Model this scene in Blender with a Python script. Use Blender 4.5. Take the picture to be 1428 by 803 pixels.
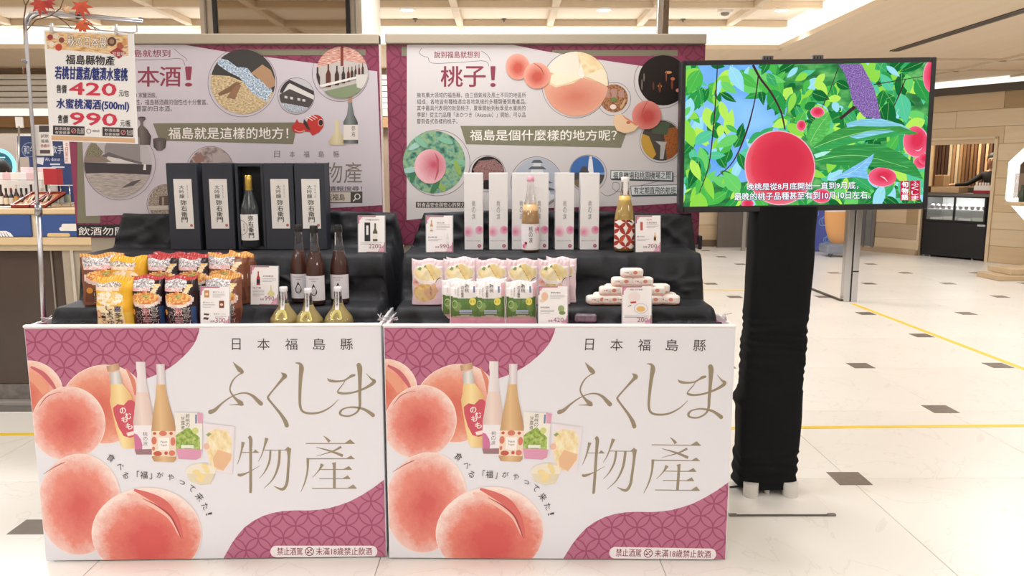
import bpy, math, random
from mathutils import Vector, Matrix, noise
for o in list(bpy.data.objects): bpy.data.objects.remove(o)
C = bpy.context.scene.collection
SC = bpy.context.scene
R = math.radians
# ------------------------------------------------------------ camera, world, light, exposure
CAMH = 1.45; FPX = 1080.0; YAW = R(0.42); PIT = R(8.5)
cd = bpy.data.cameras.new('camera'); cam = bpy.data.objects.new('camera', cd); C.objects.link(cam)
cam.location = (0, 0, CAMH); cam.rotation_euler = (R(90) - PIT, 0, -YAW)
cd.sensor_width = 36.0; cd.lens = 36.0 * FPX / 1428.0; cd.clip_end = 100
SC.camera = cam
SC.view_settings.view_transform = 'Standard'; SC.view_settings.look = 'None'
SC.view_settings.exposure = 0.12; SC.view_settings.gamma = 1.0; SC.view_settings.use_curve_mapping = False
W = bpy.data.worlds.new('world'); SC.world = W; W.use_nodes = True
bg = W.node_tree.nodes['Background']; bg.inputs[0].default_value = (0.98, 0.985, 1.0, 1); bg.inputs[1].default_value = 0.55
def area(x, y, z, sx, sy, power, col=(.985, .985, 1), rot=(0, 0, 0)):
    l = bpy.data.lights.new('added_area_light', 'AREA'); l.shape = 'RECTANGLE'; l.size = sx; l.size_y = sy
    l.energy = power; l.color = col
    o = bpy.data.objects.new('added_area_light', l); C.objects.link(o); o.location = (x, y, z); o.rotation_euler = rot
    return o
PW = 42
for ax in (-7.0, -3.9, -0.3, 4.6):
    for ay in (-3.0, 0.2, 3.1, 6.2):
        area(ax, ay, 3.10 if ax < 3.4 else 2.93, 1.1, .7, PW)  # unseen lights added above the hall as fill for posters and carts
area(5.6, 8.2, 2.93, .5, 1.6, 34)
area(-5.0, 7.4, 3.1, 1.4, .6, 90)
area(4.4, 12.6, 2.93, 1.6, .6, 34)  # more added fill, placed out of view to brighten the far hall
area(1.6, 12.6, 2.93, 1.6, .6, 30)
area(-2.6, 10.8, 2.93, 1.6, .6, 80)
# cove lamps lying on the soffit edge, washing the raised ceiling
area(3.30, 4.5, 3.0, .06, 9.5, 14, (1, .93, .83), (0, R(118), 0))
area(-2.6, 9.8, 3.0, 11, .06, 22, (1, .93, .83), (R(-118), 0, 0))
area(7.4, 10.2, 2.93, .5, .9, 16)

# ------------------------------------------------------------ pixel helpers (rays of this camera, used to read real positions)
fw = Vector((math.sin(YAW) * math.cos(PIT), math.cos(YAW) * math.cos(PIT), -math.sin(PIT)))
rt = Vector((math.cos(YAW), -math.sin(YAW), 0)); upv = rt.cross(fw)
def ray(px, py): return fw + rt * ((px - 714) / FPX) - upv * ((py - 401.5) / FPX)
def at(px, py, Y):
    d = ray(px, py); t = Y / d.y; return Vector((d.x * t, Y, CAMH + d.z * t))
def gnd(px, py, z=0.0):
    d = ray(px, py); t = (z - CAMH) / d.z; return Vector((d.x * t, d.y * t, z))
def onplane(px, py, Mi):
    """ray hit on the local y=0 plane of the frame whose inverse is Mi -> local (x, z)"""
    o = Mi @ Vector((0, 0, CAMH)); d = Mi.to_3x3() @ ray(px, py)
    t = -o.y / d.y; p = o + d * t
    return p.x, p.z

# ------------------------------------------------------------ materials
def lin(c):
    if isinstance(c, str):
        c = tuple(int(c[i:i + 2], 16) / 255 for i in (0, 2, 4))
    return tuple(((v + .055) / 1.055) ** 2.4 if v > .04045 else v / 12.92 for v in c) + (1,)
MATS = {}
def base(name):
    m = bpy.data.materials.new(name); m.use_nodes = True
    nt = m.node_tree; b = nt.nodes['Principled BSDF']
    return m, nt, b
def N(nt, t, **k):
    n = nt.nodes.new(t)
    for a, v in k.items(): setattr(n, a, v)
    return n
def mix(nt, f, a, b):
    n = N(nt, 'ShaderNodeMix', data_type='RGBA')
    for s, v in ((0, f), (6, a), (7, b)):
        if hasattr(v, 'is_linked'): nt.links.new(v, n.inputs[s])
        else: n.inputs[s].default_value = v
    return n.outputs[2]
def mth(nt, op, a, b=0.0):
    n = N(nt, 'ShaderNodeMath', operation=op)
    for s, v in ((0, a), (1, b)):
        if hasattr(v, 'is_linked'): nt.links.new(v, n.inputs[s])
        else: n.inputs[s].default_value = v
    return n.outputs[0]
def P(col, rough=.55, metal=0.0, var=.04, scale=12, spec=.5, bump=0.0, key=None, trans=0.0, alpha=1.0, coat=0.0, emit=0.0):
    """plain procedural material: colour with a little noise in it"""
    k = key or ('m', str(col), rough, metal, var, scale, spec, bump, trans, alpha, coat, emit)
    if k in MATS: return MATS[k]
    m, nt, b = base('mat')
    c = lin(col)
    if var > 0:
        tc = N(nt, 'ShaderNodeTexCoord'); nz = N(nt, 'ShaderNodeTexNoise'); nz.inputs['Scale'].default_value = scale
        nz.inputs['Detail'].default_value = 3
        nt.links.new(tc.outputs['Object'], nz.inputs['Vector'])
        d = tuple(max(0, v * (1 - var * 2.2)) for v in c[:3]) + (1,); l = tuple(min(1, v * (1 + var)) for v in c[:3]) + (1,)
        o = mix(nt, nz.outputs['Fac'], d, l); nt.links.new(o, b.inputs['Base Color'])
        if bump:
            bp = N(nt, 'ShaderNodeBump'); bp.inputs['Strength'].default_value = bump; bp.inputs['Distance'].default_value = .01
            nt.links.new(nz.outputs['Fac'], bp.inputs['Height']); nt.links.new(bp.outputs[0], b.inputs['Normal'])
    else: b.inputs['Base Color'].default_value = c
    b.inputs['Roughness'].default_value = rough; b.inputs['Metallic'].default_value = metal
    b.inputs['Specular IOR Level'].default_value = spec
    b.inputs['Transmission Weight'].default_value = trans
    b.inputs['Alpha'].default_value = alpha
    b.inputs['Coat Weight'].default_value = coat
    if emit:
        b.inputs['Emission Color'].default_value = c; b.inputs['Emission Strength'].default_value = emit
    MATS[k] = m; return m
def I(col):   # printed ink on matt-gloss board
    return P(col, .42, 0, 0.0, 8, .35)
def E(col, s=1.0, var=0.0):
    k = ('e', str(col), s, var)
    if k in MATS: return MATS[k]
    m = bpy.data.materials.new('light'); m.use_nodes = True; nt = m.node_tree; nt.nodes.clear()
    e = N(nt, 'ShaderNodeEmission'); e.inputs[0].default_value = lin(col); e.inputs[1].default_value = s
    if var:
        tc = N(nt, 'ShaderNodeTexCoord'); nz = N(nt, 'ShaderNodeTexNoise'); nz.inputs['Scale'].default_value = 14
        nt.links.new(tc.outputs['Object'], nz.inputs['Vector'])
        c = lin(col); o = mix(nt, nz.outputs['Fac'], tuple(v * (1 - var) for v in c[:3]) + (1,), tuple(v * (1 + var) for v in c[:3]) + (1,))
        nt.links.new(o, e.inputs[0])
    out = N(nt, 'ShaderNodeOutputMaterial'); nt.links.new(e.outputs[0], out.inputs[0]); MATS[k] = m; return m
def radial(name, inner, outer, cx=0, cy=0, r0=.2, r1=1.0, speck=.25, emit=False, mid=None):
    """printed round picture: colour runs from inner to outer over the UV disc, grain on top"""
    if name in MATS: return MATS[name]
    m, nt, b = base(name)
    uv = N(nt, 'ShaderNodeTexCoord'); mp = N(nt, 'ShaderNodeMapping'); mp.inputs['Location'].default_value = (-cx, -cy, 0)
    nt.links.new(uv.outputs['UV'], mp.inputs['Vector'])
    ln = N(nt, 'ShaderNodeVectorMath', operation='LENGTH'); nt.links.new(mp.outputs[0], ln.inputs[0])
    nz = N(nt, 'ShaderNodeTexNoise'); nz.inputs['Scale'].default_value = 2.6; nz.inputs['Detail'].default_value = 9; nz.inputs['Roughness'].default_value = .78
    nt.links.new(uv.outputs['UV'], nz.inputs['Vector'])
    n2 = mth(nt, 'MULTIPLY', mth(nt, 'SUBTRACT', nz.outputs['Fac'], .5), speck * 2)
    v = mth(nt, 'ADD', ln.outputs['Value'], n2)
    mr = N(nt, 'ShaderNodeMapRange'); mr.inputs[1].default_value = r0; mr.inputs[2].default_value = r1
    nt.links.new(v, mr.inputs[0])
    cr = N(nt, 'ShaderNodeValToRGB'); nt.links.new(mr.outputs[0], cr.inputs[0])
    cr.color_ramp.elements[0].color = lin(inner); cr.color_ramp.elements[1].color = lin(outer)
    if mid:
        e = cr.color_ramp.elements.new(.55); e.color = lin(mid)
    if emit:
        nt.links.new(cr.outputs[0], b.inputs['Emission Color']); b.inputs['Emission Strength'].default_value = 1.0
        b.inputs['Base Color'].default_value = (0, 0, 0, 1); b.inputs['Specular IOR Level'].default_value = 0
    else: nt.links.new(cr.outputs[0], b.inputs['Base Color'])
    b.inputs['Roughness'].default_value = .42; b.inputs['Specular IOR Level'].default_value = .35
    MATS[name] = m; return m
def blotch(name, cols, scale=6, detail=4, emit=0, stretch=(1, 1, 1)):
    """printed photograph texture: noise run through a ramp"""
    if name in MATS: return MATS[name]
    m, nt, b = base(name)
    uv = N(nt, 'ShaderNodeTexCoord'); mp = N(nt, 'ShaderNodeMapping'); mp.inputs['Scale'].default_value = stretch
    nt.links.new(uv.outputs['UV'], mp.inputs['Vector'])
    nz = N(nt, 'ShaderNodeTexNoise'); nz.inputs['Scale'].default_value = scale; nz.inputs['Detail'].default_value = detail
    nt.links.new(mp.outputs[0], nz.inputs['Vector'])
    cr = N(nt, 'ShaderNodeValToRGB'); nt.links.new(nz.outputs['Fac'], cr.inputs[0])
    cr.color_ramp.elements[0].position = .34; cr.color_ramp.elements[1].position = .66
    cr.color_ramp.elements[0].color = lin(cols[0]); cr.color_ramp.elements[1].color = lin(cols[-1])
    for i, c in enumerate(cols[1:-1]):
        e = cr.color_ramp.elements.new(.34 + .32 * (i + 1) / (len(cols) - 1)); e.color = lin(c)
    if emit:
        nt.links.new(cr.outputs[0], b.inputs['Emission Color']); b.inputs['Emission Strength'].default_value = emit
        b.inputs['Base Color'].default_value = (0, 0, 0, 1)
    else: nt.links.new(cr.outputs[0], b.inputs['Base Color'])
    b.inputs['Roughness'].default_value = .42; b.inputs['Specular IOR Level'].default_value = .35
    MATS[name] = m; return m
def shippo(name, bgc, line, rad, w, ox=0, oz=0, petal=False):
    """interlocking circles printed on a ground colour; object x,z in metres"""
    if name in MATS: return MATS[name]
    m, nt, b = base(name)
    tc = N(nt, 'ShaderNodeTexCoord'); sp = N(nt, 'ShaderNodeSeparateXYZ'); nt.links.new(tc.outputs['Object'], sp.inputs[0])
    def lat(dx, dz):
        x = mth(nt, 'SUBTRACT', mth(nt, 'FRACT', mth(nt, 'DIVIDE', mth(nt, 'ADD', sp.outputs[0], dx + 50 * 2 * rad), 2 * rad)), .5)
        z = mth(nt, 'SUBTRACT', mth(nt, 'FRACT', mth(nt, 'DIVIDE', mth(nt, 'ADD', sp.outputs[2], dz + 50 * 2 * rad), 2 * rad)), .5)
        l = mth(nt, 'SQRT', mth(nt, 'ADD', mth(nt, 'MULTIPLY', x, x), mth(nt, 'MULTIPLY', z, z)))
        d = mth(nt, 'SUBTRACT', l, .5)
        return mth(nt, 'LESS_THAN', d, 0) if petal else mth(nt, 'LESS_THAN', mth(nt, 'ABSOLUTE', d), w / (2 * rad))
    a = lat(ox, oz); c = lat(ox + rad, oz + rad)
    f = mth(nt, 'MULTIPLY', a, c) if petal else mth(nt, 'MAXIMUM', a, c)
    nt.links.new(mix(nt, f, lin(bgc), lin(line)), b.inputs['Base Color'])
    b.inputs['Roughness'].default_value = .42; b.inputs['Specular IOR Level'].default_value = .35
    MATS[name] = m; return m
def wood(name, c1, c2, sx=1.0, sy=12.0, rough=.55, axis='X'):
    if name in MATS: return MATS[name]
    m, nt, b = base(name)
    tc = N(nt, 'ShaderNodeTexCoord'); mp = N(nt, 'ShaderNodeMapping')
    mp.inputs['Scale'].default_value = (sx, sy, sy) if axis == 'X' else (sy, sx, sy)
    nt.links.new(tc.outputs['Object'], mp.inputs['Vector'])
    nz = N(nt, 'ShaderNodeTexNoise'); nz.inputs['Scale'].default_value = 1.5; nz.inputs['Detail'].default_value = 5; nz.inputs['Distortion'].default_value = .6
    nt.links.new(mp.outputs[0], nz.inputs['Vector'])
    nt.links.new(mix(nt, nz.outputs['Fac'], lin(c1), lin(c2)), b.inputs['Base Color'])
    b.inputs['Roughness'].default_value = rough
    MATS[name] = m; return m
def marble():
    m, nt, b = base('marble')
    tc = N(nt, 'ShaderNodeTexCoord')
    nz = N(nt, 'ShaderNodeTexNoise'); nz.inputs['Scale'].default_value = 1.3; nz.inputs['Detail'].default_value = 8; nz.inputs['Distortion'].default_value = 1.2
    nt.links.new(tc.outputs['Object'], nz.inputs['Vector'])
    v = mth(nt, 'ABSOLUTE', mth(nt, 'SUBTRACT', nz.outputs['Fac'], .5))
    vein = mth(nt, 'LESS_THAN', v, .004)
    n2 = N(nt, 'ShaderNodeTexNoise'); n2.inputs['Scale'].default_value = .7; n2.inputs['Detail'].default_value = 4
    nt.links.new(tc.outputs['Object'], n2.inputs['Vector'])
    c = mix(nt, n2.outputs['Fac'], lin('e6e2da'), lin('f3f1ec'))
    c = mix(nt, mth(nt, 'MULTIPLY', vein, .22), c, lin('cdc5b8'))
    nt.links.new(c, b.inputs['Base Color']); b.inputs['Roughness'].default_value = .3; b.inputs['Specular IOR Level'].default_value = .35
    return m
MARBLE = marble()
def glass(name, col='ffffff', rough=.02):
    if name in MATS: return MATS[name]
    m, nt, b = base(name); b.inputs['Base Color'].default_value = lin(col); b.inputs['Transmission Weight'].default_value = 1
    b.inputs['Roughness'].default_value = rough; b.inputs['IOR'].default_value = 1.45
    MATS[name] = m; return m
def thin_glass(name, col, a):
    if name in MATS: return MATS[name]
    m, nt, b = base(name); b.inputs['Base Color'].default_value = lin(col); b.inputs['Alpha'].default_value = a
    b.inputs['Roughness'].default_value = .03
    MATS[name] = m; return m
def P2(c1, c2, scale=60, rough=.35):
    k = ('p2', c1, c2, scale)
    if k in MATS: return MATS[k]
    m, nt, b = base('mottled'); tc = N(nt, 'ShaderNodeTexCoord'); nz = N(nt, 'ShaderNodeTexNoise'); nz.inputs['Scale'].default_value = scale; nz.inputs['Detail'].default_value = 3; nz.inputs['Distortion'].default_value = 1.5
    nt.links.new(tc.outputs['Object'], nz.inputs['Vector']); r_ = N(nt, 'ShaderNodeMapRange'); r_.inputs[1].default_value = .42; r_.inputs[2].default_value = .58; nt.links.new(nz.outputs['Fac'], r_.inputs[0])
    nt.links.new(mix(nt, r_.outputs[0], lin(c1), lin(c2)), b.inputs['Base Color']); b.inputs['Roughness'].default_value = rough; MATS[k] = m; return m
CHROME = P('d0d0d4', .2, 1, .02); STEEL = P('b9b6b2', .28, 1, .04); WHITE = P('f4f2ef', .5, 0, .02); BLACKM = P('141417', .45, 0, .1)
CLOTH = P('1d1f25', .62, 0, .25, 40, .4, .15); GLOSSB = P('0e0e11', .2, 0, 0)

# ------------------------------------------------------------ mesh building
class MB:
    def __init__(s): s.v = []; s.f = []; s.m = []; s.mats = []; s.sm = []; s.uv = None
    def mi(s, mat):
        if mat not in s.mats: s.mats.append(mat)
        return s.mats.index(mat)
    def add(s, vs, fs, mat, smooth=False, M=None):
        b = len(s.v); i = s.mi(mat)
        s.v += [tuple(M @ Vector(v)) if M else tuple(v) for v in vs]
        for f in fs: s.f.append(tuple(b + k for k in f)); s.m.append(i); s.sm.append(smooth)
        return s
    def box(s, x0, x1, y0, y1, z0, z1, mat, bev=0.0, M=None):
        if bev <= 0:
            v = [(x, y, z) for x in (x0, x1) for y in (y0, y1) for z in (z0, z1)]
            return s.add(v, [(0, 1, 3, 2), (4, 6, 7, 5), (0, 4, 5, 1), (2, 3, 7, 6), (0, 2, 6, 4), (1, 5, 7, 3)], mat, False, M)
        b = min(bev, (x1 - x0) * .49, (y1 - y0) * .49, (z1 - z0) * .49); v = []; idx = {}
        for i, x in enumerate((x0, x1)):
            for j, y in enumerate((y0, y1)):
                for k, z in enumerate((z0, z1)):
                    sx = b if i == 0 else -b; sy = b if j == 0 else -b; sz = b if k == 0 else -b
                    idx[i, j, k, 0] = len(v); v.append((x, y + sy, z + sz))
                    idx[i, j, k, 1] = len(v); v.append((x + sx, y, z + sz))
                    idx[i, j, k, 2] = len(v); v.append((x + sx, y + sy, z))
        f = []
        for i in (0, 1):
            q = [idx[i, 0, 0, 0], idx[i, 1, 0, 0], idx[i, 1, 1, 0], idx[i, 0, 1, 0]]; f.append(q if i else q[::-1])
            q = [idx[0, i, 0, 1], idx[1, i, 0, 1], idx[1, i, 1, 1], idx[0, i, 1, 1]]; f.append(q[::-1] if i else q)
            q = [idx[0, 0, i, 2], idx[1, 0, i, 2], idx[1, 1, i, 2], idx[0, 1, i, 2]]; f.append(q if i else q[::-1])
        for a in (0, 1):
            for c in (0, 1):
                f.append([idx[a, c, 0, 0], idx[a, c, 0, 1], idx[a, c, 1, 1], idx[a, c, 1, 0]])
                f.append([idx[a, 0, c, 0], idx[a, 0, c, 2], idx[a, 1, c, 2], idx[a, 1, c, 0]])
                f.append([idx[0, a, c, 1], idx[0, a, c, 2], idx[1, a, c, 2], idx[1, a, c, 1]])
                for d in (0, 1): f.append([idx[a, c, d, 0], idx[a, c, d, 1], idx[a, c, d, 2]])
        return s.add(v, f, mat, False, M)
    def lathe(s, prof, mat, seg=24, cap=True, M=None, cx=0, cy=0, smooth=True):
        v = []; f = []
        for r, z in prof:
            for k in range(seg):
                a = 2 * math.pi * k / seg; v.append((cx + r * math.sin(a), cy - r * math.cos(a), z))
        n = len(prof)
        for i in range(n - 1):
            for k in range(seg):
                k2 = (k + 1) % seg; f.append((i * seg + k, i * seg + k2, (i + 1) * seg + k2, (i + 1) * seg + k))
        s.add(v, f, mat, smooth, M)
        if cap:
            for i in (0, n - 1):
                if prof[i][0] > 1e-5:
                    q = list(range(i * seg, (i + 1) * seg)); vv = [v[k] for k in q]
                    s.add(vv, [tuple(range(seg)) if i else tuple(range(seg))[::-1]], mat, False, M)
        return s
    def tube(s, pts, rad, mat, seg=8, smooth=True):
        pts = [Vector(p) for p in pts]; v = []; f = []; n = len(pts)
        rr = rad if isinstance(rad, (list, tuple)) else [rad] * n
        prev = None
        for i, p in enumerate(pts):
            t = (pts[min(i + 1, n - 1)] - pts[max(i - 1, 0)]).normalized()
            if prev is None:
                a = t.cross(Vector((0, 0, 1)));
                if a.length < 1e-3: a = t.cross(Vector((0, 1, 0)))
            else: a = prev - t * prev.dot(t)
            a.normalize(); prev = a; b = t.cross(a)
            for k in range(seg):
                w = 2 * math.pi * k / seg; v.append(tuple(p + (a * math.cos(w) + b * math.sin(w)) * rr[i]))
        for i in range(n - 1):
            for k in range(seg):
                k2 = (k + 1) % seg; f.append((i * seg + k, i * seg + k2, (i + 1) * seg + k2, (i + 1) * seg + k))
        f.append(tuple(range(seg))[::-1]); f.append(tuple(range((n - 1) * seg, n * seg)))
        return s.add(v, f, mat, smooth)
    def prism(s, pts, y0, y1, mat, M=None, smooth=False):
        """closed outline in x,z given counter-clockwise seen from -y, run from y0 to y1"""
        n = len(pts); v = [(x, y0, z) for x, z in pts] + [(x, y1, z) for x, z in pts]
        f = [tuple(range(n)), tuple(range(n, 2 * n))[::-1]] + [(i, i + n, (i + 1) % n + n, (i + 1) % n) for i in range(n)]
        return s.add(v, f, mat, smooth, M)
    def grid(s, nu, nv, fn, mat, smooth=True, closed=False, matfn=None):
        v = [fn(i, j) for j in range(nv + 1) for i in range(nu + (0 if closed else 1))]
        w = nu if closed else nu + 1; b = len(s.v); s.v += [tuple(p) for p in v]
        for j in range(nv):
            for i in range(nu):
                i2 = (i + 1) % w if closed else i + 1
                s.f.append((b + j * w + i, b + j * w + i2, b + (j + 1) * w + i2, b + (j + 1) * w + i))
                s.m.append(s.mi(matfn((i + .5) / nu, (j + .5) / nv)) if matfn else s.mi(mat)); s.sm.append(smooth)
        return s
    def mesh(s, name='mesh'):
        me = bpy.data.meshes.new(name); me.from_pydata(s.v, [], s.f)
        for m in s.mats: me.materials.append(m)
        me.polygons.foreach_set('material_index', s.m); me.polygons.foreach_set('use_smooth', s.sm)
        if s.uv:
            l = me.uv_layers.new(name='UVMap')
            for lp in me.loops: l.data[lp.index].uv = s.uv[lp.vertex_index]
        me.update(); return me
    def build(s, name, parent=None, label=None, cat=None, group=None, kind=None, loc=None, rot=None):
        o = bpy.data.objects.new(name, s.mesh(name)); C.objects.link(o)
        if parent: o.parent = parent
        if loc: o.location = loc
        if rot: o.rotation_euler = rot
        return tag(o, label, cat, group, kind)
def tag(o, label=None, cat=None, group=None, kind=None):
    if label: o['label'] = label
    if cat: o['category'] = cat
    if group: o['group'] = group
    if kind: o['kind'] = kind
    return o
def thing(name, label, cat, loc=(0, 0, 0), rz=0, group=None):
    o = bpy.data.objects.new(name, None); C.objects.link(o); o.empty_display_size = .05
    o.location = loc; o.rotation_euler = (0, 0, rz); return tag(o, label, cat, group)
def dup(o, loc=None, rz=None, label=None, parent=None, scale=None):
    c = o.copy(); C.objects.link(c); c.parent = parent
    if loc is not None: c.location = loc
    if rz is not None: c.rotation_euler = (0, 0, rz)
    if scale is not None: c.scale = scale
    if label: c['label'] = label
    for ch in list(o.children):
        if ch.name not in _fresh: dup(ch, parent=c)
    return c
_fresh = set()

# ------------------------------------------------------------ flat print (lettering and pictures on a real surface)
TXT = {}
def text2d(s, bold=0.0, res=2):
    k = (s, bold, res)
    if k in TXT: return TXT[k]
    cu = bpy.data.curves.new('lettering', 'FONT'); cu.body = s; cu.resolution_u = res; cu.offset = bold
    o = bpy.data.objects.new('lettering', cu); C.objects.link(o)
    bpy.context.view_layer.update()
    me = bpy.data.meshes.new_from_object(o.evaluated_get(bpy.context.evaluated_depsgraph_get()))
    vs = [(v.co.x, v.co.y) for v in me.vertices]; fs = [tuple(p.vertices) for p in me.polygons]
    bpy.data.objects.remove(o); bpy.data.curves.remove(cu); bpy.data.meshes.remove(me)
    TXT[k] = (vs, fs); return TXT[k]
def clip(poly, x0, x1, z0, z1):
    for ax, lim, sg in ((0, x0, 1), (0, x1, -1), (1, z0, 1), (1, z1, -1)):
        out = []
        for i, p in enumerate(poly):
            q = poly[(i + 1) % len(poly)]; a = (p[ax] - lim) * sg; b = (q[ax] - lim) * sg
            if a >= 0: out.append(p)
            if (a >= 0) != (b >= 0):
                t = a / (a - b); out.append(tuple(p[k] + (q[k] - p[k]) * t for k in range(4)))
        poly = out
        if not poly: return []
    return poly
def ell(cx, cy, rx, ry=None, n=36, rot=0, wob=0, seed=0, a0=0, a1=360):
    ry = rx if ry is None else ry; o = []; c, s_ = math.cos(R(rot)), math.sin(R(rot))
    full = abs(a1 - a0) >= 360
    for k in range(n + (0 if full else 1)):
        a = R(a0 + (a1 - a0) * k / n); w = 1 + wob * math.sin(2 * a + seed) + wob * .6 * math.sin(3 * a + seed * 2.3)
        x, y = rx * math.cos(a) * w, ry * math.sin(a) * w; o.append((cx + x * c - y * s_, cy + x * s_ + y * c))
    return o
def smooth_pts(pts, n=5):
    out = []; m = len(pts)
    for i in range(m - 1):
        p0, p1, p2, p3 = pts[max(i - 1, 0)], pts[i], pts[i + 1], pts[min(i + 2, m - 1)]
        for k in range(n):
            t = k / n
            out.append(tuple(.5 * (2 * b + (c - a) * t + (2 * a - 5 * b + 4 * c - d) * t * t + (3 * b - a - 3 * c + d) * t ** 3) for a, b, c, d in zip(p0, p1, p2, p3)))
    out.append(tuple(pts[-1])); return out
class Print:
    """pre: reading coordinates -> surface (a,b); map3: (a,b,offset) -> local point"""
    def __init__(s, pre=None, map3=None, rect=None, off=.0006, step=.00025):
        s.pre = pre or (lambda x, y: (x, y)); s.map3 = map3 or (lambda a, b, o: (a, -o, b))
        s.rect = rect; s.off = off; s.step = step; s.cnt = 0; s.busy = False; s.reset()
    def reset(s): s.mb = MB(); s.mb.uv = []; s.n = 0
    def _put(s, poly4, mat, lay):
        if s.rect: poly4 = clip(poly4, *s.rect)
        if len(poly4) < 3: return
        if not s.busy: s.cnt += 1
        o = s.off + s.step * (lay + (s.cnt % 24) * .03)
        ar = sum(p[0] * q[1] - q[0] * p[1] for p, q in zip(poly4, poly4[1:] + poly4[:1]))
        if ar < 0: poly4 = poly4[::-1]
        s.mb.add([s.map3(p[0], p[1], o) for p in poly4], [tuple(range(len(poly4)))], mat)
        s.mb.uv += [(p[2], p[3]) for p in poly4]
    def poly(s, mat, pts, lay=0, uvbox=None):
        q = [s.pre(*p) for p in pts]
        xs = [p[0] for p in q]; zs = [p[1] for p in q]
        if uvbox:
            c = [s.pre(uvbox[0], uvbox[1]), s.pre(uvbox[2], uvbox[3])]; xs = [c[0][0], c[1][0]]; zs = [c[0][1], c[1][1]]
        a, b, c_, d = min(xs), max(xs), min(zs), max(zs)
        s._put([(p[0], p[1], 2 * (p[0] - a) / (b - a + 1e-9) - 1, 2 * (p[1] - c_) / (d - c_ + 1e-9) - 1) for p in q], mat, lay); return s
    def rect_(s, mat, x0, y0, x1, y1, lay=0): return s.poly(mat, [(x0, y0), (x1, y0), (x1, y1), (x0, y1)], lay)
    def disc(s, mat, cx, cy, r, ry=None, lay=0, **k): return s.poly(mat, ell(cx, cy, r, ry, **k), lay)
    def ring(s, mat, cx, cy, r, w, lay=0, n=40, ry=None, dash=0):
        ry = ry or r
        for k in range(n):
            if dash and k % dash == 0: continue
            a, b = 2 * math.pi * k / n, 2 * math.pi * (k + 1) / n
            s.poly(mat, [(cx + (r - w / 2) * math.cos(a), cy + (ry - w / 2) * math.sin(a)), (cx + (r + w / 2) * math.cos(a), cy + (ry + w / 2) * math.sin(a)),
                         (cx + (r + w / 2) * math.cos(b), cy + (ry + w / 2) * math.sin(b)), (cx + (r - w / 2) * math.cos(b), cy + (ry - w / 2) * math.sin(b))], lay)
        return s
    def stroke(s, mat, pts, lay=0, k=1.0, org=(0, 0), n=5, cap=True):
        p = [(org[0] + a * k, org[1] + b * k, w * k) for a, b, w in pts]; p = smooth_pts(p, n) if len(p) > 2 else p
        L = []; Rr = []
        for i, (x, y, w) in enumerate(p):
            a = p[max(i - 1, 0)]; b = p[min(i + 1, len(p) - 1)]; dx, dy = b[0] - a[0], b[1] - a[1]; l = math.hypot(dx, dy) + 1e-9
            w = max(w, 1e-5); L.append((x - dy / l * w / 2, y + dx / l * w / 2)); Rr.append((x + dy / l * w / 2, y - dx / l * w / 2))
        s.cnt += 1; s.busy = True
        for i in range(len(p) - 1): s.poly(mat, [L[i], L[i + 1], Rr[i + 1], Rr[i]], lay)
        s.busy = False
        if cap:
            for e in (0, -1):
                if p[e][2] > 1e-3: s.poly(mat, ell(p[e][0], p[e][1], p[e][2] / 2, n=10), lay)
        return s
    def text(s, mat, st, x0, y0, x1, y1, lay=1, bold=0.0, rot=0, shear=0.0, res=2):
        if bold > 0:
            e = abs(y1 - y0) * min(bold, .05) * .9
            for dx, dy in ((-e, 0), (e, 0), (0, e * .7), (0, -e * .7)): s.text(mat, st, x0 + dx, y0 + dy, x1 + dx, y1 + dy, lay, 0.0, rot, shear, res)
            return s
        s.cnt += 1; s.busy = True; s._text(mat, st, x0, y0, x1, y1, lay, 0.0, rot, shear, res); s.busy = False; return s
    def _text(s, mat, st, x0, y0, x1, y1, lay=1, bold=0.0, rot=0, shear=0.0, res=2):
        """lettering fitted to the box; y0 is its top, y1 its foot, in reading coordinates"""
        vs, fs = text2d(st, bold, res)
        if not vs: return s
        ax, bx = min(v[0] for v in vs), max(v[0] for v in vs); ay, by = min(v[1] for v in vs), max(v[1] for v in vs)
        cx, cy = (x0 + x1) / 2, (y0 + y1) / 2; c, sn = math.cos(R(rot)), math.sin(R(rot)); o = s.off + s.step * (lay + (s.cnt % 24) * .03)
        out = []
        for x, y in vs:
            u = (x - ax) / (bx - ax + 1e-9); v = (y - ay) / (by - ay + 1e-9)
            X = x0 + (x1 - x0) * u + shear * (v - .5) * (x1 - x0); Y = y1 + (y0 - y1) * v
            X, Y = cx + (X - cx) * c - (Y - cy) * sn, cy + (X - cx) * sn + (Y - cy) * c
            out.append(s.pre(X, Y))
        if s.rect and any(not (s.rect[0] <= a <= s.rect[1] and s.rect[2] <= b <= s.rect[3]) for a, b in out):
            for f in fs: s._put([(out[k][0], out[k][1], 0, 0) for k in f], mat, lay)
            return s
        f0 = fs[0]; ar = sum(out[a][0] * out[b][1] - out[b][0] * out[a][1] for a, b in zip(f0, f0[1:] + f0[:1]))
        s.mb.add([s.map3(a, b, o) for a, b in out], fs if ar > 0 else [f[::-1] for f in fs], mat); s.mb.uv += [(0, 0)] * len(out)
        return s
    def vtext(s, mat, st, cx, y0, y1, w, lay=1, bold=0.0, res=2):
        n = len(st); h = (y1 - y0) / n
        for i, ch in enumerate(st):
            if ch != ' ': s.text(mat, ch, cx - w / 2, y0 + h * i + h * .06, cx + w / 2, y0 + h * (i + 1) - h * .06, lay, bold, res=res)
        return s
    def build(s, name, parent, label=None, kind=None):
        if not s.mb.v: s.reset(); return None
        if kind is None and ('lettering' in name or 'design' in name or 'foliage' in name or 'pattern' in name or 'clouds' in name): kind = 'stuff'
        o = s.mb.build(name, parent, label, kind=kind); s.reset(); return o
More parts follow.
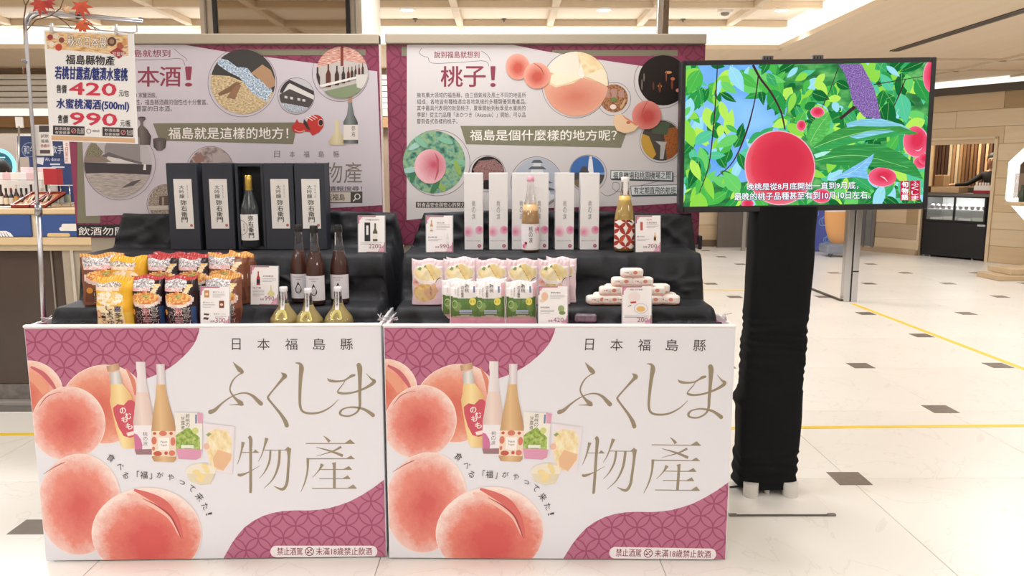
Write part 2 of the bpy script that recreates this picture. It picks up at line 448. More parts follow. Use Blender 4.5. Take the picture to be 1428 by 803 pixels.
# ============================================================ THE SETTING
TAPE = P('f2cf3c', .5, 0, .05); DARKSTONE = P('7c7066', .35, 0, .15, 30)
PLY = wood('pale_wood', 'e2cdb0', 'd2b894', .5, 7); PLY2 = wood('soffit_wood', 'e6d4bc', 'd6bfa0', .25, 5, axis='Y')
CEIL = wood('ceiling_panel', 'f1e6d6', 'e6d6c0', .4, 4); BEAM = P('e0cdb4', .5, 0, .04)
mb = MB(); mb.box(-12, 13, -5, 18, -.12, -.004, P('b8b0a2', .6), 0)
floor = mb.build('floor', kind='structure')
# polished marble slabs on a 1.06 m grid, then the small dark corner inserts
G = 1.06; GX = 1.64; GY = 3.52
tm = MB(); tm.box(-G / 2 + .0012, G / 2 - .0012, -G / 2 + .0012, G / 2 - .0012, -.004, 0, MARBLE, .0015); tmesh = tm.mesh('floor_tile')
for i in range(-6, 8):
    for j in range(-2, 12):
        o = bpy.data.objects.new('floor_tile', tmesh); C.objects.link(o); o.parent = floor
        o.location = (GX + (i + .5) * G, GY + (j + .5) * G, 0)
im = MB(); im.box(-.078, .078, -.078, .078, -.003, .0012, DARKSTONE); imesh = im.mesh('dark_insert')
spots = [(0, 0), (1, 1), (1, 2), (2, 2), (2, 3), (2, 4), (3, 4), (1, 5), (1, 6), (3, 3), (2, 5), (4, 5), (3, 6), (4, 6), (2, 7), (3, 7), (4, 7), (5, 6), (5, 7), (1, 7), (2, 8), (3, 8), (4, 8), (0, 7), (1, 8),
         (2, 9), (3, 9), (4, 9), (1, 9), (2, 10), (3, 10), (1, 10), (4, 3), (0, 2)]
for i, j in spots:
    o = bpy.data.objects.new('dark_insert', imesh); C.objects.link(o); o.parent = floor
    o.location = (GX + i * G * .985, GY + j * 1.09, .0004)
for x, y, sx, sy in ((-1.83, 3.035, 2.5, .85), (-1.92, 3.2, .9, .6)):
    o = bpy.data.objects.new('dark_insert', imesh); C.objects.link(o); o.parent = floor; o.location = (x, y, .0004); o.scale = (sx, sy, 1)
def tape(x0, y0, x1, y1, w, label):
    d = Vector((x1 - x0, y1 - y0, 0)); n = Vector((-d.y, d.x, 0)).normalized() * w / 2; a = Vector((x0, y0, 0)); b = Vector((x1, y1, 0))
    q = [a - n, b - n, b + n, a + n]; m = MB()
    m.add([(p.x, p.y, .0005) for p in q] + [(p.x, p.y, .0016) for p in q], [(4, 5, 6, 7), (0, 1, 5, 4), (1, 2, 6, 5), (2, 3, 7, 6), (3, 0, 4, 7)], TAPE)
    m.build('floor_tape', None, label, 'tape')
tape(-5.5, 4.13, 6.5, 4.36, .042, 'yellow tape line running sideways across the floor behind the carts')
tape(3.86, 8.5, 3.85, 2.4, .05, 'yellow tape line running away over the floor on the right')
tape(2.2, 9.55, 3.6, 9.45, .035, 'short faint yellow tape beyond the draped column')

# walls at the back and sides
mb = MB(); mb.box(-12, 13, 15.3, 15.5, 0, 3.4, P('cdb596', .6, 0, .05, 3)); wall = mb.build('wall_back', kind='structure')
pk = [wood('plank_a', 'dcc4a0', 'ccb28c', .8, 9), wood('plank_b', 'b59c74', 'a68c64', .8, 9), wood('plank_c', 'e4d0b0', 'd4bc98', .8, 9), wood('plank_d', 'c2ac8e', 'b29a7c', .8, 9)]
rnd = random.Random(4)
for r in range(7):
    x = 1.6 - rnd.random() * .6
    while x < 6.6:
        w = 1.1 + rnd.random() * .9; m = MB(); m.box(x, min(x + w, 6.62) - .006, 15.26, 15.3, .12 + r * .3, .12 + r * .3 + .294, pk[rnd.randrange(4)], .004)
        m.build('wood_plank', wall); x += w
mb = MB(); mb.box(1.0, 6.6, 15.2, 15.27, 0, .13, P('6e5a48', .5)); mb.build('baseboard_back', kind='structure')
mb = MB(); mb.box(-12, -11.8, -5, 15.3, 0, 3.4, P('cdb596', .6)); mb.build('wall_left', kind='structure')
mb = MB(); mb.box(12.8, 13, -5, 15.3, 0, 3.4, P('cdb596', .6)); mb.build('wall_right', kind='structure')
mb = MB(); mb.box(-12, 13, -5.2, -5, 0, 3.4, P('d8cdbd', .6)); mb.build('wall_front', kind='structure')
# ceiling: raised coffered field (z 3.25) left of x 3.41 and in front of y 9.9, lower wood soffit elsewhere (z 2.95)
ZC, ZS, XE, YE = 3.25, 2.95, 3.41, 9.9
mb = MB(); mb.box(-12, 13, -5, 15.5, ZC, ZC + .1, CEIL); ceil = mb.build('ceiling', kind='structure')
mb = MB(); mb.box(XE, 12.8, -5, 15.3, ZS, ZC - .002, PLY2); mb.box(-11.8, XE - .001, YE, 15.3, ZS, ZC - .002, PLY2); mb.build('trim_1', kind='structure', label='pale wood soffit around the raised ceiling')
COVE_GLOW = E('fff3e2', 1.25)  # emissive cove surface: glow of a hidden strip put into the fascia
mb = MB(); mb.box(XE - .03, XE - .002, -5, YE - .03, ZS + .05, ZC - .004, COVE_GLOW); mb.box(-11.8, XE - .002, YE - .03, YE - .002, ZS + .05, ZC - .004, COVE_GLOW)
mb.build('trim_2', kind='structure', label='cove fascia at the edge of the raised ceiling, glow put into its material')
mb = MB(); mb.box(XE - .05, XE + .0, -5, YE, ZS - .003, ZS + .05, BEAM); mb.box(-11.8, XE, YE - .05, YE, ZS - .003, ZS + .05, BEAM); mb.build('trim_3', kind='structure', label='wood edge below the lit cove')
for k in range(-9, 4):
    x = -.55 + 1.075 * k; m = MB(); m.box(x - .04, x + .04, -5, YE - .04, ZC - .07, ZC, BEAM, .006); m.build('ceiling_beam', ceil)
for k in range(-12, 2):
    y = 8.6 + 1.05 * k; m = MB(); m.box(-11.8, XE - .04, y - .04, y + .04, ZC - .075, ZC, BEAM, .006); m.build('ceiling_beam', ceil)
def downlight(x, y, z, pw, label):
    t = thing('downlight', label, 'light', (x, y, z), 0, 'recessed downlights')
    m = MB(); m.lathe([(.075, -.0), (.085, -.006), (.09, -.004), (.09, 0)], P('f2ece2', .4), 24, cap=False); m.build('trim_ring', t)
    m = MB(); m.lathe([(.0001, -.003), (.072, -.003)], E('fff6e6', 8), 24, cap=False); m.build('lens', t)
    l = bpy.data.lights.new('downlight_lamp', 'SPOT'); l.energy = pw; l.spot_size = R(110); l.spot_blend = .6; l.shadow_soft_size = .07; l.color = (1, .95, .87)
    o = bpy.data.objects.new('downlight_lamp', l); C.objects.link(o); o.location = (x, y, z - .02)
downlight(-1.11, 9.07, ZC, 60, 'round ceiling downlight above the left poster board')
downlight(1.1, 9.05, ZC, 60, 'round ceiling downlight above the right poster board')
downlight(3.1, 9.05, ZC, 60, 'round ceiling downlight above the television')
downlight(-5.05, 9.2, ZC, 60, 'round ceiling downlight in the top left corner above the maple branch')
downlight(7.35, 10.6, ZS, 60, 'small soffit downlight at the right near the octagonal frame')
t = thing('smoke_detector', 'round white smoke detector on the ceiling beside the dark ceiling post', 'detector', tuple(at(1011, 17, 9.0)[:2]) + (ZC,))
m = MB(); m.lathe([(.085, 0), (.09, -.02), (.07, -.035), (.05, -.04)], P('ece6dc', .5), 20); m.build('base', t)
m = MB(); m.lathe([(.05, -.038), (.045, -.06), (.02, -.07)], P('8f8a84', .5), 16); m.build('sensor', t)
for px, py, lb in ((583, 40, 'small round sprinkler on the ceiling above the left board edge'), (703, 40, 'tiny dark sprinkler on the ceiling above the right board'), (945, 40, 'tiny dark sprinkler right of the metal ceiling post'), (212, 34, 'tiny sprinkler on the ceiling right of the hanging price sign')):
    p = at(px, py, 9.84); m = MB(); m.lathe([(.03, ZC), (.028, ZC - .01), (.008, ZC - .02), (.009, ZC - .04)], P('6d665e', .4, .5), 10, cx=p.x, cy=9.55)
    m.build('sprinkler', None, lb, 'sprinkler')
# black track in the soffit and louvres on the left
tx = lambda px, py: at(px, py, 1)
mb = MB(); mb.box(4.78, 4.90, -3, 9.95, ZS - .012, ZS + .01, P('5a534d', .35, .4, .1)); mb.box(4.815, 4.865, -3, 9.95, ZS - .014, ZS - .011, P('2c2927', .4)); mb.build('trim_4', kind='structure', label='dark slot track in the wood soffit')
mb = MB(); mb.box(5.6, 12.7, 10.6, 10.68, ZS - .03, ZS, BEAM); mb.box(5.3, 12.7, 11.7, 11.78, ZS - .03, ZS, BEAM); mb.box(7.9, 8.0, 5.5, 13, ZS - .03, ZS, BEAM); mb.box(6.6, 6.7, 9.5, 13, ZS - .03, ZS, BEAM); mb.build('trim_5', kind='structure', label='wood battens on the right soffit')
LV = P('f2eee8', .3, 0, .03); YL = 11.7
mb = MB(); mb.box(-11.8, 0.5, YL, YL + .1, 0, ZS - .001, P('8d7a67', .6, 0, .1, 3)); wl = mb.build('trim_6', kind='structure', label='rear shop wall at the left')
for k in range(6):
    z = 2.86 - k * .083; m = MB(); m.box(-11.7, -.2, YL - .06, YL - .01, z - .07, z, LV, .01); m.build('louvre_slat', wl)
m = MB(); m.box(-11.7, -.2, YL - .05, YL, 2.27, 2.37, E('fff3e2', 1.1)); m.build('light_strip', wl)
m = MB(); m.box(-11.7, -.2, YL - .14, YL - .055, 2.1, 2.25, wood('brown_band', 'a98359', '8b6844', .5, 8)); m.build('fascia_board', wl)

# planked wall on the right, running obliquely, with the snack counter opening
A = Vector((6.72, 14.32, 0)); B = Vector((9.6, 9.75, 0)); dv = (B - A).normalized(); ang = math.atan2(dv.y, dv.x); LW = (B - A).length
def wallpt(px):     # distance along the wall under a column of the picture
    d = ray(px, 300); a = math.atan2(d.x, d.y); lo, hi = 0, LW
    for _ in range(40):
        mid = (lo + hi) / 2; p = A + dv * mid
        if math.atan2(p.x, p.y) < a: lo = mid
        else: hi = mid
    return lo
s0, s1, s2 = wallpt(1222), wallpt(1285), wallpt(1379)
WM = Matrix.Translation(A) @ Matrix.Rotation(ang, 4, 'Z')      # local x along the wall, -y towards the hall
wr = bpy.data.objects.new('wall_right', None); C.objects.link(wr); wr.matrix_world = WM; wr.name = 'wall_right_planked'; wr['kind'] = 'structure'
HZ = 1.98
m = MB(); m.box(-.4, s1, .03, .12, 0, 2.72, P('9d8467', .6)); m.box(s2, LW, .03, .12, 0, 2.72, P('9d8467', .6)); m.box(s1, s2, .03, .12, HZ, 2.72, P('9d8467', .6)); m.build('backing', wr)
rnd = random.Random(11); rh = 2.72 / 10
for r in range(10):
    z0 = r * rh
    segs = [(s0, LW)] if z0 + rh > HZ + .1 else [(s0, s1 - .04), (s2 + .05, LW)]
    for a, b in segs:
        x = a
        while x < b - .02:
            w = min(.5 + rnd.random() * 1.3, b - x)
            if b - x - w < .15: w = b - x
            m = MB(); m.box(x + .002, x + w - .002, -.004 - rnd.random() * .006, .03, z0 + .002, z0 + rh - .002, pk[rnd.choice((0, 0, 1, 2, 2, 3))], .003); m.build('wood_plank', wr); x += w
m = MB(); m.box(s0 - .35, s1, -.03, -.005, 0, .1, pk[3]); m.build('skirting', wr)
m = MB(); m.box(s1 - .04, s1, -.03, .12, 0, HZ + .03, pk[2]); m.box(s2, s2 + .05, -.03, .12, 0, HZ + .03, pk[2]); m.box(s1 - .04, s2 + .05, -.03, .12, HZ, HZ + .04, pk[2]); m.build('door_frame', wr)
m = MB(); m.box(s0 - 1.2, LW, -.06, .1, 2.72, 2.84, P('5b524a', .5)); m.build('dark_band', wr)
m = MB(); m.box(s0 + .15, LW, .0, .06, 2.845, 2.95, COVE_GLOW); m.build('light_cove', wr)
# shop front with glass doors left of the planks
for x in (s0 - .38, s0 - .2, s0 - .02):
    m = MB(); m.box(x - .02, x + .02, -.05, .02, 0.08, 2.7, P('a8a29a', .3, .6)); m.build('door_post', wr)
m = MB(); m.box(s0 - .38, s0, -.02, .0, .1, 2.65, P('8f8f88', .15, 0, .2, 3)); m.build('door_glass', wr)
# room behind the opening: slatted curtain
def inpt(px, dep): return onplane(px, 300, (WM @ Matrix.Translation((0, dep, 0))).inverted())[0]
bk = MB(); bk.box(s1 - 1.5, s2 + 3.5, 2.1, 2.15, 0, 2.7, P('2a211c', .7)); bk.build('room_back', wr)
cs = [P(c, .6, 0, .1) for c in ('6d4a34', 'a98560', '4a3328', 'c9a77c', '83603f', 'd8c6a8', '5d3e30')]
sa, sb = inpt(1288, 1.9), inpt(1388, 1.9); sn = 20
for k in range(sn):
    x = sa + k * (sb - sa) / sn; m = MB(); m.box(x, x + (sb - sa) / sn * .68, 1.9, 1.96, 1.0, 2.35, cs[(k * 3 + k // 4) % 7], .004); m.build('wood_slat', wr)
for k in range(3):
    m = MB(); m.box(inpt(1320 + k * 22, .5), inpt(1320 + k * 22, .5) + .08, .5, .58, 1.93, 1.95, E('ffe7c0', 5)); m.build('lamp_lens', wr)
l = bpy.data.lights.new('kiosk_lamp', 'AREA'); l.energy = 40; l.size = .8; l.color = (1, .86, .66); o = bpy.data.objects.new('kiosk_lamp', l); C.objects.link(o)
o.location = WM @ Vector((inpt(1340, 1.2), 1.2, 2.45))

def on_wall(name, label, cat, x, y, z=0, rz=0):
    return thing(name, label, cat, tuple(WM @ Vector((x, y, z))), ang + rz)
# display fridge
FW = s2 - s1 - .06; t = on_wall('display_fridge', 'black display fridge with lit glass front set in the planked wall opening', 'fridge', s1 + .03, -.02)
m = MB(); m.box(0, FW, .04, .6, .03, .62, BLACKM, .008); m.box(0, .035, .04, .6, .62, 1.05, BLACKM); m.box(FW - .035, FW, .04, .6, .62, 1.05, BLACKM)
m.box(0, FW, .04, .6, 1.05, 1.10, P('88837d', .3, .6), .005); m.box(.035, FW - .035, .55, .6, .62, 1.05, P('d8d8d4', .5)); m.build('body', t)
m = MB()
for a, b in ((.035, FW / 2 - .012), (FW / 2 + .012, FW - .035)):
    m.box(a, b, .02, .035, .64, 1.04, thin_glass('fridge_glass', 'e6eeee', .15))
m.build('door_glass', t)
m = MB()
for x in (.03, FW / 2 - .018, FW - .05): m.box(x, x + .03, .015, .04, .62, 1.05, BLACKM)
m.box(.03, FW - .02, .015, .04, .62, .65, BLACKM); m.box(.03, FW - .02, .015, .04, 1.03, 1.05, BLACKM); m.build('door_frame', t)
m = MB(); m.box(.04, FW - .04, .06, .5, .82, .83, P('e8eef0', .2)); m.build('shelf', t)
m = MB(); m.box(.05, FW - .05, .08, .1, 1.035, 1.045, E('f4faff', 14)); m.build('lamp', t)
m = MB(); m.box(FW - .14, FW - .02, .03, .04, .57, .6, P('c8c8c8', .4)); m.build('name_plate', t)
for x in (.04, .14, FW - .2):
    m = MB(); m.lathe([(.02, 0), (.02, .03)], P('8a8a88', .4, .5), 10, cx=x, cy=.08); m.build('caster', t)
l = bpy.data.lights.new('fridge_lamp', 'AREA'); l.shape = 'RECTANGLE'; l.size = FW - .12; l.size_y = .1; l.energy = 5; ol = bpy.data.objects.new('fridge_lamp', l); C.objects.link(ol); ol.location = WM @ Vector((s1 + .03 + FW / 2, .18, 1.03)); ol.rotation_euler = (0, 0, ang)
fp = WM @ Vector((s1 + .03, -.02, 0)); FM = Matrix.Translation(fp) @ Matrix.Rotation(ang, 4, 'Z')
first = None
for k in range(10):
    if first is None:
        first = thing('dessert_cup', 'small white-topped dessert cup, leftmost of ten on the fridge shelf', 'dessert', (0, 0, 0), 0, 'dessert cups in the fridge')
        m = MB(); m.lathe([(.022, 0), (.032, .05), (.033, .055)], P('4a2f24', .4), 14); m.build('cup', first)
        m = MB(); m.lathe([(.033, .052), (.03, .07), (.015, .082), (.002, .085)], P('f6f4f0', .5), 14); m.build('topping', first); c = first
    else: c = dup(first, label='small white-topped dessert cup, ' + ('', 'second', 'third', 'fourth', 'fifth', 'sixth', 'seventh', 'eighth', 'ninth', 'last')[k] + ' of ten from the left on the fridge shelf')
    c.location = FM @ Vector((.1 + (k % 10) * (FW - .2) / 9, .12, .831))
for k in range(4):
    m = MB(); m.box(0, FW / 5, 0, .2, 0, .06 + .02 * (k % 2), P(('f2f1ec', 'e6e4da', 'f7f6f2', 'cfe0c8')[k], .5), .004)
    m.build('cake_box', None, ('long white cake box at the left of the fridge floor', 'cream cake box second from the left on the fridge floor', 'white cake box third from the left on the fridge floor', 'pale green cake box at the right end of the fridge floor')[k], 'box', loc=tuple(FM @ Vector((.06 + k * (FW - .1) / 4, .12, .621))), rot=(0, 0, ang))
m = MB(); m.box(.05, FW * .5, .1, .4, 0, .1, P('c4a37c', .6), .005); m.build('wooden_crate', None, 'brown wooden crate on top of the display fridge', 'crate', loc=tuple(FM @ Vector((0, 0, 1.101))), rot=(0, 0, ang))
t = on_wall('snack_rack', 'white snack rack with red base on top of the fridge at the right', 'rack', s1 + .03 + FW * .72, .1, 1.101)
m = MB(); m.box(0, FW * .27, 0, .2, .05, .13, P('efe9e0', .5), .005); m.build('tray', t)
m = MB(); m.box(0, FW * .27, -.005, .2, 0, .05, P('a5303a', .5), .003); m.build('base', t)
for k in range(5):
    m = MB(); m.box(.02 + k * .045, .045 + k * .045, .02, .04, .13, .18, P('f1e6dc', .5)); m.build('snack_stick', t)
m = MB(); m.box(0.02, .18, -.1, .1, 0, .2, P('d8b489', .6), .005); m.build('paper_box', None, 'tan paper box behind the fridge at the left of the opening', 'box', loc=tuple(WM @ Vector((inpt(1302, .8), .8, 1.201))), rot=(0, 0, ang))
m = MB(); m.box(0, inpt(1390, .8) - inpt(1280, .8), .65, .9, 0, 1.2, P('54402f', .5), .01); m.build('kiosk_counter', None, 'dark wooden counter inside the opening behind the fridge', 'counter', loc=tuple(WM @ Vector((inpt(1280, .8), 0, 0))), rot=(0, 0, ang))

# octagonal lit frame and wooden platform at the right edge
oc = at(1474, 252, 10.6); t = thing('octagonal_frame', 'large white glowing octagonal window frame cut by the right picture edge', 'frame', (oc.x, 10.6, oc.z))
ro, ri = .66, .565; m = MB(); v = []; 
for k in range(8):
    a = R(22.5 + 45 * k)
    for rr, y in ((ro, 0), (ri, 0), (ri, .12), (ro, .12)): v.append((rr * math.cos(a), y, rr * math.sin(a)))
f = []
for k in range(8):
    a, b = k * 4, ((k + 1) % 8) * 4
    for i in range(4): f.append((a + i, b + i, b + (i + 1) % 4, a + (i + 1) % 4))
m.add(v, f, E('fffaf2', 1.3)); m.build('rim', t)
m = MB(); m.prism([(ri * math.cos(R(22.5 + 45 * k)), ri * math.sin(R(22.5 + 45 * k))) for k in range(8)], .1, .12, P('5d4c3f', .6)); m.build('back_panel', t)
m = MB(); m.box(-.63, .4, -.22, .1, -.335, -.285, pk[0], .005); m.build('wall_shelf', None, 'pale wooden shelf running through the octagonal frame', 'shelf', loc=(oc.x, 10.6, oc.z))
m = MB(); m.lathe([(.035, 0), (.038, .12), (.015, .17), (.013, .23)], P('3a4a3a', .2), 14); m.build('wine_bottle', None, 'dark green bottle on the wooden shelf in the octagonal frame', 'bottle', loc=(oc.x - .48, 10.57, oc.z - .284))
m = MB(); m.box(-.58, 0, .0, .08, -.27, .1, P('8d7a68', .6)); m.build('frame_bracket', t)
p = gnd(1393, 392); t = thing('wooden_platform', 'low stepped wooden platform at the right edge of the floor', 'platform', (p.x, p.y, 0))
m = MB(); m.box(0, 1.6, 0, .5, 0, .07, pk[0], .006); m.build('lower_step', t); m = MB(); m.box(.2, 1.6, .08, .6, .071, .15, pk[2], .006); m.build('upper_step', t)

# chrome post with glass panel, blue stand and orange wheeled cart behind the television
p = gnd(1183, 420); t = thing('chrome_post', 'square mirror-chrome post standing on the floor behind the television', 'post', (p.x, p.y, 0))
m = MB(); m.box(-.075, -.008, -.05, .05, 0, 2.2, CHROME, .003); m.build('left_half', t); m = MB(); m.box(.008, .075, -.05, .05, 0, 2.2, CHROME, .003); m.build('right_half', t)
m = MB(); m.box(-.009, .009, -.03, .04, 0, 2.2, P('2b2624', .5)); m.build('dark_joint', t)
m = MB(); m.box(.0, .075, -.052, -.049, .34, .355, P('3a3633', .5)); m.build('seam', t)
q = gnd(1128, 402); m = MB(); d = Vector((q.x - p.x + .07, q.y - p.y, 0)); L = d.length; m.box(0, L * 1.9, -.006, .006, .02, 2.15, thin_glass('clear_partition', 'dfeaea', .05)); m.box(0, L * 1.9, -.015, .015, 0, .02, P('5b554e', .4, .5))
m.build('glass_partition', None, 'clear glass partition with a dark floor rail running back from the chrome post', 'partition', loc=(p.x - .08, p.y, 0), rot=(0, 0, math.atan2(d.y, d.x)))
p = gnd(1128, 351); t = thing('blue_display_panel', 'tall royal blue display panel with pale cloud drawings under the television', 'display', (p.x, p.y, 0))
m = MB(); m.box(-.45, .52, 0, .3, 0, 1.75, P('1a3cc0', .4, 0, .1, 3), .06); m.build('panel', t)
pr = Print(); WB = I('6ea0e0')
for cx, cz, s_ in ((.2, .95, .1), (.3, .55, .12), (.05, .7, .07), (.35, .22, .08)):
    for dx, dz, k in ((-.6, 0, .6), (0, .2, .8), (.7, 0, .6)): pr.ring(WB, cx + dx * s_, cz + dz * s_, k * s_, .012, n=20)
for a in range(4): pr.disc(I('e8e6f2'), .32 + .05 * math.cos(R(90 * a)), 1.0 + .05 * math.sin(R(90 * a)), .04, n=12)
pr.build('printed_clouds', t)
p = gnd(1166, 358); t = thing('orange_ride_cart', 'orange and white rounded figure sign on a small grey wheeled base', 'sign', (p.x, p.y, 0))
m = MB(); m.grid(24, 16, lambda i, j: (.06 + .26 * math.cos(2 * math.pi * i / 24) * math.sin(math.pi * j / 16), .1 + .14 * math.sin(2 * math.pi * i / 24) * math.sin(math.pi * j / 16), .78 - .62 * math.cos(math.pi * j / 16)), P('e8a254', .5), closed=True,
          matfn=lambda u, v: P('ece6e0', .5) if .5 < v < .58 else P('e8a254', .5)); m.build('body', t)
m = MB(); m.box(-.2, .3, -.1, .3, .06, .22, P('7f8699', .4), .03); m.build('base', t)
for x in (-.12, .22): m = MB(); m.lathe([(.04, -.02), (.04, .02)], BLACKM, 12, M=Matrix.Translation((x, -.05, .04)) @ Matrix.Rotation(R(90), 4, 'X')); m.build('wheel', t)
m = MB(); m.box(0, .07, 0, .07, 0, 2.3, STEEL, .004); m.build('metal_post', None, 'thin steel post far behind the draped column', 'post', loc=tuple(gnd(1034, 350)))
m = MB(); m.box(0, .8, 0, .06, .0, 1.9, P('6f665e', .4)); m.build('shop_door', None, 'dark grey shop door far back just right of the black cloth', 'door', loc=tuple(gnd(1000, 345)))

# mirrored column above the left board, ceiling post above the right one
cx0, cx1 = at(278, 20, 6.0).x, at(504, 20, 6.0).x
t = thing('mirrored_column', 'wide mirror-clad column rising behind the left poster board', 'column', ((cx0 + cx1) / 2, 6.0, 0)); hw = (cx1 - cx0) / 2
MIR = P('bdb2a6', .03, 1, .0, 2)
m = MB(); m.box(-hw, hw, .01, .9, 0, ZC - .001, P('c2b7a8', .4, 0, .04)); m.build('core', t)
m = MB(); m.box(-hw + .14, hw - .09, -.004, .01, 0, ZC - .002, MIR); m.build('mirror_panel', t)
for x, w, mt in ((-hw + .115, .03, BLACKM), (hw - .1, .03, BLACKM), (-hw + .045, .012, P('8b8177', .4)), (hw - .045, .012, P('8b8177', .4))):
    m = MB(); m.box(x - w / 2, x + w / 2, -.01, .012, 0, ZC - .002, mt); m.build('dark_trim', t)
a = at(924, 20, 6.5); t = thing('metal_post', 'dark bronze metal post reaching the ceiling above the right poster board', 'post', (a.x, 6.5, 0))
m = MB(); m.box(-.045, -.005, -.03, .03, 0, ZC - .001, CHROME, .002); m.build('bright_side', t); m = MB(); m.box(-.004, .045, -.035, .03, 0, ZC - .001, P('7d6f62', .3, .7), .002); m.build('bronze_side', t)
# ============================================================ THE TWO CARTS
CH = .903
PINK = shippo('pink_shippo', 'bb718d', 'a04f70', .0475, .0026, .012, .01)
PK2 = I('b1627f'); GOLD = I('9b8e78'); INK = I('4a4440'); WINE = I('8a3a4e'); LILAC = P('e9e8ef', .4, 0, .01, 3, .35)
peachA = radial('peach_a', 'd4635f', 'f7e2da', .0, -.05, .15, 1.12, .42, mid='e78f80')
peachB = radial('peach_b', 'd97464', 'f6dacd', -.1, -.1, .2, 1.15, .4, mid='e99a82')
peachC = radial('peach_c', 'd65f5c', 'f9e6de', .05, -.2, .3, 1.14, .42, mid='e58878')
SL = [((65, 783), (539, 779)), ((543, 779), (1011, 780))]
CARTS = []
for k, (l, r) in enumerate(SL):
    a, b = gnd(*l), gnd(*r); w = (b - a).length; an = math.atan2((b - a).y, (b - a).x) + (R(.55) if k == 0 else R(-.3))
    M = Matrix.Translation(a) @ Matrix.Rotation(an, 4, 'Z')
    c = thing('display_cart', ('white-lipped display cart with printed peach front at the left, holding ramen and sake', 'white-lipped display cart with printed peach front at the right, beside the draped column')[k], 'cart', tuple(a), an, 'promotion carts')
    CARTS.append((c, M, w))
CW = CARTS[0][2]; Mi = CARTS[0][1].inverted()
def make_cart(c, w):
    D = .62; wp = P('f1eff0', .4, 0, .02)
    m = MB(); m.box(0, .012, .004, D, .03, CH, wp, .002); m.box(w - .012, w, .004, D, .03, CH, wp, .002); m.box(.012, w - .012, D - .012, D, .03, CH, wp, .002)
    m.box(.012, w - .012, .004, D - .012, .03, .05, wp); m.build('body', c)
    fp = MB().box(0, w, -.004, .004, .005, CH - .006, LILAC, .002).build('front_panel', c)
    m = MB(); m.box(-.003, w + .003, -.008, .014, CH - .006, CH + .004, P('faf8f6', .3, 0, .01), .003); m.build('top_lip', c)
    m = MB(); m.box(.012, w - .012, .014, D - .012, CH - .034, CH - .021, P('c25573', .7, 0, .1, 20), .0)
    m.build('pink_lining', c)
    for x in (.08, w - .08):
        for y in (.08, D - .08):
            m = MB(); m.lathe([(.022, -.012), (.022, .012)], BLACKM, 14, M=Matrix.Translation((x, y, .016 + .006)) @ Matrix.Rotation(R(90), 4, 'X')); m.build('caster', c)
    return fp
fpan = make_cart(CARTS[0][0], CW)
pr = Print(pre=lambda x, y: onplane(x, y, Mi), rect=(.003, CW - .003, .0065, CH - .009), off=.0046, step=.00007)
def fold(x, y, s, org): return (org[0] + x / s, org[1] + y / s)
# pink field, top left
pr.poly(PINK, [(30, 450), (280, 450), (278, 462), (275, 472), (270, 481), (264, 489), (256, 497), (246, 506), (236, 513), (226, 518.7), (214, 524), (203, 528), (191, 530), (150, 560), (80, 575), (30, 575)], 0)
pr.poly(PINK, [(308, 792), (313, 776), (318, 767), (325, 755), (333, 744), (341, 735), (352, 726.5), (366, 719), (380, 714.5), (395, 711.8), (412, 710.8), (430, 711), (446, 709.8), (460, 707.5), (474, 703.5), (488, 698.5), (505, 689.5), (520, 680), (545, 661), (550, 792)], 0)
pr.build('printed_pattern', fpan)
# peaches
def peach(mat, cx, cy, rx, ry, seed, crease, lay):
    pr.poly(I('f9e4dc'), ell(cx, cy, rx * 1.015, ry * 1.015, 48, 0, .012, seed), lay)
    pr.poly(mat, ell(cx, cy, rx, ry, 48, 0, .012, seed), lay + 1)
    for k, (mt, pts) in enumerate(crease): pr.stroke(mt, pts, lay + 2 + k, cap=False)
    pr.build('printed_peach', fpan)
DK = I('b8504e'); LT = I('f7d9ce')
peach(peachB, 42, 548, 46, 46, 1, [(I('c96a72'), [(44, 511, 3), (60, 520, 6), (72, 533, 6), (80, 545, 2)]), (I('e9a286'), [(40, 522, 8), (55, 532, 14), (64, 548, 8)])], 1)
peach(peachB, 146, 563, 58, 55, 2, [(I('de8a78'), [(176, 512, 1), (186, 530, 6), (190, 550, 3)])], 4)
peach(peachA, 96, 590, 51, 51, 3, [(I('b36a5c'), [(56, 566, .5), (66, 553, 1.4), (80, 547, .6), (86, 547, .5)])], 8)
peach(peachA, 112, 702, 58, 69, 4, [(I('b36a5c'), [(62, 660, .5), (76, 651, 1.4), (88, 645, 1.5), (92, 644, .6)])], 12)
peach(peachC, 206, 742, 76.5, 61.5, 5, [(I('f2c4b6'), [(178, 688, 3), (198, 695, 7), (220, 707, 7), (238, 722, 4), (250, 745, 1)]), (I('d9706a'), [(188, 682, 3), (208, 690, 9), (228, 701, 12), (243, 718, 10), (252, 736, 5), (256, 750, 1)]), (I('ad4a4c'), [(200, 694, .6), (220, 704, 1.8), (238, 718, 2.4), (247, 734, 2.2), (254, 750, .6)])], 16)
# bottles and bags
S4 = 4.014; OB = (140, 490)
def B(pts): return [(OB[0] + x / S4, OB[1] + y / S4) for x, y in pts]
def vgrad(name, a, b, c=None):   # glass-like print, lighter towards the middle
    if name in MATS: return MATS[name]
    m, nt, bs = base(name); uv = N(nt, 'ShaderNodeTexCoord'); sp = N(nt, 'ShaderNodeSeparateXYZ'); nt.links.new(uv.outputs['UV'], sp.inputs[0])
    cr = N(nt, 'ShaderNodeValToRGB'); nt.links.new(mth(nt, 'MULTIPLY', mth(nt, 'ADD', sp.outputs[0], 1), .5), cr.inputs[0])
    cr.color_ramp.elements[0].color = lin(a); cr.color_ramp.elements[1].color = lin(c or a); e = cr.color_ramp.elements.new(.45); e.color = lin(b)
    nt.links.new(cr.outputs[0], bs.inputs['Base Color']); bs.inputs['Roughness'].default_value = .42; MATS[name] = m; return m
L0 = 21
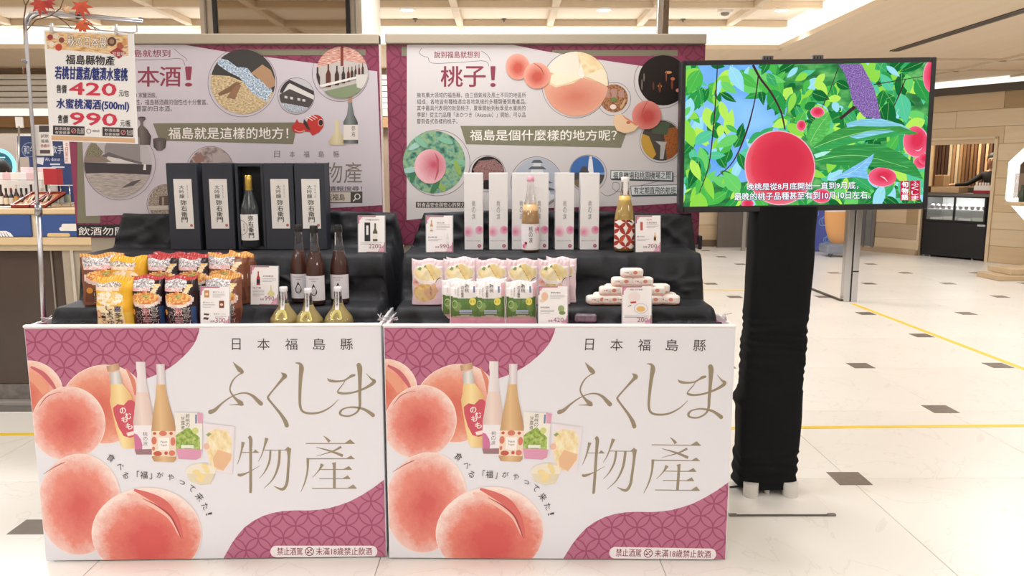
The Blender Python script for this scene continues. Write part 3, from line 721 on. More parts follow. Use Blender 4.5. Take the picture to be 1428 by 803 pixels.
pr.poly(vgrad('pj', 'e5bd80', 'f7e2a8', 'dfb075'), B([(62, 180), (128, 180), (150, 205), (178, 238), (186, 262), (188, 300), (200, 535), (190, 540), (135, 540), (118, 520), (95, 440), (62, 300), (56, 275), (62, 240)]), L0)
pr.poly(vgrad('pjn', 'b9b5b0', 'ece8e6'), B([(55, 118), (112, 106), (128, 180), (62, 182)]), L0)
pr.poly(vgrad('pjc', 'b98f70', 'dcb999'), B([(38, 80), (105, 62), (112, 80), (110, 100), (45, 112)]), L0)
pr.poly(I('d0596a'), B([(75, 312), (100, 292), (135, 298), (160, 270), (180, 268), (195, 280), (205, 330), (200, 470), (170, 480), (135, 470), (105, 420), (80, 350)]), L0 + 1)
for ch, x, y, s_ in (('の', 130, 328, 34), ('む', 160, 358, 34), ('も', 138, 378, 32), ('も', 165, 415, 36)):
    x0, y0 = OB[0] + (x - s_ / 2) / S4, OB[1] + (y - s_ / 2) / S4; pr.text(I('fdf3ee'), ch, x0, y0, x0 + s_ / S4, y0 + s_ / S4, L0 + 2, .03, rot=-12)
pr.poly(I('f6e4dc'), B([(150, 452), (190, 442), (196, 462), (158, 472)]), L0 + 2)
pr.build('printed_bottle', fpan)
L0 = 24
pr.poly(vgrad('pw', 'cfc4c8', 'f0e8ea', 'd5c8ca'), B([(203, 55), (255, 55), (258, 110), (264, 190), (280, 260), (293, 320), (298, 370), (298, 555), (292, 573), (205, 573), (196, 555), (188, 390), (196, 320), (205, 240), (210, 120), (204, 90)]), L0)
pr.poly(vgrad('pwl', 'd9c0bb', 'eedbd2', 'dcc2ba'), B([(206, 225), (272, 225), (293, 320), (297, 410), (190, 410), (194, 330)]), L0 + 1)
pr.poly(I('f1edf1'), B([(190, 410), (298, 410), (298, 540), (196, 545)]), L0 + 2)
pr.poly(I('d17aa3'), B([(191, 455), (210, 460), (232, 490), (240, 520), (238, 545), (197, 545)]), L0 + 3)
pr.poly(I('a07a80'), B([(197, 545), (298, 542), (294, 573), (205, 573)]), L0 + 3)
x = OB[0] + 255 / S4; pr.vtext(I('6c6668'), '桃の涙', x, OB[1] + 445 / S4, OB[1] + 525 / S4, 26 / S4, L0 + 4)
pr.build('printed_bottle', fpan)
L0 = 29
pr.poly(vgrad('pyn', 'c6b9bd', 'efe7ea', 'ccc0c4'), B([(315, 68), (364, 68), (364, 130), (368, 190), (318, 190), (320, 130)]), L0)
pr.poly(vgrad('pyy', 'b98d63', 'e3bf8f', 'bd9066'), B([(318, 182), (367, 182), (376, 240), (392, 300), (412, 370), (424, 420), (428, 600), (415, 616), (305, 612), (293, 590), (290, 440), (298, 350), (312, 260)]), L0 + 1)
pr.poly(I('f0dcc8'), B([(290, 442), (427, 442), (427, 585), (293, 582)]), L0 + 2)
for x, y, rx, ry in ((355, 455, 22, 15), (305, 495, 15, 22), (410, 500, 14, 24), (325, 568, 24, 14), (405, 565, 18, 16), (302, 540, 8, 12), (308, 455, 10, 8), (400, 455, 10, 9), (372, 565, 10, 10)):
    pr.disc(I(('d9806c', 'c7604f')[(x + y) % 2]), OB[0] + x / S4, OB[1] + y / S4, rx / S4, ry / S4, L0 + 3, n=14)
pr.poly(I('f8f4ef'), B([(328, 478), (390, 478), (390, 548), (328, 548)]), L0 + 4)
pr.text(I('6a5448'), 'Peach', OB[0] + 342 / S4, OB[1] + 496 / S4, OB[0] + 378 / S4, OB[1] + 508 / S4, L0 + 5); pr.text(I('6a5448'), 'Yogurt', OB[0] + 342 / S4, OB[1] + 514 / S4, OB[0] + 378 / S4, OB[1] + 528 / S4, L0 + 5)
pr.build('printed_bottle', fpan)
L0 = 22
pr.poly(I('f0ece4'), B([(418, 335), (575, 345), (572, 590), (540, 602), (432, 598)]), L0)
pr.poly(I('e3a8bf'), B([(545, 338), (577, 345), (575, 400), (548, 400)]), L0 + 1)
pr.poly(I('dd9dba'), B([(428, 540), (572, 545), (566, 590), (540, 602), (440, 598)]), L0 + 1)
pr.poly(blotch('greenfruit', ['6f8d3d', '9fb95b', 'c3d28a'], 3), B([(425, 470), (440, 455), (465, 440), (495, 420), (530, 450), (560, 480), (562, 545), (428, 540)]), L0 + 2)
pr.vtext(INK, '若桃の', OB[0] + 492 / S4, OB[1] + 345 / S4, OB[1] + 420 / S4, 24 / S4, L0 + 3); pr.vtext(INK, '甘露煮', OB[0] + 466 / S4, OB[1] + 358 / S4, OB[1] + 438 / S4, 22 / S4, L0 + 3)
pr.poly(I('7b88ad'), B([(534, 350), (544, 350), (544, 400), (534, 400)]), L0 + 3); pr.disc(I('d4d98a'), OB[0] + 535 / S4, OB[1] + 440 / S4, 18 / S4, None, L0 + 3, n=16)
pr.poly(I('e8efdc'), B([(455, 520), (525, 520), (525, 538), (455, 538)]), L0 + 3)
pr.build('printed_bag', fpan)
pr.poly(I('ece4ea'), B([(578, 398), (756, 418), (742, 680), (620, 668), (590, 560)]), L0)
pr.poly(blotch('creamfruit', ['e9cf98', 'f4e3b8', 'f8efd6'], 2.2), B([(600, 450), (650, 430), (715, 440), (738, 490), (735, 560), (740, 600), (690, 665), (625, 650), (600, 560)]), L0 + 1)
pr.poly(I('e9be98'), B([(632, 595), (660, 545), (738, 570), (735, 600), (690, 665), (640, 640)]), L0 + 2); pr.poly(I('97a873'), B([(594, 462), (612, 450), (625, 458), (608, 474)]), L0 + 2)
pr.disc(I('eec0ab'), OB[0] + 597 / S4, OB[1] + 528 / S4, 18 / S4, None, L0 + 2, n=16)
pr.disc(I('f0e8d6'), OB[0] + 565 / S4, OB[1] + 668 / S4, 84 / S4, 45 / S4, L0 + 3); pr.poly(I('e6dabd'), B([(485, 680), (645, 680), (620, 735), (560, 742), (510, 725)]), L0 + 4)
for x, y in ((540, 670), (570, 690), (600, 660), (560, 710), (590, 640)): pr.disc(I('f2dc9e'), OB[0] + x / S4, OB[1] + y / S4, 22 / S4, 14 / S4, L0 + 5, n=12, rot=x)
pr.build('printed_bag', fpan)
# lettering
for ch, x in zip('日本福島縣', (330, 368, 406.6, 445.4, 483.6)): pr.text(INK, ch, x - (6 if ch == '日' else 8.6), 471.5, x + (6 if ch == '日' else 8.6), 487.5, 1)
K = 1 / 4.46; O6 = (280, 440)
for st in (
    [(203, 287, 1), (222, 310, 14), (245, 335, 26), (262, 350, 14), (240, 365, 6), (212, 388, 7), (193, 420, 9), (184, 455, 8), (195, 485, 9), (222, 517, 14), (255, 545, 26), (262, 550, 12)],
    [(180, 553, 1), (222, 551, 6), (262, 550, 14)], [(62, 597, 24), (90, 585, 20), (130, 547, 10), (180, 510, 7), (235, 484, 6), (285, 480, 9), (325, 497, 15), (355, 525, 21), (376, 545, 24)],
    [(502, 353, 3), (524, 372, 26), (510, 392, 17), (465, 445, 10), (424, 497, 10), (422, 514, 12), (450, 550, 11), (495, 605, 15), (525, 650, 22), (537, 680, 24)],
    [(590, 292, 3), (618, 298, 14), (628, 325, 27), (623, 380, 21), (618, 480, 16), (620, 560, 14), (640, 596, 12), (690, 606, 11), (750, 597, 10), (810, 565, 7), (858, 518, 1)],
    [(788, 388, 2), (805, 402, 14), (845, 407, 11), (890, 402, 9), (920, 385, 10), (940, 373, 16), (957, 368, 12)],
    [(905, 392, 3), (885, 425, 5), (855, 465, 7), (862, 478, 12), (905, 482, 11), (970, 470, 10), (1040, 440, 14), (1080, 408, 20), (1060, 390, 9), (1030, 357, 1)],
    [(984, 306, 26), (990, 330, 28), (991, 400, 20), (990, 500, 16), (990, 560, 14), (972, 598, 10), (925, 622, 9), (880, 618, 10), (868, 600, 14), (890, 577, 8), (945, 567, 9), (1010, 578, 13), (1050, 600, 18), (1072, 617, 22)]):
    pr.stroke(GOLD, [(a, b, max(c * 1.12, 4 if 0 < i < len(st) - 1 else 2)) for i, (a, b, c) in enumerate(st)], 1, K, O6)
K8 = 1 / 3.955; O8 = (280, 600)
def tri(a): pr.poly(GOLD, [(O8[0] + x * K8, O8[1] + y * K8) for x, y in a], 1)
for st in ([(236, 62, 18), (230, 95, 10), (218, 145, 6), (203, 185, 1)], [(228, 119, 3), (322, 119, 3)], [(266, 32, 14), (277, 48, 18), (277, 120, 14), (277, 320, 14), (274, 338, 8)], [(206, 240, 10), (222, 244, 14), (265, 228, 6), (328, 192, 1)],
           [(366, 40, 18), (352, 90, 8), (335, 140, 5), (318, 170, 1)], [(352, 107, 3), (490, 107, 3)], [(486, 98, 26), (488, 140, 14), (483, 220, 13), (476, 290, 14), (452, 322, 14), (405, 305, 2)], [(386, 108, 10), (380, 170, 10), (355, 225, 6), (325, 262, 1)], [(437, 108, 12), (430, 190, 12), (400, 265, 7), (350, 317, 1)],
           [(678, 28, 1), (695, 42, 9), (712, 60, 16)], [(580, 70, 4), (850, 70, 4)], [(776, 88, 12), (730, 112, 7), (640, 140, 1)], [(638, 90, 2), (690, 104, 7), (740, 120, 11), (785, 138, 14)], [(590, 154, 5), (850, 154, 4)], [(592, 150, 14), (590, 220, 9), (575, 285, 7), (553, 337, 1)],
           [(672, 183, 18), (655, 215, 7), (618, 258, 1)], [(655, 213, 3), (835, 213, 3)], [(655, 264, 3), (825, 264, 3)], [(615, 317, 4), (860, 317, 4)], [(735, 175, 22), (738, 200, 14), (738, 318, 14)]):
    pr.stroke(GOLD, [(a, b, max(c * 1.1, 4.2 if 0 < i < len(st) - 1 or len(st) == 2 else 2)) for i, (a, b, c) in enumerate(st)], 1, K8, O8, cap=False)
for t3 in ([(288, 119), (303, 103), (322, 119)], [(792, 70), (825, 47), (851, 70)], [(798, 156), (830, 136), (850, 156)], [(785, 213), (818, 194), (835, 213)], [(780, 264), (812, 245), (826, 264)], [(808, 317), (842, 295), (862, 317)], [(462, 107), (482, 88), (498, 98), (492, 112)]): tri(t3)
for ch, x, y, ro in (('食', 156, 637.5, 38), ('べ', 168.5, 649, 40), ('る', 176, 662, 22), ('「', 193.5, 660, 0), ('福', 201.5, 661.5, 0), ('」', 211, 663, 0), ('が', 224, 661.5, 12), ('や', 239, 664.5, 20), ('っ', 254.5, 672, 30), ('て', 268, 680, 42), ('来', 279, 692, 50), ('た', 287, 705, 62), ('！', 292, 715.5, 75)):
    s_ = 5.2 if ch in '福食来' else 4.3; sx = s_ * (.4 if ch in '「」！' else 1); sy = s_ * (.6 if ch == 'っ' else 1); pr.text(INK, ch, x - sx, y - sy, x + sx, y + sy, 20, rot=ro)
pr.build('printed_lettering', fpan)
pill = ell(385.5, 768, 8, 8, 16, 0, 0, 0, 90, 270) + ell(518.5, 768, 8, 8, 16, 0, 0, 0, -90, 90); pr.poly(I('f6f0f3'), pill, 1)
pr.text(WINE, '禁止酒駕', 387, 762.5, 422, 773, 2, .01); pr.text(WINE, '未滿18歲禁止飲酒', 441, 762.5, 519, 773, 2, .01)
RD = I('7e3a44'); pr.ring(RD, 432, 768, 5.6, 1.2, 2); pr.stroke(RD, [(428.5, 764.5, 1), (435.5, 771.5, 1)], 3); pr.disc(RD, 430, 769.5, 1.8, 1.4, 2, n=10); pr.disc(RD, 434, 766, 1.6, 1.2, 2, n=10)
pr.build('printed_notice', fpan)
f2 = make_cart(CARTS[1][0], CARTS[1][2])
kx = CARTS[1][2] / CW
for ch in list(fpan.children):
    c = ch.copy(); C.objects.link(c); c.parent = f2; c.location = (-.006, 0, 0); c.scale = ((CARTS[1][2] + .006) / CW if kx > 1 else 1.0, 1, 1)
    if 'peach' in ch.name or 'pattern' in ch.name: c.location = (0, 0, 0); c.scale = (min(1, kx), 1, 1)
    else: c.scale = (min(1, kx * 1.003), 1, 1)
# twist ties at the corners of the cloths
def tie(px, py, Y, label):
    p = at(px, py, Y); m = MB(); rr = random.Random(int(px))
    for k in range(5):
        m.tube([(0, 0, 0), (rr.uniform(-.02, .02), rr.uniform(-.01, .01), rr.uniform(0, .02)), (rr.uniform(-.035, .035), rr.uniform(-.01, .01), rr.uniform(-.005, .03))], .0018, P('c9c6cc', .4, .3), 5)
    m.build('twist_tie', None, label, 'tie', loc=tuple(p))
tie(532, 447, 2.79, 'silver twist tie at the right top corner of the left cart'); tie(549, 446, 2.79, 'silver twist tie at the left top corner of the right cart'); tie(1012, 447, 2.79, 'silver twist tie at the far right top corner of the right cart'); tie(64, 450, 2.79, 'silver twist tie at the foot of the sign pole')

# ============================================================ BLACK CLOTHS OVER THE STEPS
Z1, Z2, Z3 = .948, 1.128, 1.281
def cloth(k, xl, xr, xtl, xtr, label):
    prof = [(3.385, .90), (3.385, Z3 - .02), (3.375, Z3), (3.355, Z3 + .001), (3.345, Z3 - .01), (3.335, Z2 + .03), (3.325, Z2 + .002), (3.25, Z2), (3.10, Z2), (3.082, Z2 - .004), (3.072, Z2 - .02),
            (3.066, 1.05), (3.058, Z1 + .03), (3.045, Z1 + .002), (2.96, Z1), (2.89, Z1), (2.875, Z1 - .004), (2.866, Z1 - .02), (2.862, .91), (2.858, .892), (2.84, .889)]
    pf = []
    for i in range(len(prof) - 1):
        n = 9 if abs(prof[i][1] - prof[i + 1][1]) > .06 else (3 if abs(prof[i][0] - prof[i + 1][0]) > .06 else 1)
        for j in range(n): pf.append(tuple(a + (b - a) * j / n for a, b in zip(prof[i], prof[i + 1])))
    pf.append(prof[-1]); nv = len(pf) - 1; nu = 110; SK = 4
    def fn(i, j):
        y, z = pf[j]; t = (z - Z2) / (Z3 - Z2); t = max(0, min(1, t)) if y > 3.2 else 0
        a = xl + (xtl - xl) * t; b = xr + (xtr - xr) * t
        ii = i - SK; u = min(1, max(0, ii / (nu - 2 * SK))); x = a + (b - a) * u
        riser = 1
        nz = noise.noise(Vector((x * 3.2 + k * 7, z * 5 + x * 2, y * 4))); n2 = noise.noise(Vector((x * 11 + z * 14 + k, z * 6, 3.1)))
        flat = abs(z - Z2) < .004 or abs(z - Z1) < .004
        q1 = noise.noise(Vector((x * 4.2 + z * 9 + k * 5, z * 3 - x * 2.5, 1.7))); q2 = noise.noise(Vector((x * 7 - z * 12 + k, z * 4 + x * 3, 7.7)))
        fold_ = .017 * max(0, 1 - abs(q1) * 5.5) + .012 * max(0, 1 - abs(q2) * 6)
        dy = 0 if flat and y < 3.32 else -(.010 * max(0, nz) + .006 * max(0, n2) + fold_ * (1 if z < Z2 - .01 or y > 3.33 else .0)); dz = (.0012 * n2 if flat else .004 * nz)
        if y > 3.33: dz += .008 * math.sin(x * 5 + k)
        if ii < 0 or ii > nu - 2 * SK:      # skirt hanging at either end
            s_ = (-ii if ii < 0 else ii - (nu - 2 * SK)) / SK; sg = -1 if ii < 0 else 1
            z2 = z + (.885 - z) * s_ if z > .9 else z; f = (z - z2)
            x += sg * (.012 * min(1, s_ * 3) + f * .07 + .012 * math.sin(y * 40 + k) * min(1, f * 8)); z = z2; dy = 0
        return (x, y + dy, z + dz)
    m = MB(); m.grid(nu, nv, fn, CLOTH); o = m.build('black_cloth', None, label, 'cloth'); return o
cA, cB = CARTS[0][1].translation, CARTS[1][1].translation
cloth(0, cA.x + .045, cA.x + CW - .035, at(176, 292, 3.38).x, at(553, 292, 3.38).x, 'black cloth draped over the steps of the left cart')
cloth(1, cB.x + .035, cB.x + CARTS[1][2] - .05, at(592, 291, 3.38).x, at(962, 291, 3.38).x, 'black cloth draped over the steps of the right cart')
# crumpled cloth fold lying along the front of each lower step
def roll(xa, xb, y, z, r, label, sd):
    m = MB()
    m.grid(40, 10, lambda i, j: (xa + (xb - xa) * i / 40, y + (r * 1.6 * math.cos(2 * math.pi * j / 10)) * math.sin(math.pi * min(1, max(0, i / 40 * .96 + .02))) ** .3, z + r + r * math.sin(2 * math.pi * j / 10) * (.7 + .5 * noise.noise(Vector((i * .35, sd, j * .2)))) * math.sin(math.pi * min(1, max(0, i / 40 * .96 + .02))) ** .4), CLOTH)
    m.build('cloth_fold', None, label, 'cloth')
roll(at(430, 440, 2.82).x, at(530, 440, 2.82).x, 2.81, .884, .011, 'loose black cloth fold at the right end of the left cart top', 3)
roll(at(915, 440, 2.82).x, at(1006, 440, 2.82).x, 2.815, .884, .013, 'loose black cloth fold right of the 200 price card', 8)
roll(at(72, 445, 2.82).x, at(133, 440, 2.82).x, 2.83, .884, .013, 'loose black cloth fold at the left end of the left cart top', 5)

# ============================================================ POSTER BOARDS
YB = 3.55
BEI = P('a89c8a', .55, 0, .03, 3); PPAP = P('c4bcc4', .36, 0, .02, 3, .4); OLIVE = I('76715f'); OLP = I('7d7a67'); PSH = shippo('poster_shippo', '843a54', '702d44', .052, .003, 0, .02); PINKP = I('8c3c58')
BM = Matrix.Translation((0, YB, 0)); BMi = BM.inverted()
def board(px0, px1, ytop, low, label, name='poster_board'):
    a = at(px0, 200, YB).x; b = at(px1, 200, YB).x; zt = at(px0, ytop, YB).z; zb = at(px0, low, YB).z
    t = thing(name, label, 'board', (0, YB, 0)); t['group'] = 'poster boards'
    zp = at(px1, 62, YB).z
    m = MB(); m.box(a, b, .006, .045, zb, zt, P('efe6e4', .5, 0, .02), .003); m.build('core', t)
    m = MB(); m.box(a, b, -.012, .05, zp, zt, BEI, .004); m.build('top_frame', t)
    m = MB(); m.box(a + .06, b - .06, .005, .04, .0, zb, BEI, .003); m.build('lower_panel', t)
    m = MB(); m.box(a + .002, b - .002, .0, .006, zb, zp - .002, PSH); o = m.build('poster', t)
    return t, o, (a + .003, b - .003, zb + .001, zp - .003)
bl, pl, rl = board(96, 532, 47, 331, 'poster board about sake behind the left cart')
br, pr2, rr_ = board(541, 979.5, 47, 341, 'poster board about peaches behind the right cart')
p = MB(); p.box(at(972, 338, YB).x, at(977, 338, YB).x, -.03, .05, at(972, 347, YB).z, at(972, 328, YB).z, BLACKM, .003); p.build('corner_bracket', br)
q = Print(pre=lambda x, y: onplane(x, y, BMi), rect=rl, off=.0005, step=.0002)
TX = I('3c3638')
# --- left poster
q.poly(OLP, [(108, 55), (120, 55), (120, 300), (140, 300), (140, 311), (108, 311)], 0); q.poly(OLP, [(330, 69), (510, 69), (510, 77), (330, 77)], 0)
q.poly(PINKP, [(85, 200), (108, 200), (108, 311), (85, 311)], 0)
q.poly(PPAP, [(112, 58), (230, 58), (311, 71.5), (371, 79.5), (437, 88), (526, 99.5), (530, 200), (534, 286), (459, 290), (300, 297), (120, 301), (115, 198)], 1)
q.build('printed_ground', pl)
q.poly(OLIVE, [(213.5, 172), (415, 170.5), (409, 201), (222.5, 196)], 3); q.text(I('e6e0dc'), '福島就是這樣的地方！', 235, 177.5, 402, 194, 4, .012)
q.text(WINE, '說到福島就想到', 146, 69.5, 237.5, 79.5, 2, .012)
for ch, x0, x1 in (('日', 165, 187), ('本', 192, 222), ('酒', 223, 252), ('！', 258, 268)): q.text(WINE, ch, x0, 93, x1, 120.5, 2, .018)
q.text(TX, '使用當地栽培的好米 40 家釀酒廠。', 130, 129, 219, 136.5, 2); q.text(TX, '各地區都有獨特的特性，福島縣酒藏的個性也十分豐富。', 130, 138.5, 290, 146.5, 2); q.text(TX, '請享用風味豐富的日本酒。', 150, 147.5, 240, 155.5, 2)
q.stroke(TX, [(180, 84, .5), (225, 83, .5), (252, 82, .5), (258, 91, .5)], 2); q.stroke(TX, [(243, 68, .5), (252, 76, .5), (260, 82, .5), (261, 85, .5)], 2)
for ch, x in zip('日本福島縣', (386.5, 407.5, 427.5, 448, 469)): q.text(I('6b6468'), ch, x - 4, 210.5, x + 4, 219.5, 2)
q.text(I('7a7268'), '物產', 452, 226, 505, 255.5, 2); q.text(I('7a7268'), 'ふくしま', 362, 226, 448, 255, 2); q.text(TX, '更多觀光情報搜尋！', 415, 259.5, 505, 266, 2)
q.rect_(I('4e4a46'), 424, 267, 505.5, 283, 2); q.rect_(I('c9bfb3'), 425, 268, 489, 282, 3); q.text(TX, '玩福島', 455, 270.5, 481, 279.5, 4); q.ring(I('e8e4de'), 498.5, 274, 3.6, 1.2, 4, n=20); q.stroke(I('e8e4de'), [(496, 277, 1.4), (493, 280, 1.6)], 4)
q.rect_(I('2e2b2c'), 95, 313, 215, 330, 3); q.text(I('f0ecea'), '飲酒勿開車', 109.5, 316.5, 192, 328, 4, .01)
q.build('printed_lettering', pl)
LN = I('6d6468')
def photo(cx, cy, r, ring_dx, ring_r, parts, par, nm='printed_photo'):
    q.ring(LN, cx + ring_dx, cy + 1, ring_r, .6, 3)
    # every shape of the round photograph is cut to its circle
    circ = ell(cx, cy, r, r, 40)
    for lay, (mt, pts) in enumerate(parts):
        if pts is None: q.poly(mt, circ, 4 + lay, (cx - r, cy + r, cx + r, cy - r)); continue
        out = list(pts)
        for i in range(len(circ)):
            a, b = circ[i], circ[(i + 1) % len(circ)]; res = []
            for j in range(len(out)):
                p0, p1 = out[j], out[(j + 1) % len(out)]
                d0 = (b[0] - a[0]) * (p0[1] - a[1]) - (b[1] - a[1]) * (p0[0] - a[0]); d1 = (b[0] - a[0]) * (p1[1] - a[1]) - (b[1] - a[1]) * (p1[0] - a[0])
                if d0 >= 0: res.append(p0)
                if (d0 >= 0) != (d1 >= 0):
                    t = d0 / (d0 - d1); res.append((p0[0] + (p1[0] - p0[0]) * t, p0[1] + (p1[1] - p0[1]) * t))
            out = res
            if len(out) < 3: break
        if len(out) >= 3: q.poly(mt, out, 4 + lay)
    q.build(nm, par)
rice = blotch('ph_rice', ['9c8666', 'c3ac84', 'd8c6a2'], 14, 3); blu = blotch('ph_blue', ['5e7590', 'a3b6c8', 'dfe6ec'], 16, 3)
photo(339, 114, 45, -1, 48, [(I('3c3a38'), None), (rice, [(290, 104), (320, 106), (345, 116), (390, 132), (390, 170), (285, 170)]), (blu, [(303, 80), (318, 84), (330, 93), (345, 95), (356, 108), (372, 112), (380, 126), (372, 142), (352, 130), (334, 108), (318, 100), (304, 90)]),
    (I('a98668'), [(350, 102), (366, 90), (378, 98), (386, 118), (376, 124), (364, 112)]), (I('7c5f48'), [(304, 130), (318, 122), (330, 114), (336, 116), (322, 128), (306, 134)]), (I('8d6a50'), [(316, 136), (330, 118), (337, 118), (328, 138)])], pl)
photo(414, 133, 24, -1, 25.5, [(I('b9b8bc'), None), (I('3a3638'), [(388, 128), (396, 112), (404, 111), (440, 128), (440, 136), (402, 117), (394, 130)]), (I('d0ccc8'), [(396, 128), (404, 116), (440, 134), (440, 142), (412, 130)]), (I('4b4546'), [(390, 132), (404, 124), (440, 140), (440, 158), (385, 144)]), (blotch('ph_w', ['4c5664', 'a4aebb', 'e0e2e6'], 10), [(385, 142), (410, 146), (440, 152), (440, 165), (385, 165)])] +
      [(I('c9c4c0'), [(x, 134 + (x - 400) * .18), (x + 4, 134.7 + (x - 400) * .18), (x + 4, 138 + (x - 400) * .18), (x, 137.4 + (x - 400) * .18)]) for x in (397, 405, 415, 422)], pl)
bot = []
for i, (x, h, w) in enumerate([(443, 30, 7), (458, 32, 7), (470, 27, 6), (479, 23, 5), (486, 20, 4), (491, 18, 4), (496, 17, 3), (501, 16, 3), (506, 15, 3)]):
    yb = 124 - i * 2.6; bot.append((I(('3d2f30', '5b2f2a', '43302a')[i % 3]), [(x - w / 2, yb), (x - w / 2, yb - h * .55), (x - w * .16, yb - h * .75), (x - w * .16, yb - h), (x + w * .16, yb - h), (x + w * .16, yb - h * .75), (x + w / 2, yb - h * .55), (x + w / 2, yb)]))
photo(477, 101, 36, -2, 39.5, [(I('b9b2ae'), None), (blotch('ph_r', ['8e4a40', 'c98d7c', 'e9d9d0'], 5, 2, stretch=(1, 6, 1)), [(440, 60), (515, 60), (515, 90), (480, 84), (440, 95)]), (I('7b342c'), [(475, 64), (479, 64), (479, 92), (475, 92)])] + bot +
      [(I('dcd8d2'), [(440, 120), (500, 106), (500, 109), (440, 124)]), (I('7d8a6c'), [(450, 128), (500, 116), (508, 140), (460, 145)]), (I('c9c6c0'), [(496, 104), (515, 104), (512, 126), (498, 122)])], pl)
hs = blotch('ph_ground', ['8d8380', 'aba19c', 'c2b8b2'], 4, 4, stretch=(1, 4, 1))
photo(165, 228, 47, 2, 50, [(I('b7b2b6'), None), (blotch('ph_tree', ['55513f', '7d7862', 'a19a82'], 9), [(115, 198), (134, 200), (144, 212), (140, 220), (112, 219)]), (I('8e8788'), [(146, 206), (152, 190), (195, 190), (196, 225), (146, 214)]), (I('6a6266'), [(140, 218), (152, 212), (168, 218), (198, 226), (198, 229), (166, 222)]), (I('d6d0ce'), [(150, 218), (166, 221), (190, 228), (150, 228)]),
    (I('8a7a70'), [(115, 218), (146, 219), (156, 226), (115, 226)]), (I('413b3f'), [(112, 226), (218, 230), (218, 245), (118, 243)]), (hs, [(110, 242), (150, 241), (218, 244), (218, 280), (110, 280)]), (I('5d5455'), [(170, 262), (184, 253), (198, 250), (186, 259)]), (I('e0dcda'), [(201, 229), (204, 229), (204, 237), (200, 237)])], pl)
photo(294, 236, 31, -1, 33, [(blotch('ph_people', ['5e5254', '9b8b88', 'b8a7a2'], 3, 2), None), (I('8d6a62'), [(268, 220), (280, 212), (286, 222), (276, 230)]), (I('a99c9a'), [(296, 214), (330, 212), (330, 224), (298, 228)])], pl)
photo(233, 283, 26, -1, 27, [(blotch('ph_house', ['6c6058', '98897c', 'b3a698'], 12), None), (I('5a4a42'), [(222, 274), (240, 272), (240, 286), (222, 286)]), (I('a18c7c'), [(226, 275), (229, 275), (229, 286), (226, 286)]), (I('c0b6ac'), [(206, 287), (260, 286), (260, 292), (206, 293)])], pl)
# sake flask, cup, red papier-mache cow, two bottles
dk = vgrad('ph_flask', '2c2627', '6e6261', '2a2425')
q.poly(dk, [(193.5, 163), (202.5, 163), (203.5, 166), (200, 170), (200, 175), (206, 181), (211, 190), (210, 202), (188, 202), (187, 190), (192, 180), (196, 174), (195.5, 169), (192.5, 166)], 6)
q.disc(I('4f4546'), 198, 163.8, 4.5, 1.3, 7); q.poly(dk, [(213.5, 194), (232.5, 194), (231, 206), (226, 210), (219, 210), (214.5, 205)], 6); q.disc(I('5e5354'), 223, 194.5, 9.5, 2.5, 7)
q.build('printed_flask', pl)
red = I('b5332e'); q.disc(red, 440, 172, 12, 12, 6, n=24); q.disc(red, 417, 178, 10, 7.5, 7, n=20); q.poly(red, [(424, 176), (450, 176), (446, 184), (436, 189), (432, 184), (424, 183)], 6); q.poly(red, [(411, 172), (414, 166), (417, 171)], 6)
q.poly(I('3c2a2c'), [(424, 166), (428, 170), (433, 182), (429, 180), (423, 172)], 8); q.disc(I('2b2326'), 447.5, 171, 3, 4, 8, n=14); q.ring(I('e6c6bc'), 447.5, 171, 3.6, .6, 8, n=14, ry=4.8)
for k in range(3): q.stroke(I('ece2de'), [(428 + k * 4, 163 - k, .9), (436 + k * 3.4, 168 - k * 1.6, .9)], 8)
q.stroke(I('e9c9b8'), [(411, 181, .7), (418, 184, .7), (425, 182, .7)], 8); q.build('printed_toy', pl)
q.poly(vgrad('ph_fl', 'b6a883', 'd2c6a2', 'a99c7a'), [(467.5, 167), (473.5, 167), (474, 182), (479, 190), (484, 197), (482, 202), (460, 202), (458, 197), (463, 190), (467.5, 182)], 6)
q.poly(vgrad('ph_bt', '3d454a', '78807e', '2f3438'), [(485, 131), (491, 131), (491.5, 147), (494, 160), (499, 170), (499.5, 200), (479, 200), (479, 170), (484, 160), (485.5, 147)], 7); q.rect_(I('a98574'), 485, 130.5, 491.2, 143, 8); q.rect_(I('d8d0ca'), 479, 174, 499.5, 195, 8); q.vtext(TX, '弥右', 493, 175, 191, 5, 9)
q.build('printed_bottle', pl)
# --- right poster
q = Print(pre=lambda x, y: onplane(x, y, BMi), rect=rr_, off=.0005, step=.0002)
q.poly(OLP, [(560, 65), (570, 65), (570, 78), (560, 78)], 0); q.poly(OLP, [(770, 70), (945, 70), (945, 78), (770, 78)], 0); q.poly(PINKP, [(790, 78), (955, 78), (955, 110), (790, 90)], 0)
q.poly(P('d2cdce', .36, 0, .02, 3, .4), [(567.5, 58), (707, 61), (760, 71.5), (834, 83), (891, 91.5), (952, 100), (958, 282), (900, 286), (700, 292), (567, 307)], 1); q.build('printed_ground', pr2)
q.poly(blotch('olive_b', ['777560', '85836d', '6f6d59'], 3, 3, stretch=(2, 12, 1)), [(642, 175.5), (877, 175.5), (866, 206), (650, 201)], 3); q.text(I('f2efe8'), '福島是個什麼樣的地方呢？', 655.5, 181, 860, 196, 4, .014)
q.text(WINE, '說到福島就想到', 605.5, 71.5, 668.5, 81, 2, .012)
for ch, x0, x1 in (('桃', 615, 645), ('子', 647, 677), ('！', 684, 691)): q.text(WINE, ch, x0, 92.5, x1, 121, 2, .018)
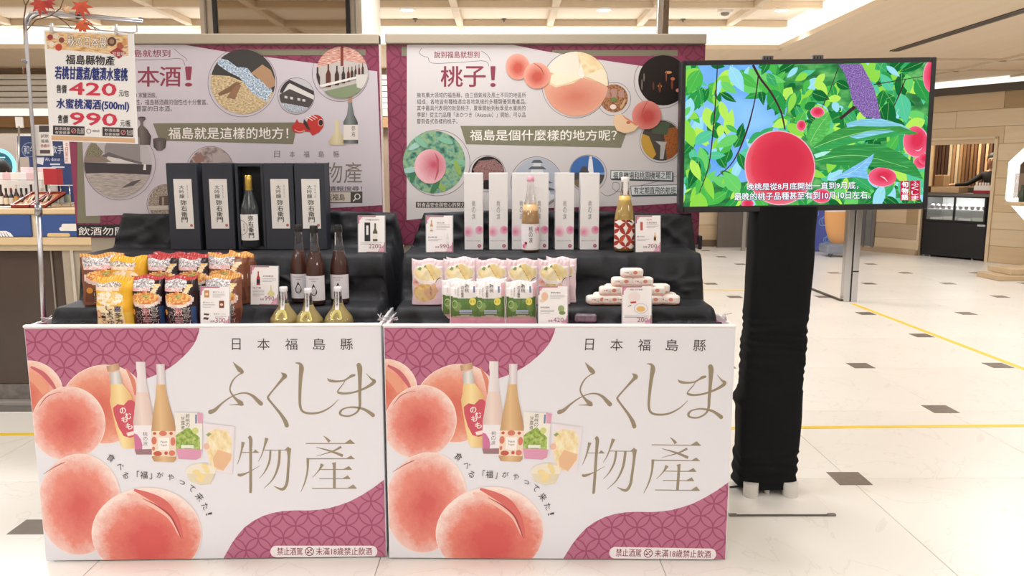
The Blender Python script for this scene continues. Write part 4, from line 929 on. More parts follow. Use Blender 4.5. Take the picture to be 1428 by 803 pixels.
for i, s_ in enumerate(('擁有廣大領域的福島縣，由三個氣候及風土不同的地區所', '組成，各地皆有種植適合各地氣候的多種類優質農產品。', '其中最具代表現的就是桃子，夏季開始到秋季是水蜜桃的', '季節！從主力品種「あかつき（Akatsuki）」開始，可以品', '嘗到各式各樣的桃子。')):
    q.text(TX, s_, 581.5, 129 + 9.1 * i, (733.5, 734, 733, 733, 638)[i], 136.4 + 9.1 * i, 2)
q.stroke(TX, [(588, 67, .5), (585, 74, .5), (592, 79, .5), (597, 80, .5), (603, 88, .5), (640, 87, .5), (675, 85, .5), (682, 92, .5)], 2); q.stroke(TX, [(671, 71, .5), (680, 77, .5), (684, 85, .5)], 2)
for pts, s_, bx in (([(851.5, 237), (938, 239), (938, 252), (851, 249.5)], '福島機場和桃園機場之間', (855, 239.5, 935, 249.5)), ([(879, 259), (960, 256.5), (960, 271), (880, 272.5)], '有定期直飛的航班！', (884, 260.5, 945, 270.5))):
    q.poly(I('3e4a50'), [(x + 1.2, y + 1.6) for x, y in pts], 2); q.poly(I('5d686c'), pts, 3); q.poly(I('dfe3e4'), [(x + (.9 if i in (0, 3) else -.9), y + (.9 if i < 2 else -.9)) for i, (x, y) in enumerate(pts)], 4); q.text(I('33434a'), s_, *bx, 5, .01)
q.stroke(TX, [(838, 268, .5), (846, 273, .5), (856, 270, .5), (864, 262, .5), (862, 255, .5), (855, 255, .5), (854, 262, .5), (862, 267, .5), (880, 262, .5), (920, 252, .5), (945, 245, .5)], 3)
q.rect_(I('4a443f'), 580, 281.5, 655, 289.5, 3); q.text(I('efe9e4'), '對食品安全與安心的努力', 582, 282.5, 648, 288.8, 4)
q.build('printed_lettering', pr2)
gleaf = blotch('ph_leaf', ['2e5f4b', '5c9484', '93b584', '5f9a9c'], 4, 2)
photo(605.5, 226, 43.5, 4, 46, [(gleaf, None)] + [(I(('7db79a', '8fae5e', '3f7a58', '9fc9c0')[k % 4]), ell(605 + 34 * math.cos(k * 1.3), 226 + 34 * math.sin(k * 1.3), 12, 4, 12, k * 50)) for k in range(9)] +
      [(radial('ph_pe', 'c4546c', 'e9b9c0', .25, .1, .1, 1.1, .3), ell(600, 232, 22, 24, 30)), (I('b95a66'), [(606, 212), (612, 222), (612, 240), (606, 254), (609, 238), (609, 222)])], pr2)
def fruit(mt, cx, cy, rx, ry, cr=None, lay=14):
    q.poly(mt, ell(cx, cy, rx, ry, 32, 0, .012, cx), lay)
    if cr: q.stroke(I('a04440'), cr, lay + 1, cap=False)
    q.build('printed_peach', pr2)
pd = radial('ph_pd', 'c2574a', 'e9ab98', 0, -.1, .3, 1.1, .2)
photo(803, 117, 45, -1, 46.5, [(blotch('ph_flesh', ['e3c79a', 'ecdcb4', 'd9b280'], 2, 2), None), (I('e9dfcf'), [(755, 98), (775, 76), (805, 70), (808, 92), (806, 106), (780, 104)]), (radial('ph_skin', 'cd7a66', 'e2ab92', 0, 0, .1, 1.2, .25), [(755, 112), (775, 122), (800, 116), (812, 108), (832, 114), (848, 122), (850, 170), (755, 170)]),
    (I('eee2c8'), [(762, 110), (775, 102), (800, 103), (812, 108), (792, 116), (775, 120)]), (I('efe6da'), [(810, 88), (815, 105), (812, 110), (806, 104)]), (I('ecdfc4'), [(815, 106), (838, 96), (848, 100), (846, 120), (830, 112)])], pr2)
fruit(pd, 722, 93, 17, 18); fruit(pd, 749, 105.5, 18.5, 18.5, [(744, 88, .6), (754, 95, 1.2), (758, 104, .8)])
photo(856, 137, 19.5, 0, 23.5, [(blotch('ph_noodle', ['6b4234', '9c6b4a', 'b98c62'], 7, 3), None)] + [(I('b08a80'), [(842 + 10 * k, 124 + abs(k - 1) * 3), (850 + 10 * k, 123 + k), (850 + 10 * k, 136), (843 + 10 * k, 136)]) for k in range(3)] +
      [(I('6f7f45'), ell(856, 139, 4.5, 3.5, 10)), (I('e6d6c8'), ell(855, 149, 4.5, 3.5, 14)), (I('c7a57e'), [(864, 150), (871, 138), (873, 140), (867, 152)])], pr2)
photo(925, 112, 35, -3, 38, [(I('1c1513'), None)] + [(I(c), ell(x, y, r1, r2, 10)) for c, x, y, r1, r2 in (('c98f5e', 932, 101, 5, 2), ('b86f50', 938, 110, 3, 2.5), ('7b3f2c', 937, 118, 1.5, 7), ('e08a3c', 920, 120, 3, 2), ('6e3a2b', 920, 122, 2, 7), ('5e3a35', 911, 120, 1.3, 6), ('6f6560', 898, 108, 1.2, 6), ('6f6560', 895, 118, 1.2, 8), ('8a4b34', 929, 106, 1, 8), ('c98070', 945, 126, 3, 2.5))], pr2)
photo(922, 196, 28, 0, 30, [(I('4a4640'), None), (I('c59a3e'), [(892, 185), (905, 190), (915, 215), (905, 228), (890, 215)]), (blotch('ph_aut', ['8e3f26', 'b06a35', '4d3a2c'], 8), [(925, 180), (955, 175), (955, 222), (930, 225)]), (I('4f5c46'), [(905, 170), (935, 170), (930, 188), (910, 186)]), (I('b7b3ae'), [(914, 197), (930, 198), (928, 202), (925, 222), (920, 222), (921, 203)])], pr2)
fruit(radial('ph_pr', 'bf4a48', 'de9084', .1, -.1, .3, 1.15, .18), 901.5, 160.5, 20.5, 20, [(903, 141, .5), (898, 150, 1), (894, 162, .6)], 20)
q.poly(I('e8c6a0'), [(857, 160), (866, 158.5), (873, 164), (891, 175), (884, 183), (871, 186), (860, 182), (855, 172)], 22); q.poly(I('d8886a'), [(866, 158.5), (873, 164), (891, 175), (886, 175), (872, 166)], 23); q.disc(I('c46a58'), 876, 171, 3, 2, 23, n=10); q.build('printed_peach', pr2)
photo(680.5, 241, 23, -1, 25.5, [(I('1d191b'), None), (blotch('ph_cherry', ['5f3f40', 'a97f7c', '2b2224'], 9, 4), [(660, 236), (668, 224), (690, 222), (702, 232), (706, 246), (690, 252), (664, 250)]), (I('8c6f6c'), [(660, 250), (676, 250), (672, 262), (660, 260)])], pr2)
ca = I('5c626c'); cw = I('d9dade')
cas = [(I('b3bac6'), None)]
for i, (w, y) in enumerate(((8, 226), (13, 235), (17, 244), (22, 254), (27, 264))):
    cas += [(cw, [(749 - w * .62, y), (749 + w * .62, y), (749 + w * .7, y + 7), (749 - w * .7, y + 7)]), (ca, [(749 - w, y + 1), (749 - w * .6, y - 3), (749 + w * .6, y - 3), (749 + w, y + 1)])]
cas += [(cw, [(725, 271), (773, 271), (778, 290), (720, 290)]), (I('6e7468'), [(715, 276), (730, 272), (735, 290), (715, 290)])]
photo(749, 253, 33, -1, 35.5, cas, pr2)
photo(819, 241, 24, 1, 26, [(I('3f6eb0'), None), (I('7fa0c8'), [(790, 244), (850, 240), (850, 256), (790, 256)]), (I('e9ebee'), [(821, 222), (826, 222), (828, 243), (819.5, 243)]), (I('4c4b50'), [(795, 242), (808, 240), (812, 232), (818, 232), (822, 242), (845, 244), (845, 270), (795, 270)]), (I('7a6a50'), [(800, 252), (812, 248), (812, 262), (802, 262)]), (I('dfe2e6'), [(822, 218), (825, 218), (825.5, 222), (821.5, 222)])], pr2)
# ============================================================ PRODUCTS
def kids_dup(o, loc, rz=0, label=None): return dup(o, loc=loc, rz=rz, label=label)
ZT = .884   # floor of the cart trays
def X(px, py, Y): return at(px, py, Y).x
# --- black gift boxes (sake)
BXM = P('2b303c', .5, 0, .06, 6); BXS = P('1c1f28', .55, 0, .05, 6); LAB = P('e9e7e4', .6, 0, .02, 20)
def calli(pr, cx, top, h, wd, lay=2, first='大吟醸', second='弥右衛門'):
    n = .36; y = top
    pr.vtext(I('262326'), first, cx - wd * .04, top, top - h * n, wd * .52, lay, .0)
    pr.vtext(I('1c191b'), second, cx + wd * .08, top - h * (n + .03), top - h, wd * .62, lay, .012)
def gift_box(label, loc):
    t = thing('gift_box', label, 'box', loc, 0, 'black sake gift boxes'); w, h, d = .124, .357, .10
    m = MB(); m.box(-w / 2, w / 2, 0, d, 0, h, BXM, .002); m.mats = [BXM]; m.build('box_body', t)
    m = MB(); m.box(-w / 2 - .001, w / 2 + .001, .02, d + .001, h - .002, h + .001, BXS); m.build('box_lid', t)
    m = MB(); m.box(-.034, .04, -.0012, .0002, .088, .292, LAB); lb = m.build('paper_label', t)
    p = Print(off=.0014); calli(p, .0, .268, .155, .04); p.vtext(I('8a8486'), '純米仕込', .022, .27, .215, .005, 2); p.disc(I('b56a66'), .03, .102, .006, lay=2, n=12); p.build('printed_lettering', lb)
    return t
Yb = 3.235; zb = Z2 + .002
bx = [(256, 'black sake gift box with white label, leftmost on the top step'), (305, 'black sake gift box with white label, directly left of the open box'), (389, 'black sake gift box with white label, directly right of the open box'), (431, 'black sake gift box with white label, rightmost of the black boxes')]
g0 = gift_box(bx[0][1], (X(257, 300, Yb - .005), Yb - .01, zb))
kids_dup(g0, (X(305.5, 300, Yb), Yb, zb), R(-1), bx[1][1]); kids_dup(g0, (X(390, 300, Yb), Yb + .005, zb), R(0), bx[2][1]); kids_dup(g0, (X(433.5, 300, Yb), Yb, zb), R(1), bx[3][1])
t = thing('open_gift_box', 'open black gift box showing a dark gold-foiled sake bottle inside', 'box', (X(349, 300, Yb), Yb + .01, zb)); w, h, d = .118, .357, .095
m = MB(); m.box(-w / 2, w / 2, d - .004, d, 0, h, BXS); m.box(-w / 2, -w / 2 + .012, 0, d - .004, 0, h, BXM, .001); m.box(w / 2 - .012, w / 2, 0, d - .004, 0, h, BXM, .001); m.box(-w / 2 + .012, w / 2 - .012, 0, d - .004, h - .014, h, BXM, .001); m.box(-w / 2 + .012, w / 2 - .012, 0, d - .004, 0, .012, BXM, .001); m.build('box_body', t)
m = MB(); m.box(-.044, .044, .05, d - .005, .013, h - .016, P('15161b', .7)); m.build('inner_lining', t)
def cylpr(r, off=.0005): return Print(map3=lambda a, b, o: ((r + o) * math.sin(a / r), -(r + o) * math.cos(a / r), b), off=off)
def wrap(m, r, z0, z1, half, mat, seg=20):
    m.grid(seg, 2, lambda i, j: (r * math.sin(half * (2 * i / seg - 1)), -r * math.cos(half * (2 * i / seg - 1)), z0 + (z1 - z0) * j / 2), mat)
t = thing('sake_bottle', 'dark sake bottle with gold foil neck and white label inside the open gift box', 'bottle', (X(349, 320, Yb), Yb + .005, zb + .013))
m = MB(); m.lathe([(.034, 0), (.037, .004), (.037, .15), (.034, .168), (.022, .205), (.0145, .235), (.0135, .262)], P('34383a', .22, 0, 0, 3, .5), 28); m.build('glass_body', t)
m = MB(); m.lathe([(.0148, .232), (.0155, .236), (.0145, .27), (.0142, .292), (.012, .295)], P('d6b45c', .3, .75, .25, 60), 18); m.build('gold_foil', t)
m = MB(); wrap(m, .0378, .028, .135, 1.25, LAB); lb = m.build('paper_label', t)
p = cylpr(.0378); calli(p, .012, .13, .1, .034, 1, '', '弥右衛門') if False else p.vtext(I('1c191b'), '弥右衛門', .014, .132, .036, .02, 1, .015); p.ring(I('4a4648'), -.03, .08, .03, .0015, 1, n=30); p.vtext(I('5a5456'), '大吟醸', -.016, .1, .066, .008, 1); p.build('printed_lettering', lb)

# --- three tall persimmon wine bottles
GCL = glass('clear_glass', 'f4f2f4', .03)
def wine(loc, label):
    t = thing('wine_bottle', label, 'bottle', loc, 0, 'amber wine bottles')
    pf = [(.030, 0), (.0345, .004), (.0355, .012), (.0355, .125), (.033, .15), (.022, .195), (.0155, .235), (.0135, .27), (.0135, .292)]
    m = MB(); m.lathe(pf, GCL, 28); m.build('glass_body', t)
    m = MB(); m.lathe([(max(.001, r - .0025), z + (.003 if z < .01 else 0)) for r, z in pf[:6]] + [(.0185, .2), (.0001, .2)], P('5d352d', .25, 0, .08, 6, .5), 24); m.build('amber_liquid', t)
    m = MB(); m.lathe([(.0148, .272), (.0152, .274), (.0152, .297), (.014, .300)], P('1a1718', .35), 18); m.build('bottle_cap', t)
    m = MB(); wrap(m, .0361, .018, .112, 1.35, P('dedbe2', .5, 0, .01)); lb = m.build('paper_label', t)
    p = cylpr(.0361); K_ = I('352f36'); p.text(I('6a6670'), 'PERSIMMON', -.018, .103, .018, .099, 1); p.text(I('6a6670'), 'WINE', -.009, .094, .009, .090, 1)
    p.poly(K_, [(0, .084)] + [(.0125 * math.sin(R(a)), .052 - .0145 * math.cos(R(a))) for a in range(120, -121, -15)], 1); p.ring(I('8b7a6c'), 0, .051, .0065, .0012, 2, n=16); p.stroke(I('8b7a6c'), [(0, .044, .001), (0, .058, .001)], 2); p.build('printed_emblem', lb)
    return t
w0 = wine((X(420, 415, 2.985), 2.985, Z1 + .0035), 'tall amber wine bottle with black cap, leftmost of three on the lower step')
kids_dup(w0, (X(442.5, 415, 2.94), 2.925, Z1 + .0035), 0, 'tall amber wine bottle with black cap, middle of three, overlapping its left neighbour')
kids_dup(w0, (X(475.5, 415, 2.975), 2.965, Z1 + .0035), 0, 'tall amber wine bottle with black cap standing apart at the right')
# --- three flasks
def flask(loc, label):
    t = thing('flask_bottle', label, 'bottle', loc, 0, 'round flask bottles')
    pf = [(.035, 0), (.047, .006), (.051, .022), (.047, .042), (.036, .062), (.024, .082), (.0165, .102), (.0135, .13), (.0125, .165)]
    m = MB(); m.lathe(pf, GCL, 28); m.build('glass_body', t)
    m = MB(); m.lathe([(max(.001, r - .002), z + (.003 if z < .01 else 0)) for r, z in pf[:6]] + [(.0155, .098), (.0001, .098)], P('cdb976', .35, 0, .06, 8), 24); m.build('yellow_liquid', t)
    m = MB(); m.lathe([(.0135, .158), (.014, .16), (.014, .176), (.0125, .178)], P('e8e6ea', .3, .2), 18); m.build('bottle_cap', t)
    def r_at(z):
        for (r0, z0), (r1, z1) in zip(pf, pf[1:]):
            if z0 <= z <= z1: return r0 + (r1 - r0) * (z - z0) / (z1 - z0)
        return .0138
    p = Print(map3=lambda a, b, o: ((r_at(b) + o) * math.sin(a / max(r_at(b), .01)), -(r_at(b) + o) * math.cos(a / max(r_at(b), .01)), b), off=.0008)
    LBm = P('e9e7ea', .5); 
    for k in range(8): z0, z1 = .164 - k * .0105, .164 - (k + 1) * .0105; p.poly(LBm, [(-.0065, z0), (.0065, z0), (.0065, z1), (-.0065, z1)], 0)
    YL_ = P('f6ea8e', .35)
    for k in range(7):
        z0, z1 = .08 - k * .005, .08 - (k + 1) * .005; a, b = .0065 + .0145 * (k / 7) ** .6, .0065 + .0145 * ((k + 1) / 7) ** .6; p.poly(YL_, [(-a, z0), (a, z0), (b, z1), (-b, z1)], 0)
    p.poly(YL_, [(-.021, .045), (.021, .045), (.017, .039), (-.017, .039)], 0)
    p.vtext(I('6a6668'), '日本柚子酒', 0, .158, .098, .006, 2); p.build('paper_label', t)
    return t
f0 = flask((X(398.5, 440, 2.845), 2.83, ZT + .001), 'round-bellied yellow flask bottle, leftmost of three at the cart lip')
kids_dup(f0, (X(429.5, 445, 2.81), 2.79 + .035, ZT - .004), 0, 'round-bellied yellow flask bottle, middle of three, lowest of the flasks'); kids_dup(f0, (X(473.5, 440, 2.845), 2.83, ZT + .001), 0, 'round-bellied yellow flask bottle standing apart at the right')

for o in C.objects:
    if o.name.startswith('flask_bottle'): o.scale = (1.06, 1.06, .83)
# --- soft bags
def bag(name, w, h, d, art, crimp, edge_pow=.6, gus=.5, seed=0, lean=.03, nu=30, nv=44):
    """closed pouch: returns mesh builder and the front surface (u,v)->(x,y,z)"""
    rr = random.Random(seed)
    def th(v): return d / 2 * (max(0, (1 - ((v - .32) / .68) ** 2)) ** .55 if v > .32 else .75 + .25 * (v / .32))
    def surf(u, v, side):
        b = th(v) * max(0, 1 - abs(u) ** 3.2) ** edge_pow
        wv = w / 2 * (1 - .03 * math.sin(v * math.pi) + .012 * math.sin(v * 17 + seed))
        n_ = noise.noise(Vector((u * 2.2 + seed, v * 4, side))) * .0035 + noise.noise(Vector((u * 7 + seed, v * 9, side))) * .0014
        if v > .92: n_ += .002 * math.sin(u * 26 + seed)
        return (u * wv, -side * (b + n_ * min(1, 4 * (1 - abs(u))) + .0004) + lean * v * h, h * v + (.004 * math.sin(u * 5 + seed) if v > .85 else 0))
    m = MB()
    m.grid(nu, nv, lambda i, j: surf(2 * i / nu - 1, j / nv, 1), None, matfn=lambda u, v: art(2 * u - 1, v))
    m.grid(nu, nv, lambda i, j: surf(1 - 2 * i / nu, j / nv, -1), None, matfn=lambda u, v: art(.99, v))
    n1 = [surf(2 * i / nu - 1, 0, 1) for i in range(nu + 1)] + [surf(1 - 2 * i / nu, 0, -1) for i in range(nu + 1)]
    m.add(n1, [tuple(range(len(n1)))[::-1]], art(0, 0))
    return m, surf
def bagprint(surf): return Print(map3=lambda a, b, o: (lambda q: (q[0], q[1] - o, q[2]))(surf(max(-1, min(1, a)), max(0, min(1, b)), 1)), off=.0012, step=.0003)
G_ = lambda c, r=.28: P(c, r, 0, .06, 14, .5, key=('bag', c, r))
def inside(u, v, cx, cy, rx, ry): return ((u - cx) / rx) ** 2 + ((v - cy) / ry) ** 2 < 1
def ramen_art(kind):
    main, crimp, dark = {'yellow': ('f0b62e', 'ef9a2a', 'e8952a'), 'red': ('2b1c22', 'a8323a', '3c1d24'), 'brown': ('83503a', 'c9853e', '6a3c2c')}[kind]
    def f(u, v):
        if v > .93: return G_(crimp) if int((u + 1) * 15) % 2 else G_({'brown': 'e6b070', 'red': 'c24a48', 'yellow': 'f7c356'}[kind])
        if abs(u) > .93: return G_(main)
        if kind == 'yellow':
            if v > .80 and v < .88 and u < .5: return P2('f8f2ea', '8a7a70', 120)
            if .72 < v <= .80 and u < .4: return P2('f4c8b8', 'f8ecd8', 60)
            if inside(u, v, -.15, .58, .78, .14): return P2('fbf3e2', 'f0c860', 40)
            if v < .44 and u < .62: return P2('f8e8c4', 'f0d494', 12)
            return G_(main) if u < .3 or v > .3 else G_('f3c84a')
        if inside(u, v, -.05, .57, .80, .125):
            if inside(u, v, .02, .615, .2, .04): return P2('4f8a34', 'e8c070', 200)
            return P2('d8783c', 'f4cf7e', 60)
        if inside(u, v, -.05, .54, .93, .155): return P2('f6ece6', 'e2c6c0', 30)
        if abs(u - .12 - (v - .5) * 1.6) < .16 and .6 < v < .84: return P2('f0c468', 'f8ecd4', 50)
        if v > .78 and u < .45: return P2('f6f2f2', '8c848c', 120)
        if .70 < v <= .78 and u < .3: return P2('e8a0a8', 'f4e4e2', 60)
        if kind == 'red' and v < .42 and u > .72: return G_('33507f')
        if v < .06: return G_('1f1c24' if kind == 'red' else main)
        return G_(main if v > .33 else dark)
    return f
def ramen(kind, label, loc, rz=0, w=.155, h=.285, seed=1, first=None):
    t = thing('ramen_bag', label, 'noodles', loc, rz, 'bags of ramen noodles')
    m, sf = bag('b', w, h, .085, ramen_art(kind), None, seed=seed); body = m.build('bag_body', t)
    p = bagprint(sf); Wt = I('f4efec'); Kk = I('1d1a20')
    for k in range(0):   # brushed band of the heading
        p.stroke(Kk, [(-.72 + .1 * k, .83 - k * .035, .05), (-.2, .845 - k * .035, .06), (.45 - .1 * k, .815 - k * .035, .04)], 0, cap=False); p.stroke(P2('f6f2ee', '6a6068', 130), [(-.7 + .1 * k, .833 - k * .035, .035), (-.2, .848 - k * .035, .045), (.43 - .1 * k, .818 - k * .035, .03)], 1, cap=False)
    if kind == 'yellow':
        p.vtext(I('2a3a7c'), '喜', .36, .44, .31, .38, 3, .012); p.vtext(I('1f1b22'), ' 多方', .36, .44, .05, .38, 2, .012)
        p.vtext(I('1f1b22'), 'しょうゆ', -.06, .44, .05, .34, 2, .015); p.vtext(I('3a2f2f'), 'ラーメン', -.42, .30, .05, .24, 2, .01)
        p.ring(I('d6684a'), -.7, .26, .13, .025, 1, n=18, ry=.07)
    else:
        p.vtext(Wt, '喜多方', .5, .41, .05, .42, 1, .05); p.vtext(Kk, '喜多方', .5, .41, .05, .36, 2, .0)
        p.vtext(Wt, '激辛' if kind == 'red' else '味噌', .02, .40, .05, .52, 1, .05); p.vtext(I('b83440' if kind == 'red' else '7a3a2a'), '激辛' if kind == 'red' else '味噌', .02, .40, .05, .46, 2, .01)
        p.vtext(Wt, 'ラーメン', -.45, .32, .05, .28, 1, .04); p.vtext(Kk, 'ラーメン', -.45, .32, .05, .24, 2); p.disc(I('dd9a3e'), -.78, .30, .13, .06, 1, n=14)
    p.build('printed_lettering', body); return t
def rdup(src, px, py, Y, z, label, rz=0): return kids_dup(src, (X(px, py, Y), Y, z), R(rz), label)
zf, zr = ZT + .004, Z1 + .0035
ry = ramen('yellow', 'yellow ramen bag at the left end of the front row', (X(163, 420, 2.84), 2.835, zf), R(-3), .148, .184, 1)
rr0 = ramen('red', 'dark red-topped ramen bag in the front row beside the yellow bag', (X(209, 420, 2.84), 2.84, zf), R(2), .124, .186, 2)
rdup(rr0, 254, 420, 2.83, zf, 'dark red-topped ramen bag in the front row, left of the 300 price card', -1)
rb = ramen('brown', 'brown ramen bag half hidden behind the 300 price card', (X(312, 420, 2.86), 2.865, zf), R(4), .135, .184, 3)
ry2 = ramen('yellow', 'yellow ramen bag standing behind in the back row', (X(181, 380, 2.955), 2.955, Z1 + .003), R(2), .145, .182, 4)
rr1 = ramen('red', 'red-topped ramen bag in the back row right of the yellow one', (X(230, 380, 2.955), 2.955, Z1), R(-2), .136, .188, 5)
rdup(rr1, 272, 380, 2.96, Z1, 'red-topped ramen bag in the back row beside the large brown bag', 3)
rdup(rr1, 238, 380, 3.02, Z1 + .004, 'red-topped ramen bag hidden at the very back, only its crimped top showing at the left', -4); rdup(rr1, 287, 380, 3.015, Z1 + .002, 'red-topped ramen bag at the very back, its top showing left of the large brown bag', 5)
rb2 = ramen('brown', 'large brown ramen bag with striped crimp at the right end of the back row', (X(318, 380, 2.955), 2.955, zr), R(-3), .155, .192, 6)
rdup(rb2, 337, 390, 3.005, zr, 'brown ramen bag turned sideways at the right end behind the large one', -35)
rdup(rb2, 146, 392, 2.955, zr - .0, 'brown ramen bag turned sideways at the far left end of the noodles', 38)

def peach_art(u, v):
    if v > .955 or abs(u) > .93: return G_('ecdadf')
    if inside(u, v, 0, .70, .86, .17):
        if abs(u * .6 + v - .78) < .012: return G_('c9a95c')
        return G_(('f2e2ae', 'f4e9c2', 'efd898')[int((u + 2) * 2.5 + v * 4) % 3])
    if inside(u, v, 0, .68, .92, .22): return G_('f3ece6')
    if inside(u, v, -.74, .5, .2, .085): return G_('e7b3a6')
    a_, b__ = (u - .22) * .8 + (v - .3) * .9, -(u - .22) * .35 + (v - .3) * 1.25
    if abs(a_) < .34 and abs(b__) < .17: return G_('e0b893', .5)
    if inside(u, v, -.2, .27, .7, .2): return P2('e4c78e', 'd2a860', 26)
    return G_('edd3da' if v > .12 else 'eac9d6')
def peach_bag(label, loc, rz=0, seed=1):
    t = thing('peach_pouch', label, 'snack', loc, rz, 'pouches of peach slices'); m, sf = bag('p', .125, .172, .04, peach_art, None, seed=seed, nu=36, nv=48); b = m.build('pouch_body', t); p = bagprint(sf)
    p.poly(I('7c9465'), [(-.62, .78), (-.5, .84), (-.36, .82), (-.44, .76)], 1); p.poly(I('7c9465'), [(-.26, .83), (-.18, .87), (-.08, .85), (-.16, .82)], 1)
    p.vtext(I('8a6a50'), 'もも', .2, .42, .2, .12, 2); p.stroke(I('3b3532'), [(.5, .5, .02), (.6, .56, .02), (.8, .6, .015)], 2); p.text(I('c2605a'), '桃', -.84, .53, -.64, .47, 2)
    p.build('printed_picture', b); return t
p0 = peach_bag('pale pink peach pouch standing fully visible at the left end of its row', (X(597.5, 400, 2.93), 2.925, Z1 + .0035), R(0), 1)
for px, lb, rz in ((641.5, 'pale pink peach pouch second from the left in the back row', 1), (686, 'pale pink peach pouch in the middle of the back row', -1), (729, 'pale pink peach pouch second from the right, its foot behind the green pouches', 1)): kids_dup(p0, (X(px, 400, 2.93), 2.925, Z1 + .0035), R(rz), lb)
kids_dup(p0, (X(772, 400, 2.93), 2.925, Z1 + .0035), R(0), 'pale pink peach pouch behind the 420 price card')
kids_dup(p0, (X(782, 398, 2.98), 2.985, Z1 + .0035), R(-22), 'peach pouch turned sideways at the right end, showing its orange side'); kids_dup(p0, (X(645, 400, 2.98), 2.985, Z1 + .0035), R(3), 'peach pouch standing in second row behind the second pouch, only its top rim showing')
gf = [G_(c) for c in ('6d8a48', '587a3c', '7f9c58')]
def green_art(u, v):
    if v > .955 or abs(u) > .95: return G_('f0e8ea')
    e = .60 + .06 * u * u
    if v > e: return G_('f3efef') if u < .75 else G_('e9b9c4')
    if v > .20 + .03 * math.cos(u * 3):
        for cx, cy in ((-.5, .42), (.1, .38), (.6, .42), (-.1, .5), (-.7, .3), (.4, .27)):
            if inside(u, v, cx, cy, .26, .11): return gf[int(abs(cx * 10)) % 3]
        return gf[1]
    return G_('d9a3b4') if v < .14 else G_('b9a39a')
def green_bag(label, loc, rz=0, seed=1):
    t = thing('green_peach_pouch', label, 'snack', loc, rz, 'pouches of green young peaches'); m, sf = bag('p', .118, .162, .045, green_art, None, seed=seed, nu=36, nv=48); b = m.build('pouch_body', t); p = bagprint(sf)
    p.vtext(INK, '若桃', .12, .92, .74, .26, 1, .01); p.vtext(INK, 'の甘露煮', -.16, .87, .62, .18, 1); p.vtext(I('9a949a'), '福島産の若桃', -.44, .86, .66, .08, 1); p.vtext(I('9a949a'), 'やわらか', -.62, .86, .7, .08, 1)
    p.poly(I('7c8ab0'), [(.52, .9), (.64, .9), (.64, .74), (.52, .74)], 1); p.disc(I('e4d968'), .5, .54, .22, .085, 1, n=20); p.text(I('7c7430'), '国産', .36, .57, .62, .51, 2)
    p.ring(I('a9c08a'), -.66, .47, .17, .03, 1, n=16, ry=.08)
    for k in range(3): p.stroke(I('c2cfe0'), [(-.35, .34 - k * .035, .018), (.45, .34 - k * .035, .018)], 1, cap=False)
    p.build('printed_lettering', b); return t
q0 = green_bag('green and white young-peach pouch, front one of the overlapping left pair', (X(649, 425, 2.835), 2.835, ZT + .008), R(-2), 2)
kids_dup(q0, (X(637.5, 425, 2.875), 2.88, ZT + .008), R(6), 'green and white young-peach pouch, rear one of the overlapping left pair')
kids_dup(q0, (X(683, 425, 2.835), 2.83, ZT + .008), R(0), 'green and white young-peach pouch in the middle of the front row'); kids_dup(q0, (X(686, 425, 2.875), 2.88, ZT + .012), R(2), 'young-peach pouch behind the middle one, only its pink rim showing')
kids_dup(q0, (X(726.5, 425, 2.835), 2.83, ZT + .008), R(2), 'green and white young-peach pouch left of the 420 price card')

# --- white wine boxes
pg = radial('box_dot', 'e88fb4', 'fbe6ee', -.2, -.2, .1, 1.1, .08); pg2 = radial('box_dot2', 'dc6f9e', 'f3bcd2', .2, .2, .1, 1.2, .06)
def wbox(label, loc, rz=0):
    t = thing('wine_carton', label, 'box', loc, rz, 'white wine cartons'); w, h, d = .0775, .318, .078
    m = MB(); m.box(-w / 2, w / 2, 0, d, 0, h, P('f1f0f2', .4, 0, .01), .0012); b = m.build('carton_body', t)
    p = Print(rect=(-w / 2 + .001, w / 2 - .001, .001, h - .001), off=.0004, step=.0002)
    p.disc(pg, -.020, .078, .024, lay=0); p.disc(pg2, .023, .082, .017, lay=1); p.vtext(I('7d7a80'), '桃の涙', .0, .205, .125, .014, 1); p.stroke(I('c8c4c8'), [(-.03, .165, .0005), (.03, .165, .0005)], 1, cap=False)
    p.text(I('a9a4a8'), 'PEACH WINE', -.032, .040, .028, .035, 1); p.disc(I('a83350'), .023, .016, .0075, lay=1, n=20); p.text(I('f6eef0'), '桃', .0195, .0195, .0265, .0125, 2); p.build('printed_design', b); return t
Yw = 3.225
c0 = wbox('white wine carton with pink dots, leftmost on the top step', (X(660.5, 300, Yw), Yw, zb))
for px, lb, dy in ((695, 'white wine carton with pink dots, second from the left', 0), (727, 'white wine carton with pink dots behind the left side of the peach wine bottle', .01), (752, 'white wine carton with pink dots behind the right side of the peach wine bottle', .01), (787.5, 'white wine carton with pink dots, directly right of the peach wine bottle', 0), (822.5, 'white wine carton with pink dots at the right end beside the petal-label bottle', 0)):
    kids_dup(c0, (X(px, 300, Yw), Yw + dy, zb), 0, lb)
